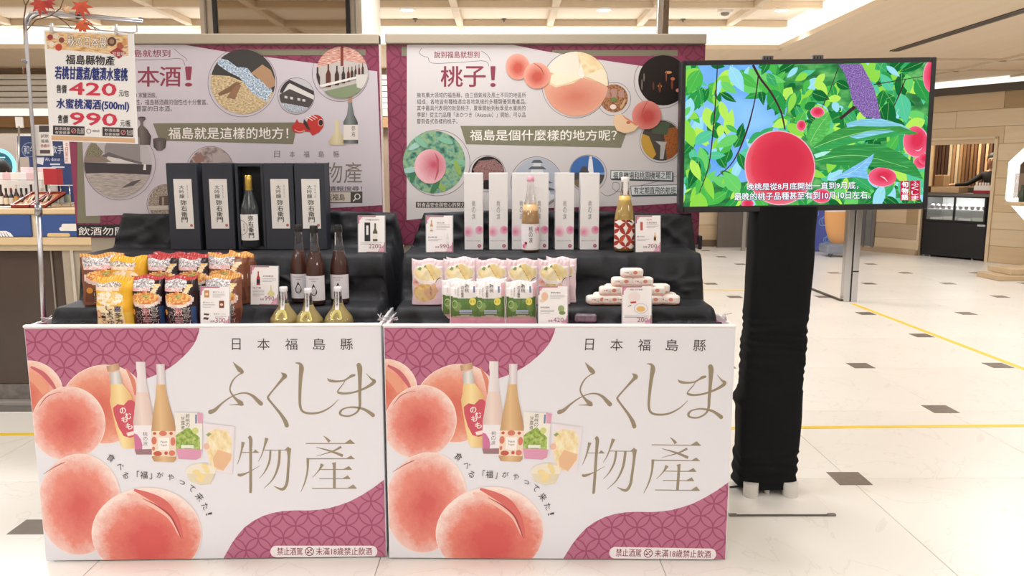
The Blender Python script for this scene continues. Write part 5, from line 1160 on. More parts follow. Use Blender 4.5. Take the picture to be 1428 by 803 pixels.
def pbottle(name, label, loc, liquid, capcol, lz0, lz1, art, fill=.20, r=.0375, h=.285):
    t = thing(name, label, 'bottle', loc)
    pf = [(r - .004, 0), (r, .004), (r, h * .42), (r * .93, h * .5), (r * .68, h * .65), (r * .42, h * .79), (r * .36, h * .88), (r * .36, h * .97)]
    m = MB(); m.lathe(pf, GCL, 28); m.build('glass_body', t)
    m = MB(); inn = [(x - .0022, z + (.004 if z < .003 else 0)) for x, z in pf if z < fill]; m.lathe(inn + [(inn[-1][0] - .002 if fill < .25 else inn[-1][0], fill), (.0001, fill)], liquid, 24); m.build('liquid', t)
    m = MB(); m.lathe([(r * .36 + .0012, h * .93), (r * .36 + .0022, h * .935), (r * .36 + .0022, h * .995), (r * .36, h)], capcol, 18); m.build('bottle_cap', t)
    m = MB(); wrap(m, r + .0006, lz0, lz1, 1.45, LAB if art is None else art, 28); lb = m.build('paper_label', t)
    return t, lb, r + .0006
t, lb, rr_b = pbottle('peach_wine_bottle', 'peach wine bottle with pink cap standing before the white cartons', (X(739.5, 340, 3.17), 3.155, zb + .0015), P('d9b380', .35, 0, .04), P('e8a8bc', .35), .008, .112, P('f4f0f3', .5), .19, .0365, .302)
p = cylpr(rr_b); p.vtext(I('4d484c'), '桃の涙', .0, .104, .035, .015, 3); p.disc(pg2, .03, .088, .014, lay=1); p.disc(pg, -.035, .03, .018, lay=1); p.disc(radial('dot3', 'c73a6a', 'e88fb0', 0, 0, .1, 1.2, .3), -.028, .022, .009, lay=2, n=16); p.disc(I('9c2f50'), -.02, .035, .006, lay=3, n=14); p.build('printed_design', lb)
PTL = shippo('petal_label', 'f1ece6', 'a83a2e', .0245, 0, .0, .004, petal=True)
t, lb, rr_b = pbottle('petal_label_bottle', 'yellow peach liqueur bottle with red petal-pattern label and white neck strip', (X(869.5, 340, 3.17), 3.16, zb + .0015), P('dcbc6a', .35, 0, .08, 30), P('e9e4e0', .35), .012, .128, PTL, .225, .041, .30)
m = MB(); m.box(-.0095, .0075, -.0185, -.0172, .205, .295, P('f2f0ee', .5), .0005); m.build('neck_strip', t)
p = cylpr(.0425); PM = [I('b8402f'), I('9c2e25'), I('c4553c')]; Dk2 = I('2b2426')
for k in range(4):
    a = 45 + 90 * k; p.poly(PM[k % 3], [(.017 * math.cos(R(a)) * s_ - w_ * math.sin(R(a)), .07 + .017 * math.sin(R(a)) * s_ * 1.35 + w_ * math.cos(R(a))) for s_, w_ in ((.35, 0), (.8, .006), (1.3, .0075), (1.9, .005), (2.3, 0), (1.9, -.005), (1.3, -.0075), (.8, -.006))], 1)
p.stroke(Dk2, [(.005, .118, .001), (.012, .124, .004), (.022, .122, .006), (.03, .114, .001)], 2); p.build('printed_petals', lb)

# --- wrapped peach cakes stacked in a pyramid
def cake(label, loc, rz):
    t = thing('wrapped_cake', label, 'cake', loc, rz, 'wrapped pink cakes'); w, d, h = .086, .05, .0335
    def fn(i, j):
        a = 2 * math.pi * i / 20; v = j / 8; ca, sa = math.cos(a), math.sin(a); e = .5
        x = w / 2 * math.copysign(abs(ca) ** e, ca); y = d / 2 * math.copysign(abs(sa) ** e, sa); s_ = (1 - abs(2 * v - 1) ** 4) ** .4 if 0 < v < 1 else 0
        n_ = noise.noise(Vector((x * 60 + rz * 5, y * 60, v * 3))) * .0012
        return (x * (.82 + .18 * s_) + n_, y * (.8 + .2 * s_) + n_, h * v)
    m = MB(); m.grid(20, 8, fn, P('f5ebe2', .45, 0, .04, 60), closed=True, matfn=lambda u, v: P('f3c9b8', .45, 0, .08, 60) if v < .3 else P('f6ede6', .45, 0, .05, 60)); top = [fn(i, 8) for i in range(20)]; bo = [fn(i, 0) for i in range(20)]
    m.add(top, [tuple(range(20))], P('f7eee6', .45, 0, .04, 60)); m.add(bo, [tuple(range(20))[::-1]], P('e9b9a6', .45)); m.build('wrapper', t)
    p = Print(off=.0255); PK = I('e2907a')
    p.disc(PK, .010, .020, .0085, .007, n=12); p.disc(I('d97a86'), -.018, .02, .003, n=8); p.stroke(I('c66a62'), [(-.03, .008, .0008), (-.01, .007, .0008), (.03, .009, .0008)], 0); p.stroke(I('b9884f'), [(-.03, .021, .0015), (-.022, .022, .0015)], 0); p.text(I('8a5a50'), 'もも', -.012, .018, -.002, .012, 0)
    p.build('printed_peach_mark', t); return t
Zs = Z1 + .0035; cy0 = 2.935; k0 = None
rows = [(0, 2.925, [(833, 'at the left end of the bottom layer', 12), (852, 'second in the bottom layer, left of the 200 card', 0), (871, 'bottom layer, hidden behind the 200 card', 0), (909, 'bottom layer, directly right of the 200 card', 0), (932, 'at the right end of the bottom layer', -14)]),
        (1, 2.93, [(851, 'at the left end of the second layer', 4), (878, 'in the middle of the second layer behind the 200 card', 0), (912, 'at the right end of the second layer', -5)]),
        (2, 2.935, [(868, 'left one of the pair under the topmost cake', 2), (895, 'right one of the pair under the topmost cake', -2)]), (3, 2.935, [(881, 'alone on the very top of the pyramid', 0)]),
        (0, 2.99, [(842, 'rear bottom layer at the left', 0), (870, 'rear bottom layer in the middle', 0), (900, 'rear bottom layer right of middle', 0), (927, 'rear bottom layer at the right', 0)]), (1, 2.985, [(858, 'rear second layer at the left', 0), (890, 'rear second layer in the middle', 0), (918, 'rear second layer at the right', 0)])]
for lv, yy, lst in rows:
    for px, lb, rz in lst:
        lbl = 'wrapped peach cake ' + lb; z = Zs + lv * .034; x = X(px, 420 - lv * 15, yy)
        if k0 is None: k0 = cake(lbl, (x, yy, z), R(rz))
        else: kids_dup(k0, (x, yy, z), R(rz), lbl)
t = thing('silver_wrapped_cake', 'single silver-lilac wrapped cake lying on the black cloth left of the 200 card', 'cake', (X(817, 445, 2.835), 2.85, ZT + .012))
m = MB(); m.box(-.04, .04, -.02, .02, 0, .032, P('8c808c', .35, 0, .35, 60), .006); m.build('wrapper', t)

# --- price cards
CRD = P('f7f4f5', .35, 0, .01); MV = I('b46580')
def card(loc, label, price, arts, rz=0, w=.106, h=.147):
    t = thing('price_card', label, 'sign', loc, rz, 'price cards'); t.rotation_euler = (R(-7), 0, rz)
    m = MB(); m.box(-w / 2 - .003, w / 2 + .003, .0012, .004, 0, h + .002, thin_glass('acrylic', 'e8f0f4', .3)); m.box(-w / 2 - .003, w / 2 + .003, .0, .03, -.001, .001, thin_glass('acrylic', 'e8f0f4', .3)); m.build('acrylic_stand', t)
    m = MB(); m.box(-w / 2, w / 2, 0, .001, .001, h, CRD); b = m.build('paper_sheet', t)
    p = Print(rect=(-w / 2, w / 2, .001, h), off=.0005, step=.0002)
    p.poly(MV, [(-w / 2, h), (w * .18, h), (w * .16, h - .004), (-w / 2 + .004, h - .004), (-w / 2 + .004, h - .03), (-w / 2, h - .032)], 1); p.poly(I('d99ab2'), [(-w / 2 + .004, h - .004), (-w / 2 + .016, h - .004), (-w / 2 + .01, h - .014), (-w / 2 + .004, h - .018)], 1)
    p.poly(I('e3b4c6'), [(w / 2, 0), (w / 2, .035), (w / 2 - .006, .028), (w / 2 - .02, .016), (w / 2 - .03, 0)], 1); p.poly(MV, [(w / 2 - .003, 0), (w / 2 - .003, .04), (w / 2, .04), (w / 2, 0)], 2); p.poly(MV, [(-.02, 0), (-.02, .003), (w / 2, .003), (w / 2, 0)], 2)
    n = len(price); x1 = w / 2 - .014; p.text(I('9d5872'), price, x1 - n * .0125, .033, x1, .016, 3); p.text(I('9d5872'), '元', x1 + .002, .024, x1 + .010, .016, 3)
    if price != '200' and price != '2200': p.text(I('9d5872'), '各種', x1 - n * .0125 - .019, .025, x1 - n * .0125 - .003, .017, 3)
    arts(p); p.build('printed_design', b); return t
GR = I('9a9296'); DG = I('5a3a48')
def bars(p, x0, y0, x1, n, st=.0055, c=GR):
    for k in range(n): p.stroke(c, [(x0, y0 - k * st, .0011), (x1 - (.015 if k == n - 1 else 0), y0 - k * st, .0011)], 2, cap=False)
def minib(p, x, z, h, col, lab='efeae6'):
    r = h * .13; p.poly(I(col), [(x - r, z), (x - r, z + h * .5), (x - r * .35, z + h * .72), (x - r * .35, z + h), (x + r * .35, z + h), (x + r * .35, z + h * .72), (x + r, z + h * .5), (x + r, z)], 2); p.poly(I(lab), [(x - r, z + h * .12), (x - r, z + h * .42), (x + r, z + h * .42), (x + r, z + h * .12)], 3)
def a2200(p): p.text(DG, '大吟醸 弥右衛門', -.025, .134, .03, .128, 2); p.poly(I('2a2a30'), [(-.028, .045), (-.028, .12), (-.005, .12), (-.005, .045)], 2); p.poly(I('eceae8'), [(-.021, .07), (-.021, .108), (-.012, .108), (-.012, .07)], 3); minib(p, .015, .045, .072, '5c5a3c'); bars(p, -.045, .038, .045, 2, .005)
def a990(p): minib(p, -.024, .075, .052, 'b03040', '2a2a30'); p.text(DG, '紅桃果酒', -.005, .112, .035, .106, 2); bars(p, -.008, .1, .046, 3); p.text(DG, '柚子酒', -.046, .067, -.014, .061, 2); bars(p, -.046, .055, 0, 5); p.disc(I('e0d79a'), .026, .042, .014, .009, 2, n=16); p.poly(I('e0d79a'), [(.014, .044), (.023, .058), (.0245, .075), (.0275, .075), (.029, .058), (.038, .044)], 2)
def a300(p):
    for (x, z, c), (tx0, tz) in zip(((-.03, .108, 'c98f5e'), (.025, .07, '7a3c34')), ((-.008, .128), (-.045, .09))): p.poly(I(c), [(x - .009, z), (x - .009, z + .026), (x + .009, z + .026), (x + .009, z)], 2); p.disc(I('f0d8b0'), x, z + .012, .006, .005, 3, n=10); p.text(DG, '喜多方ラーメン', tx0, tz + .002, tx0 + .042, tz - .003, 2); bars(p, tx0, tz - .008, tx0 + .045, 3, .005)
    p.poly(I('5a4a48'), [(-.04, .05), (-.02, .048), (-.024, .042), (-.042, .044)], 2); p.poly(I('5a4a48'), [(-.04, .036), (-.022, .034), (-.026, .026), (-.044, .028)], 2); p.text(DG, '味噌ラーメン', -.005, .05, .04, .045, 2); bars(p, 0, .039, .045, 2, .005)
def a990b(p): minib(p, -.032, .085, .045, 'c9a06a'); p.text(DG, '桃の涙', -.01, .122, .02, .116, 2); bars(p, -.012, .11, .042, 4); p.text(DG, '桃果酒', -.046, .064, -.01, .058, 2); bars(p, -.046, .052, .01, 2); minib(p, .032, .035, .042, 'e6e2de', 'f4eef0')
def a420(p): p.disc(I('ecc0a4'), -.03, .11, .012, .016, 2, n=16); p.disc(I('f0d6c0'), -.04, .094, .01, .006, 3, n=12); p.text(DG, '糖漬水蜜桃', -.008, .127, .028, .121, 2); bars(p, -.01, .114, .043, 3); p.text(DG, '若桃甘露煮', -.046, .073, -.012, .067, 2); bars(p, -.046, .06, .005, 3); p.disc(I('9fae7c'), .03, .065, .012, .013, 2, n=14); p.disc(I('7f9458'), .034, .05, .012, .007, 3, n=14)
def a200(p): p.text(DG, '福島 桃子蛋糕', -.025, .138, .02, .132, 2); p.disc(I('efe2e0'), -.01, .108, .022, .019, 2, n=18); p.poly(I('c0392f'), [(-.026, .09), (-.004, .092), (-.002, .086), (-.022, .084)], 3); p.ring(I('9c949c'), .014, .066, .024, .001, 3, n=26, ry=.018); p.disc(I('ecbf74'), .014, .064, .016, .01, 3, n=18); p.stroke(I('4a4446'), [(-.032, .073, .002), (-.022, .077, .003)], 3); bars(p, -.046, .038, .042, 2, .005, I('6a6468'))
def a700(p): p.poly(I('c85a50'), [(-.032, .088), (-.032, .122), (-.022, .122), (-.022, .088)], 2); p.text(I('c85a50'), '桃酒', -.006, .134, .015, .129, 2); p.text(DG, '水蜜桃濁酒', -.006, .122, .035, .116, 2); bars(p, -.006, .11, .043, 3); p.text(DG, '桃子汽水', -.046, .066, -.014, .06, 2); bars(p, -.046, .052, .005, 2); minib(p, .028, .045, .034, 'd9a14e', '2a2426')
card((X(518.5, 340, 3.13), 3.12, zb), 'price card reading 2200 on the top step right of the black boxes', '2200', a2200)
card((X(370.5, 415, 2.93), 2.91, Z1 + .0035), 'price card reading 990 beside the ramen bags on the left cart', '990', a990, R(-6))
card((X(300, 445, 2.79), 2.785, ZT + .007), 'price card reading 300 standing in front of the ramen bags', '300', a300, R(-3))
card((X(613, 340, 3.13), 3.12, zb), 'price card reading 990 at the left end of the top step of the right cart', '990', a990b)
card((X(771, 445, 2.79), 2.785, ZT + .007), 'price card reading 420 at the cart lip right of the green pouches', '420', a420)
card((X(888, 445, 2.79), 2.785, ZT + .007), 'price card reading 200 in front of the wrapped cakes', '200', a200)
card((X(903.5, 340, 3.13), 3.12, zb), 'price card reading 700 beside the petal-label bottle', '700', a700, R(3), .1)

# ============================================================ HANGING PRICE SIGN, POLE, MAPLE
YP = 2.83; PCH = P('c4c4ca', .38, 1, 0)
t = thing('sign_stand', 'chrome sign pole with a bent double top arm clamped to the left cart', 'stand', tuple(at(62, 452, YP)))
o0 = at(62, 452, YP)
def rel(pts, Y=YP): return [at(x, y, Y) - o0 for x, y in pts]
m = MB(); m.tube(rel([(62, 462), (58, 380), (53, 290)]), .0085, PCH, 12); m.build('lower_pole', t)
m = MB(); m.tube(rel([(53.5, 300), (47, 200), (41, 120), (36, 48), (35, 35), (37, 26), (43, 18), (52, 16.5), (110, 20), (160, 25.5), (199, 29)]), .0062, PCH, 12); m.build('upper_pole', t)
m = MB(); m.tube(rel([(39, 34), (44, 24), (53, 19.5), (110, 23.5), (199, 31.5)], YP - .012), .0035, PCH, 8); m.tube(rel([(191, 29), (191, 44), (186, 46), (160, 44), (100, 39), (37, 35)], YP - .01), .0022, PCH, 8); m.build('hanging_rod', t)
m = MB(); m.tube(rel([(36, 84), (35, 88)]), .012, P('8b8b90', .3, .8), 12); m.build('collar', t); m = MB(); m.tube(rel([(53.5, 286), (54, 300)]), .0125, P('9b9ba0', .3, .8), 12); m.build('collar', t); m = MB(); m.tube(rel([(108, 17), (109, 26)], YP - .006), .008, BLACKM, 10); m.build('collar', t)
m = MB(); m.tube(rel([(33, 92), (32.5, 98), (33, 103)], YP - .01), .003, P('8a5a4a', .4), 6); m.build('tie_string', t)
m = MB(); m.box(-.03, .03, -.02, .03, -.03, -.012, P('66666a', .4, .6), .004); m.build('clamp', t)
YS = 2.80
TLs, TRs, BRs, BLs = [at(*q_, YS) for q_ in ((60.5, 42), (183, 46.5), (192, 201), (70, 196.5))]
xa = (TRs - TLs).normalized(); an = math.atan2(xa.z, xa.x)
SM = Matrix.Translation(BLs) @ Matrix.Rotation(-an, 4, 'Y'); SMi = SM.inverted(); sw = (BRs - BLs).length; sh = (TLs - BLs).length
t = thing('price_sign', 'white hanging price sign reading 420 and 990 clipped to the chrome pole', 'sign'); t.matrix_world = SM
m = MB(); m.box(-.002, sw, 0, .002, 0, sh, P('f4f3f4', .4, 0, .01)); b = m.build('sign_board', t)
q = Print(pre=lambda x, y: onplane(x, y, SMi), rect=(-.001, sw - .001, .001, sh - .001), off=.0006, step=.0002)
sk = lambda x, y: y + (x - 60) * .032
def st(c, s_, x0, y0, x1, y1, lay=3, b_=.0): q.text(c, s_, x0, y0 + ((x0 + x1) / 2 - 60) * .032, x1, y1 + ((x0 + x1) / 2 - 60) * .032, lay, b_, rot=1.8)
q.poly(blotch('sign_banner', ['c98d52', 'e6bd86', 'f1d9ae', 'b98a6a'], 3, 4), [(63, 44), (178, 49), (179, 78), (130, 73), (120, 72), (66, 68)], 0)
for x, y, r, c in ((70, 52, 4, 'a33b3f'), (78, 50, 4, 'e9d9cc'), (86, 56, 4, '8a4a40'), (72, 62, 4, 'f0e6d8'), (82, 66, 5, 'c84a3a'), (156, 58, 6.5, '5d4440'), (156, 58, 3.6, 'a8846a'), (168, 64, 5, 'b0604a'), (174, 60, 4, 'd9a06a'), (96, 50, 3, 'd9b9a0')): q.disc(I(c), x, y, r, lay=1, n=12)
st(I('5a3a30'), '秋の日本展', 94, 49, 149, 64, 2, .05); st(I('f8f0e6'), '秋の日本展', 94, 49, 149, 64, 3, .01)
q.poly(I('a8383f'), [(153, 73), (164, 66), (176, 74), (166, 82)], 3); st(I('f6eae6'), '初登場', 157, 69, 174, 75, 5)
BU = I('27357f'); RE = I('d23b55'); BK = I('2f2b30')
st(BK, '福島縣物產', 92, 75, 160, 88.5, 3, .025); st(BU, '若桃甘露煮/糖漬水蜜桃', 77, 91.5, 178, 109.5, 3, .03)
st(BK, '售價', 79, 117.5, 93, 129, 3, .02); st(RE, '420', 97, 113.5, 162, 130.5, 3, .07); st(BK, '元/包', 166, 122, 180, 131, 3, .01)
st(BU, '水蜜桃濁酒(500ml)', 79, 136.5, 180, 152.5, 3, .03); st(BK, '售價', 81, 159.5, 95, 171, 3, .02); st(RE, '990', 98, 155.5, 163, 172.5, 3, .07); st(BK, '元/瓶', 168, 163.5, 182, 173, 3, .01)
for x0, x1 in ((74, 118), (143, 186)):
    q.poly(I('3a3438'), [(x0, sk(x0, 174.5)), (x1, sk(x1, 174.5)), (x1, sk(x1, 187)), (x0, sk(x0, 187))], 1); st(I('e9e2e0'), '飲酒過量', x0 + 3, 176.5, x0 + 24, 180.5, 2); st(I('e9e2e0'), '有害健康', x0 + 3, 182, x0 + 24, 186, 2); st(I('e9e2e0'), '禁止酒駕', x0 + 34, 177, x0 + 43, 185, 2)
    cx = x0 + 29; q.ring(I('d98a90'), cx, sk(cx, 181), 3, 1, 2, n=16); q.stroke(I('d98a90'), [(cx - 2, sk(cx, 183), .8), (cx + 2, sk(cx, 179), .8)], 3)
q.ring(I('8a5a60'), 124, 183, 3, .8, 2, n=16); st(I('6a6064'), '福島縣', 129, 178.5, 139, 182, 2)
q.poly(I('dcb48e'), [(72, 189), (188, 193), (188, 199), (72, 195)], 1); q.build('printed_lettering', b)
for px, py in ((72, 41), (162, 43)):
    m = MB(); m.tube([at(px, py - 9, YS - .006), at(px, py + 5, YS - .006)], .006, P('cfd2d6', .15, .3), 8); m.build('clip', None); o = bpy.context.scene.objects[-1]
for o in [o for o in C.objects if o.name.startswith('clip') and o.parent is None]:
    o.name = 'hanging_clip'; tag(o, ('clear plastic clip at the top left of the hanging sign', 'clear plastic clip at the top right of the hanging sign')[o.name.endswith('1')], 'clip', 'sign clips')
# maple
t = thing('maple_branch', 'artificial maple branch with red leaves tied along the top of the sign pole', 'branch', tuple(at(34, 50, 2.83))); o0 = at(34, 50, 2.83)
m = MB(); BR = P('6b4f3c', .7, 0, .1)
for pts, r in (([(34, 62), (33, 30), (36, 8), (44, -8)], .0022), ([(36, 44), (50, 28), (70, 22), (84, 12), (90, -5)], .0018), ([(38, 30), (60, 18), (90, 27), (120, 33), (138, 41)], .0016), ([(78, 22), (92, 32), (100, 40)], .0014), ([(110, 22), (124, 30), (134, 42)], .0014), ([(36, 8), (30, -6)], .0015)):
    m.tube([at(x, y, 2.83 - .01 * k) - o0 for k, (x, y) in enumerate(pts)], r, BR, 6)
m.build('twig', t)
def leaf(px, py, sz, rot, col):
    c = at(px, py, 2.80) - o0; k = 2.75 / FPX * sz; pts = []
    for i, (a, l) in enumerate(((0, 1), (38, .88), (76, .85), (118, .66), (180, .22), (-118, .66), (-76, .85), (-38, .88))):
        a2 = R(a + rot); pts.append((l * math.sin(a2), l * math.cos(a2)))
        nx = ((19, .47), (57, .45), (97, .4), (150, .2), (-150, .2), (-97, .4), (-57, .45), (-19, .47))[i]; pts.append((nx[1] * math.sin(R(nx[0] + rot)), nx[1] * math.cos(R(nx[0] + rot))))
    v = [(c.x, c.y - .004, c.z)] + [(c.x + x * k, c.y + .012 * (x * x + z * z), c.z + z * k) for x, z in pts]; n = len(pts)
    v += [(a, b_ + .0008, d) for a, b_, d in v]; f = [(0, i, i % n + 1) for i in range(1, n + 1)] + [(n + 1, n + 1 + i % n + 1, n + 1 + i) for i in range(1, n + 1)]
    m = MB(); m.add(v, f, P(col, .5, 0, .2, 40)); m.build('maple_leaf', t)
leaf(55, 4, 19, 190, 'c8453a'); leaf(112, 7, 19, 175, 'dd5a3c'); leaf(113, 33, 17, 160, 'e0683a'); leaf(66, 2, 12, 150, 'b83a3c'); leaf(90, 14, 9, 40, 'e0b48a')

# ============================================================ TELEVISION ON THE DRAPED COLUMN
YT = 3.34
a, b_, c_, d_ = [at(*q_, YT) for q_ in ((951, 85), (1306, 80), (1290, 291), (945, 297))]
cen = (a + b_ + c_ + d_) / 4; tw = ((b_ - a).length + (c_ - d_).length) / 2; tvh = ((a - d_).length + (b_ - c_).length) / 2; roll_ = math.atan2((b_ - a).z, (b_ - a).x)
TM = Matrix.Translation(cen) @ Matrix.Rotation(-roll_, 4, 'Y'); TMi = TM.inverted()
tv = thing('television', 'large black framed television showing a peach orchard, mounted on the draped column', 'television'); tv.matrix_world = TM
hw, hh = tw / 2, tvh / 2; FR = P('2a2a2e', .3, 0, .03, 5, .5)
m = MB(); m.box(-hw, hw, .0, .045, -hh, hh, FR, .004); m.build('casing', tv)
m = MB()
for x0, x1, z0, z1 in ((-hw, -hw + .019, -hh, hh), (hw - .019, hw, -hh, hh), (-hw + .019, hw - .019, hh - .02, hh), (-hw + .019, hw - .019, -hh, -hh + .026)): m.box(x0, x1, -.012, 0, z0, z1, FR, .003)
m.build('bezel', tv); m = MB(); m.box(-.05, .05, -.014, -.002, -hh - .008, -hh + .004, P('3a3a3e', .4), .003); m.build('sensor_bar', tv)
m = MB(); m.box(-.004, .004, -.0145, -.012, -hh + .007, -hh + .012, E('dfe6f0', 1)); m.build('power_mark', tv)
m = MB(); m.box(-.3, .3, .045, .075, -.22, .22, BLACKM, .01); m.build('wall_mount', tv)
for px in (1071, 1141):
    p_ = TMi @ at(px, 81, YT + .05); m = MB(); m.box(p_.x - .024, p_.x + .024, .05, .075, hh - .03, hh + .024, P('77777a', .4, .5), .003)
    for k in range(3): m.box(p_.x - .018 + k * .013, p_.x - .013 + k * .013, .049, .051, hh - .01, hh + .018, BLACKM)
    m.build('mount_bracket', tv)
rs = (-hw + .019, hw - .019, -hh + .026, hh - .02)
m = MB(); m.uv = None; m.box(rs[0], rs[1], -.004, .0, rs[2], rs[3], E('7fb4f0', 1.0, .1)); scr = m.build('screen', tv)
q = Print(pre=lambda x, y: onplane(x, y, TMi), rect=rs, off=.0044, step=.00006)
ST = (956.5, 92)
def z1(x, y): return (930 + x / 3.213, 60 + y / 3.213)
rnd = random.Random(7)
GC = ['2f9a4a', '1f7d3a', '4fb84e', '8fd84a', 'b7ea5c', '3aa866', '176a34', '6ccf6a', '57c79a', '9bdcf0']
def tleaf(x, y, L, ang_, wd, col, lay, rib=True):
    c, s_ = math.cos(R(ang_)), math.sin(R(ang_)); pts = []
    for k in range(9): u = k / 8; pts.append((u, math.sin(math.pi * u ** .8) * wd))
    pts += [(u, -v) for u, v in pts[::-1][1:-1]]
    q.poly(E(col, 1.0), [(x + L * (u * c - v * s_), y + L * (u * s_ + v * c)) for u, v in pts], lay)
    if rib and L > 22: q.stroke(E('a4dc84' if col != '9bdcf0' else 'd8f4ff', .9), [(x, y, .45), (x + L * .92 * c, y + L * .92 * s_, .15)], lay + 1, cap=False)
q.poly(blotch('scr_sky', ['5fa2ec', '78b4f2', '8cc6f4'], 2, 2, emit=1.0), [(940, 80), (1310, 80), (1310, 300), (940, 300)], 0)
greens = blotch('scr_green', ['1c6a38', '2f9448', '6cc06a'], 7, 5, emit=.9)
q.poly(greens, [(940, 300), (940, 250), (960, 180), (975, 260), (1000, 250), (1030, 255), (1060, 250), (1080, 210), (1090, 180), (1100, 140), (1085, 115), (1100, 85), (1310, 80), (1310, 300)], 1); q.build('picture_ground', scr)
lay = 3
areas = [(945, 1005, 84, 150, 30, 30), (945, 990, 150, 285, 50, 34), (1000, 1045, 85, 118, 12, 40), (1055, 1120, 80, 140, 26, 34), (1100, 1180, 100, 180, 50, 28), (1090, 1130, 130, 185, 20, 24), (990, 1075, 170, 285, 44, 30), (1190, 1300, 80, 180, 80, 34), (1180, 1300, 180, 285, 80, 34), (1050, 1180, 215, 290, 44, 28), (1150, 1200, 150, 215, 20, 24)]
for x0, x1, y0, y1, n, L in areas:
    for k in range(n):
        col = rnd.choice(GC[:9] if rnd.random() < .9 else ['9bdcf0']); tleaf(rnd.uniform(x0, x1), rnd.uniform(y0, y1), L * rnd.uniform(.6, 1.3), rnd.uniform(20, 160) if rnd.random() < .7 else rnd.uniform(0, 360), rnd.uniform(.16, .3), col, lay + (k % 7) * 2)
q.build('picture_foliage', scr)
lay = 20; BRN = E('4a3038', .9)
for pts in ([(1000, 90, 1.5), (998, 130, 1.6), (995, 170, 1.8), (988, 230, 1.6), (975, 268, 1)], [(1050, 92, 3.5), (1060, 110, 3.2), (1075, 130, 3), (1088, 155, 2.6), (1094, 180, 2)], [(1057, 105, 2), (1052, 140, 1.6), (1040, 185, 2.4), (1022, 225, 1.6), (1000, 246, 1)], [(1168, 95, 1.2), (1155, 130, 1), (1138, 165, .8)], [(1218, 118, 1.5), (1260, 111, 1), (1290, 106, 1)], [(1172, 165, 4), (1190, 150, 5)], [(1245, 150, 1), (1256, 125, 2), (1262, 110, 1)]): q.stroke(BRN, pts, lay)
q.poly(blotch('scr_bark', ['5c3f86', '8a66b4', 'b79ad6'], 22, 2, emit=.85), [z1(*v) for v in ((765, 95), (870, 95), (925, 200), (940, 260), (958, 345), (880, 330), (830, 270), (815, 200), (790, 130))], lay + 1)
q.build('picture_branch', scr, kind='stuff')
lay = 24; PR = lambda nm, a_, b__, **k: radial(nm, a_, b__, emit=True, **k)
pch = PR('scr_peach', 'cf2744', 'f08090', cx=.1, cy=.15, r0=.5, r1=1.25, speck=.1, mid='dc3c50')
q.poly(E('f6b8d0', .95), ell(*z1(503, 558), 48.4, 52.8, 48, 0, .02, 1), lay); q.poly(pch, ell(*z1(503, 558), 47, 51.5, 48, 0, .02, 1), lay + 1); q.build('picture_peach', scr)
pc2 = PR('scr_peach2', 'd8284e', 'f46a8c', cx=.1, cy=.1, r0=.4, r1=1.2, speck=.15)
for x, y, rx, ry in ((1112, 442, 17, 21), (962, 600, 19, 13), (1185, 150, 12, 22), (600, 370, 6, 7), (672, 310, 9, 7), (690, 685, 13, 9), (1135, 535, 10, 8), (360, 720, 8, 6), (1150, 520, 8, 8)): q.poly(E('f7a8c4', .95), ell(*z1(x, y), rx + .8, ry + .8, 24), lay); q.poly(pc2, ell(*z1(x, y), rx, ry, 24, 0, .03, x), lay + 1); q.build('picture_peach', scr)
q.stroke(E('ffd0dc', 1), [(*z1(955, 598), .6), (*z1(970, 604), 1.6), (*z1(985, 620), .6)], lay + 3); q.stroke(E('ffc0d0', 1), [(*z1(1110, 480), .6), (*z1(1125, 482), 1.6), (*z1(1140, 470), .6)], lay + 3)
q.build('picture_highlight', scr, kind='stuff')
lay = 30
def big(pts, col, lay_, rib=None, rc='9be08a'):
    q.poly(blotch('scr_l' + col, [col, col, ''.join('%02x' % min(255, int(col[i:i + 2], 16) + 26) for i in (0, 2, 4))], 2, 2, emit=1.0, stretch=(1, 5, 1)), [z1(*v) for v in pts], lay_)
    if rib: q.stroke(E(rc, .9), [(*z1(a_, b__), w_) for a_, b__, w_ in rib], lay_ + 1, cap=False)
big([(645, 470), (720, 430), (800, 395), (900, 375), (1010, 375), (1080, 388), (1120, 402), (1060, 410), (960, 425), (860, 440), (760, 470), (690, 485)], '2a9a4c', lay)
big([(800, 360), (870, 340), (960, 340), (1050, 365), (1090, 390), (1020, 395), (920, 415), (850, 430), (815, 420)], '7cc0d8', lay + 1)
big([(650, 470), (700, 420), (770, 385), (850, 372), (960, 375), (1040, 372), (1125, 405), (1080, 412), (1000, 392), (900, 395), (780, 430), (700, 455)], '2f8f3c', lay + 3, [(655, 470, .8), (760, 430, 1), (900, 395, .8), (1000, 385, .4)])
big([(620, 420), (650, 350), (720, 310), (735, 340), (725, 390), (690, 440), (648, 460)], '4cb04c', lay + 3, [(640, 445, .8), (670, 390, .8), (720, 320, .4)])
big([(655, 530), (700, 490), (780, 460), (880, 450), (960, 455), (1050, 495), (1110, 545), (1145, 610), (1080, 590), (980, 560), (860, 550), (740, 545)], '258a3e', lay + 5, [(660, 528, .8), (780, 505, 1), (900, 510, .8), (1080, 560, .4)])
big([(735, 610), (820, 560), (880, 525), (925, 495), (915, 530), (890, 570), (905, 610), (840, 600)], '78b8ea', lay + 7, [(740, 608, .5), (840, 570, .7), (915, 505, .3)], 'c8e8ff')
big([(655, 500), (690, 488), (735, 483), (700, 505), (665, 515)], 'a8e6d8', lay + 7)
q.build('picture_leaf', scr)
lay = 42; DKT = E('3a5a9a', .5); WHT = E('ffffff', 1.0)
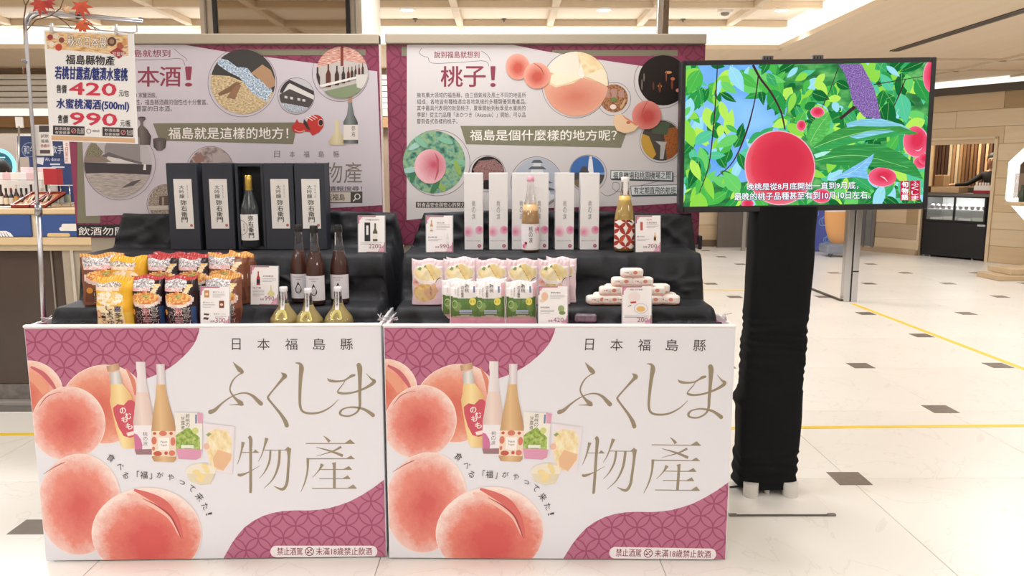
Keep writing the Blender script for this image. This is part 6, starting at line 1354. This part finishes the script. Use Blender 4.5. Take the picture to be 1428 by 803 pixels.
for s_, x0, y0, x1, y1 in (('晚桃是從8月底開始一直到9月底，', 1041, 254.5, 1196, 264.5), ('最晚的桃子品種甚至有到10月10日左右。', 1023.5, 267.5, 1213, 278)):
    for dx, dy in ((.6, .6), (-.5, .3)): q.text(DKT, s_, x0 + dx, y0 + dy, x1 + dx, y1 + dy, lay, .03, rot=-.8)
    q.text(WHT, s_, x0, y0, x1, y1, lay + 2, .014, rot=-.8)
q.poly(E('c8284a', .95), [z1(1085, 617), z1(1130, 615), z1(1130, 702), z1(1085, 703)], lay); q.vtext(WHT, 'ふくしま', *[v for v in (z1(1108, 0)[0], z1(0, 618)[1], z1(0, 703)[1])], 10, lay + 2, .02)
q.poly(E('c8284a', .95), [z1(1042, 618), z1(1083, 617), z1(1083, 704), z1(1042, 705)], lay); q.vtext(WHT, '旬物語', z1(1063, 0)[0], z1(0, 619)[1], z1(0, 704)[1], 9, lay + 2, .05)
q.build('picture_lettering', scr)
# draped column
t = thing('draped_column', 'television column wrapped in wrinkled black stretch cloth', 'column', tuple(gnd(1072, 686)))
o0 = gnd(1072, 686); cxm = at(1092, 297, 3.39).x - o0.x; bxm = at(1070, 683, 3.34).x - o0.x
def colf(i, j):
    v = j / 150; z = .035 + v * 1.27; a = 2 * math.pi * i / 44; ca, sa = math.cos(a), math.sin(a); e = .42
    px_ = at(1072, 300 + (1 - v) * 385, 3.36)
    xc = bxm + (cxm - bxm) * v; w = .131 + .004 * v; d = .085
    wr = 0
    if .36 < v < .66: k_ = math.sin(math.pi * (v - .36) / .30); wr = k_ * (.0028 * math.sin(v * 210 + 5 * noise.noise(Vector((ca * 1.2, sa, v * 9)))) + .008 * noise.noise(Vector((ca * 1.1 + v * 8, sa, v * 55))))
    if v < .14: wr = .003 * math.sin(v * 150 + 4 * noise.noise(Vector((ca, sa, v * 8)))) + .006 * noise.noise(Vector((ca + v * 9, sa, v * 40))) + .004
    if .14 <= v < .36: w += .004
    w += .006 * noise.noise(Vector((ca, sa, v * 6)))
    x = xc + (w + wr) * math.copysign(abs(ca) ** e, ca); y = .03 + (d + wr) * math.copysign(abs(sa) ** e, sa)
    if ca < -.5: x -= .022 * math.exp(-((v - .315) / .022) ** 2) + .008 * math.exp(-((v - .25) / .06) ** 2)
    n_ = .003 * noise.noise(Vector((x * 9, v * 14, y * 9))); return (x + n_, y + n_, z)
m = MB(); m.grid(44, 150, colf, P('0f1013', .85, 0, .2, 60, .25), closed=True); top = [colf(i, 150) for i in range(44)]; bo = [colf(i, 0) for i in range(44)]; m.add(top, [tuple(range(44))], CLOTH); m.add(bo, [tuple(range(44))[::-1]], CLOTH); m.build('cloth_cover', t)
for px in (1044, 1099):
    g = gnd(px, 690) - o0; m = MB(); m.lathe([(.03, .0), (.033, .004), (.033, .07)], P('e4e0da', .4, 0, .02), 20, cx=g.x, cy=-.055); m.build('foot', t)
m = MB(); m.lathe([(.012, .0), (.012, .03)], P('c8c4be', .4), 12, cx=(gnd(1071, 692) - o0).x, cy=-.03); m.build('level_screw', t)
b0 = gnd(1018, 720); b1 = gnd(1165, 720); m = MB(); m.box(b0.x, b1.x, b0.y, b0.y + .36, .0015, .007, P('efece6', .25, 0, .02), .002); m.box(b0.x - .002, b1.x + .002, b0.y - .002, b0.y + .004, .0015, .008, P('6a6864', .35, .4))
m.box(b1.x - .03, b1.x + .003, b0.y - .003, b0.y + .012, .0015, .009, P('8a8884', .3, .7)); m.box(b0.x - .003, b0.x + .03, b0.y - .003, b0.y + .012, .0015, .009, P('8a8884', .3, .7)); m.build('base_plate', None, 'thin white base plate on the floor under the draped column', 'plate')
m = MB(); m.tube([tuple(gnd(1022, 688) + Vector((0, .05, .009))), tuple(gnd(1060, 684) + Vector((0, .05, .012))), tuple(gnd(1085, 690) + Vector((0, .08, .01)))], .005, BLACKM, 8); m.build('power_cable', None, 'black power cable lying between the feet of the draped column', 'cable')
# ============================================================ SHOP AT THE LEFT
YC = 4.62
cz = at(0, 291, YC).z; xl, xr = -5.4, -1.2
t = thing('shop_counter', 'pale wood shop counter with blue cloud panels at the left', 'counter', (0, YC, 0))
PW2 = wood('counter_wood', 'dcc39c', 'cdb083', .6, 9)
z_lip = at(0, 299, YC).z; z_b1 = at(0, 331, YC).z; z_b2 = at(0, 350, YC).z; z_dk = at(0, 539, YC).z; z_gr = at(0, 560, YC).z
m = MB(); m.box(xl, xr, 0, .75, z_lip, cz, PW2, .006); m.build('countertop', t)
m = MB(); m.box(xl, xr, .02, .7, z_b2, z_lip, P('d8c6a6', .5, 0, .03)); m.box(xl, xr, -.01, .02, z_b2 + .035, z_b1, PW2, .004); m.build('fascia', t)
BL = P('33508c', .45, 0, .05, 4)
pz = (z_b1 + .004, z_lip - .004)
xs = [at(v, 315, YC).x for v in (-150, -52, -42, 42, 53, 158, 168, 260)]
for k in (0, 2, 4, 6):
    m = MB(); m.box(xs[k], xs[k + 1], .006, .02, *pz, BL, .003); m.build('blue_panel', t)
q = Print(pre=lambda x, y: onplane(x, y, Matrix.Translation((0, YC, 0)).inverted()), rect=(xl, xr, pz[0], pz[1]), off=-.005)
def cloudbar(c, x0, x1, y0, y1): r = (y1 - y0) / 2; q.poly(I(c), ell(x0 + r, y0 + r, r, r, 10, 0, 0, 0, 90, 270) + ell(x1 - r, y0 + r, r, r, 10, 0, 0, 0, -90, 90), 1)
cloudbar('e6e2d6', 85, 118, 312, 317.5); cloudbar('e6e2d6', 82, 112, 316.5, 322); cloudbar('ddbb8a', 65, 97, 325, 331); q.poly(I('e9e8e6'), [(0, 322), (8, 322), (14, 325), (19, 331), (-20, 331), (-20, 324)], 1)
for k in range(5): q.stroke(I('33508c'), [(-8 + 4 * k, 324, .6), (-4 + 4 * k, 331, .8)], 2)
q.build('printed_clouds', t)
DKG = P('4a3c34', .25, 0, .15, 2, .5)
m = MB(); m.box(xl, at(86, 400, YC).x, .06, .6, z_dk, z_b2, DKG, .004); m.build('dark_glazed_front', t)
m = MB(); m.box(at(86, 400, YC).x, xr, .03, .62, .05, z_b2, P('a89a88', .45, 0, .05), .004); m.build('end_pillar', t)
m = MB(); m.box(at(67, 400, YC).x, at(69, 400, YC).x, .05, .06, z_dk, z_b2, P('8d8378', .4)); m.box(at(99, 400, YC).x, at(103, 400, YC).x, .02, .03, z_dk, z_b2, P('c6bcae', .3)); m.build('trim_strip', t)
m = MB(); m.box(xl, xr, .05, .6, z_gr, z_dk, P('77706c', .5, 0, .3, 30)); m.box(xl, xr, -.0, .6, .03, z_gr, P('928d88', .4, 0, .05), .003); m.box(xl, xr, -.02, .6, .0, .035, P('6e6a66', .4)); m.build('plinth', t)
# small sauce bottles along the counter
caps = ['2a2222', '3a2a28', '7a2f2c', 'd8cfc4', '2d3a2c']
labs = ['f0ece4', 'e6d8c0', 'd9d2ca', 'c9a060', 'efe9e6']
lbl = ['leftmost on the counter under the neon ring', 'second from the left on the counter', 'third from the left on the counter', 'fourth from the left on the counter', 'in the middle of the counter row', 'just left of the chrome pole', 'half hidden by the chrome pole', 'just right of the chrome pole', 'second to the right of the chrome pole', 'at the right end of the counter row']
for k in range(10):
    px = 2 + k * 7.1; m0 = thing('sauce_bottle', 'small dark sauce bottle, ' + lbl[k], 'bottle', (X(px, 275, YC + .42), YC + .42, cz + .001), 0, 'sauce bottles on the shop counter')
    rr = .0145; h = .10 + .02 * ((k * 7) % 3 == 0)
    m = MB(); m.lathe([(rr, 0), (rr, h * .55), (rr * .45, h * .75), (rr * .4, h)], P(('3b2620', '4a2a20', '2c2624')[k % 3], .2), 12); m.build('glass_body', m0)
    m = MB(); wrap(m, rr + .0008, h * .08, h * .5, 1.4, P(labs[k % 5], .5), 8); m.build('paper_label', m0); m = MB(); m.lathe([(rr * .48, h * .9), (rr * .5, h * 1.12)], P(caps[k % 5], .4), 10); m.build('bottle_cap', m0)
m = MB(); m.box(X(-20, 250, YC + .6), X(70, 250, YC + .6), YC + .5, YC + .68, cz + .001, cz + .16, P('e9e6e4', .5, 0, .05)); m.build('shelf_riser', None, 'white shelf riser behind the sauce bottles on the counter', 'shelf')
for k in range(6):
    px = 3 + k * 11; m = MB(); m.box(-.03, .03, 0, .06, 0, .05, P(('f0eef0', 'e9c8cc', 'f4f0ea')[k % 3], .5), .004); m.build('sauce_carton', None, ('small white carton on the riser above the left end of the sauce bottles', 'small pink carton second on the riser', 'small cream carton third on the riser', 'small white carton fourth on the riser', 'small pink carton fifth on the riser beside the pole', 'small cream carton at the right end of the riser')[k], 'box', 'cartons on the riser', loc=(X(px, 255, YC + .55), YC + .52, cz + .162))
def tray(px0, px1, label):
    t = thing('display_tray', label, 'tray', (X(px0, 288, YC + .08), YC + .06, cz + .001), 0, 'red rimmed trays'); w = X(px1, 288, YC + .08) - X(px0, 288, YC + .08)
    M = Matrix.Rotation(R(18), 4, 'X'); m = MB(); m.box(0, w, 0, .24, .0, .008, P('d9a070', .5), 0, M); m.build('base', t); m = MB(); rd = P('9a3a30', .45)
    for b in ((0, w, 0, .01), (0, w, .23, .24), (0, .01, .01, .23), (w - .01, w, .01, .23)): m.box(b[0], b[1], b[2], b[3], 0, .02, rd, 0, M)
    m.build('rim', t)
    for k in range(4): m = MB(); m.lathe([(.006, 0), (.006, .04), (.003, .05)], P(('2c2826', '8a5a2a', 'd8c8a8', '4a3028')[k], .4), 8, M=M @ Matrix.Translation((.03 + k * (w - .06) / 3, .07 + .03 * (k % 2), .014)) @ Matrix.Rotation(R(-70), 4, 'X')); m.build('sample_stick', t)
tray(18, 44, 'red-rimmed sample tray left of the chrome pole on the counter'); tray(46, 66, 'red-rimmed sample tray right of the chrome pole on the counter')
m = MB(); m.box(0, .1, 0, .12, 0, .006, P('f0eeea', .4), .002); m.build('paper_sheet', None, 'white paper sheet with black brushwork at the left end of the counter', 'paper', loc=(X(-2, 288, YC + .1), YC + .08, cz + .001))
# glass display stand with small glasses
t = thing('glass_rack', 'small metal and glass rack at the right end of the counter beside the board', 'rack', (X(71, 288, YC + .25), YC + .25, cz + .001)); w = X(99, 288, YC + .25) - X(71, 288, YC + .25)
m = MB()
for x in (0, w):
    for y in (0, .12): m.tube([(x, y, 0), (x, y, .14)], .003, CHROME, 6)
m.build('frame', t)
for z in (.02, .13): m = MB(); m.box(0, w, 0, .12, z, z + .004, P('dfe6e6', .1)); m.build('shelf', t)
for k in range(3):
    m = MB(); m.lathe([(.014, 0), (.017, .05)], P(('b8c0b0', 'd8d4cc', '8f9a86')[k], .15), 12); m.build('small_glass', None, ('left grey-green small glass on the glass rack', 'middle pale small glass on the glass rack', 'right dark small glass on the glass rack')[k], 'glass', 'small glasses', loc=(X(76 + 9 * k, 285, YC + .3), YC + .31, cz + .0255))
m = MB(); m.box(0, .09, 0, .06, 0, .1, P('b0262f', .45), .003); m.build('red_box', None, 'bright red box above the glass rack beside the poster board', 'box', loc=(X(80, 252, YC + .45), YC + .3, cz + .136))
# banners and notices
def flat(name, px0, py0, px1, py1, Y, mat, label, cat, fn=None):
    a = at(px0, py1, Y); b = at(px1, py0, Y); M_ = Matrix.Translation((0, Y, 0)); t = thing(name, label, cat, (0, Y, 0)); m = MB(); m.box(a.x, b.x, 0, .01, a.z, b.z, mat, .001); o = m.build('panel', t)
    if fn: q = Print(pre=lambda x, y: onplane(x, y, M_.inverted()), rect=(a.x, b.x, a.z, b.z), off=.0006); fn(q); q.build('printed_lettering', o)
    return t
NV = P('2a3c68', .45, 0, .05)
flat('blue_banner', 26, 190, 98, 219, 5.3, NV, 'navy banner with pale hand lettering above the shop counter', 'banner', lambda q: (q.text(I('c9d2e4'), '和牛', 33, 203, 50, 215, 1), q.ring(I('8fa0c4'), 41, 209, 10, .8, 1), q.text(I('dfe6f2'), '歌手', 71, 203, 88, 214, 1)))
flat('blue_notice', 46, 219, 98, 286, 5.31, P('31457c', .45), 'blue notice with small white lettering right of the pole under the navy banner', 'sign', lambda q: (q.text(I('e6ecf6'), 'Ah, donut', 63, 219.5, 84, 225, 1), q.rect_(I('dfe6f2'), 70, 228, 84, 230, 1), q.rect_(I('dfe6f2'), 72, 232, 90, 234, 1), q.poly(I('dfe2ea'), [(49, 219), (62, 219), (60, 230), (49, 227)], 1)))
PKP = blotch('pink_food', ['e8c0c6', 'f2dce0', 'd99aa4'], 6)
for k in range(4): flat('pink_poster', 30 + k * 12, 233, 41 + k * 12, 251, 5.3, PKP, ('pink food poster, leftmost of four above the sauce bottles', 'pink food poster second from the left above the sauce bottles', 'pink food poster third from the left above the sauce bottles', 'pink food poster at the right next to the red box')[k], 'poster')
flat('hanging_notice', 50, 174, 69, 217, 2.84, P('f1ece8', .5), 'small paper notice with a dark heading hanging beside the chrome pole', 'notice', lambda q: (q.rect_(I('4a4244'), 54.5, 175, 70.5, 184, 1), q.text(I('5a5052'), '試飲', 57, 187, 68, 192, 1), q.text(I('5a5052'), '福島', 57, 194, 68, 199, 1), q.text(I('a84a50'), '特價中', 57, 201, 69, 206, 1), q.rect_(I('5a5052'), 56, 209, 70, 214, 1)))
flat('side_notice', 90, 190, 96, 228, 5.27, P('f0e6e4', .5), 'narrow white notice strip hanging left of the poster board', 'notice', lambda q: q.vtext(I('b0606a'), '本日限定', 93, 198, 226, 4, 1))
t = flat('white_device', 22, 163, 31, 178, 5.2, P('e8e6e4', .4), 'small white display device standing above the navy banner', 'device')
m = MB(); a = at(24, 190, 5.45); m.tube([at(24, 286, 5.32), at(24, 192, 5.32), at(26, 189, 5.32), at(99, 190, 5.32), at(100, 193, 5.32), at(100, 286, 5.32)], .006, P('d8d4ce', .4), 8); m.build('banner_frame', None, 'thin white rod frame holding the navy banner', 'frame')
m = MB(); m.tube([at(26.5, 287.2, 5.2), at(26.5, 176, 5.2)], .006, STEEL, 8); m.build('device_post', None, 'short steel post under the small white device', 'post')
# neon ring
c = at(1, 231, 6.4); t = thing('neon_ring_sign', 'round cyan glowing ring sign at the left edge above the counter', 'sign', tuple(c)); r = at(22.5, 231, 6.4).x - c.x
m = MB(); m.lathe([(.001, 0), (r * .84, 0), (r * .84, .02), (.001, .02)], P('2f6a7c', .4), 40, M=Matrix.Rotation(R(90), 4, 'X')); m.build('disc', t)
m = MB(); m.grid(48, 8, lambda i, j: ((r + .014 * math.cos(2 * math.pi * j / 8)) * math.cos(2 * math.pi * i / 48), -.02 + .014 * math.sin(2 * math.pi * j / 8), (r + .014 * math.cos(2 * math.pi * j / 8)) * math.sin(2 * math.pi * i / 48)), E('8fe6f4', 1.6), closed=True); m.build('glowing_ring', t)
q = Print(off=.022); q.text(E('bff2fa', 1.2), '豆', -.06, .07, .06, -.03); q.build('glowing_letter', t)
# shop back shelving and things above (brown band)
m = MB(); m.box(at(-60, 240, 8).x, at(260, 240, 8).x, 8, 8.3, 0, at(0, 186, 8).z, P('8a7d72', .5, 0, .1, 2)); m.build('back_cabinet', None, 'grey brown cabinet at the rear of the left shop', 'cabinet')

# ============================================================ PEOPLE
def person(label, loc, rz, arms, skin, top, hair, trousers, bend=0.0, name='person'):
    root = thing(name, label, 'person', loc, rz)
    V = []; Ed = []; Rd = []
    def vt(p, r): V.append(p); Rd.append(r); return len(V) - 1
    def chain(i0, pts):
        for p, r in pts: k = vt(p, r); Ed.append((i0, k)); i0 = k
        return i0
    b = bend
    pel = vt((0, 0, .93), .13); wa = chain(pel, [((0, -.02 - b * .1, 1.08), .115), ((0, -.02 - b * .3, 1.26), .135)]); ch = chain(wa, [((0, -.01 - b * .5, 1.38), .11)])
    nk = chain(ch, [((0, -.01 - b * .65, 1.47), .052), ((0, -.02 - b * .8, 1.53), .052)])
    hd = chain(nk, [((0, -.03 - b * .9, 1.58), .078), ((0, -.035 - b * 1.0, 1.65), .088), ((0, -.03 - b * 1.05, 1.70), .07)])
    hands = []
    for s_, arm in zip((-1, 1), arms):
        sh_ = chain(ch, [((s_ * .13, -.01 - b * .5, 1.385), .07), ((s_ * .185, -b * .5, 1.36), .058)])
        el, wr = arm; e1 = chain(sh_, [(el, .042)]); w1 = chain(e1, [(wr, .027)]); hands.append((Vector(el), Vector(wr)))
        d = (Vector(wr) - Vector(el)).normalized(); chain(w1, [(tuple(Vector(wr) + d * .05), .032), (tuple(Vector(wr) + d * .085), .028)])
    for s_ in (-1, 1): chain(pel, [((s_ * .09, 0, .85), .09), ((s_ * .1, -.01, .5), .06), ((s_ * .1, .02, .1), .04), ((s_ * .1, -.03, .04), .04), ((s_ * .1, -.12, .03), .033)])
    me = bpy.data.meshes.new('body'); me.from_pydata(V, Ed, []); o = bpy.data.objects.new('body', me); C.objects.link(o)
    md = o.modifiers.new('s', 'SKIN'); sd = o.modifiers.new('u', 'SUBSURF'); sd.levels = sd.render_levels = 2
    sv = me.skin_vertices[0].data
    for k, r in enumerate(Rd): sv[k].radius = (r, r); sv[k].use_root = (k == 0)
    bpy.context.view_layer.update(); nm = bpy.data.meshes.new_from_object(o.evaluated_get(bpy.context.evaluated_depsgraph_get()))
    bpy.data.objects.remove(o); nm.materials.clear()
    for mt in (P(skin, .55), P(top, .8, 0, .1), P(trousers, .8, 0, .1)): nm.materials.append(mt)
    for f in nm.polygons:
        c = f.center; f.use_smooth = True; hand = min((c - (w + (w - e).normalized() * .05)).length for e, w in hands) < .085
        f.material_index = 0 if (c.z > 1.45 and abs(c.x) < .12) or hand else (1 if c.z > .92 else 2)
    bo = bpy.data.objects.new('body', nm); C.objects.link(bo); bo.parent = root
    hc = Vector((0, -.03 - b, 1.645))
    m = MB(); m.grid(24, 14, lambda i, j: tuple(hc + Vector((.1 * math.sin(math.pi * j / 14) * math.cos(2 * math.pi * i / 24), .034 + .1 * math.sin(math.pi * j / 14) * math.sin(2 * math.pi * i / 24), .03 + .105 * math.cos(math.pi * j / 14)))), P(hair, .6, 0, .2, 30), closed=True)
    m.build('hair', root)
    m = MB(); sk = P(skin, .55)
    m.lathe([(.001, .012), (.008, .008), (.013, -.006), (.009, -.014), (.001, -.016)], sk, 10, M=Matrix.Translation(hc + Vector((0, -.09, -.01))))
    m.build('nose', root)
    for s_ in (-1, 1):
        m = MB(); m.lathe([(.001, .008), (.009, .004), (.009, -.004), (.001, -.008)], P('2a2020', .3), 10, M=Matrix.Translation(hc + Vector((s_ * .032, -.078, .012)))); m.build('eye', root)
        m = MB(); m.lathe([(.001, .03), (.012, .015), (.012, -.015), (.001, -.03)], sk, 8, M=Matrix.Translation(hc + Vector((s_ * .092, 0, 0)))); m.build('ear', root)
    m = MB(); m.box(-.022, .022, -.083, -.072, -.048, -.04, P('a85a54', .5), .003, M=Matrix.Translation(hc)); m.build('mouth', root)
    for e, w in hands:
        d = (w - e).normalized(); sd_ = d.cross(Vector((0, 0, 1))); sd_ = sd_.normalized() if sd_.length > .1 else Vector((1, 0, 0)); up_ = sd_.cross(d)
        for k, L in enumerate((.062, .072, .067, .052)):
            s0_ = w + d * .085 + sd_ * (-.027 + k * .018); m = MB(); m.tube([s0_, s0_ + d * L * .5 - up_ * .004, s0_ + d * L * .9 - up_ * .018], [.0085, .008, .0065], sk, 8); m.build('finger', root)
        s0_ = w + d * .035 - sd_ * .03; m = MB(); m.tube([s0_, s0_ + d * .025 - sd_ * .018, s0_ + d * .052 - sd_ * .024], [.01, .009, .0075], sk, 8); m.build('thumb', root)
    return root
pp = at(7, 236, YC + 1.1); pr_ = person('shop assistant with black hair and pale top behind the sauce bottles at the left', (pp.x, YC + 1.1, 0), 0, (((-.27, -.02, 1.12), (-.2, -.14, .9)), ((.27, -.02, 1.12), (.2, -.14, .9))), 'd8a890', 'e6e2e0', '1b1819', '2c2c34', .1); pr_.scale = (.87, .87, .87)
kp = WM @ Vector((s2 - .12, .42, 0)); person('person in black clothes reaching left behind the display fridge', (WM @ Vector((inpt(1380, 1.38), 1.38, 0)))[:2] + (0.02,), ang + R(12), (((-.36, -.14, 1.22), (-.58, -.2, 1.2)), ((.22, -.06, 1.12), (.12, -.28, 1.18))), 'c99a80', '1c1b20', '1a1616', '1c1b20', .06)
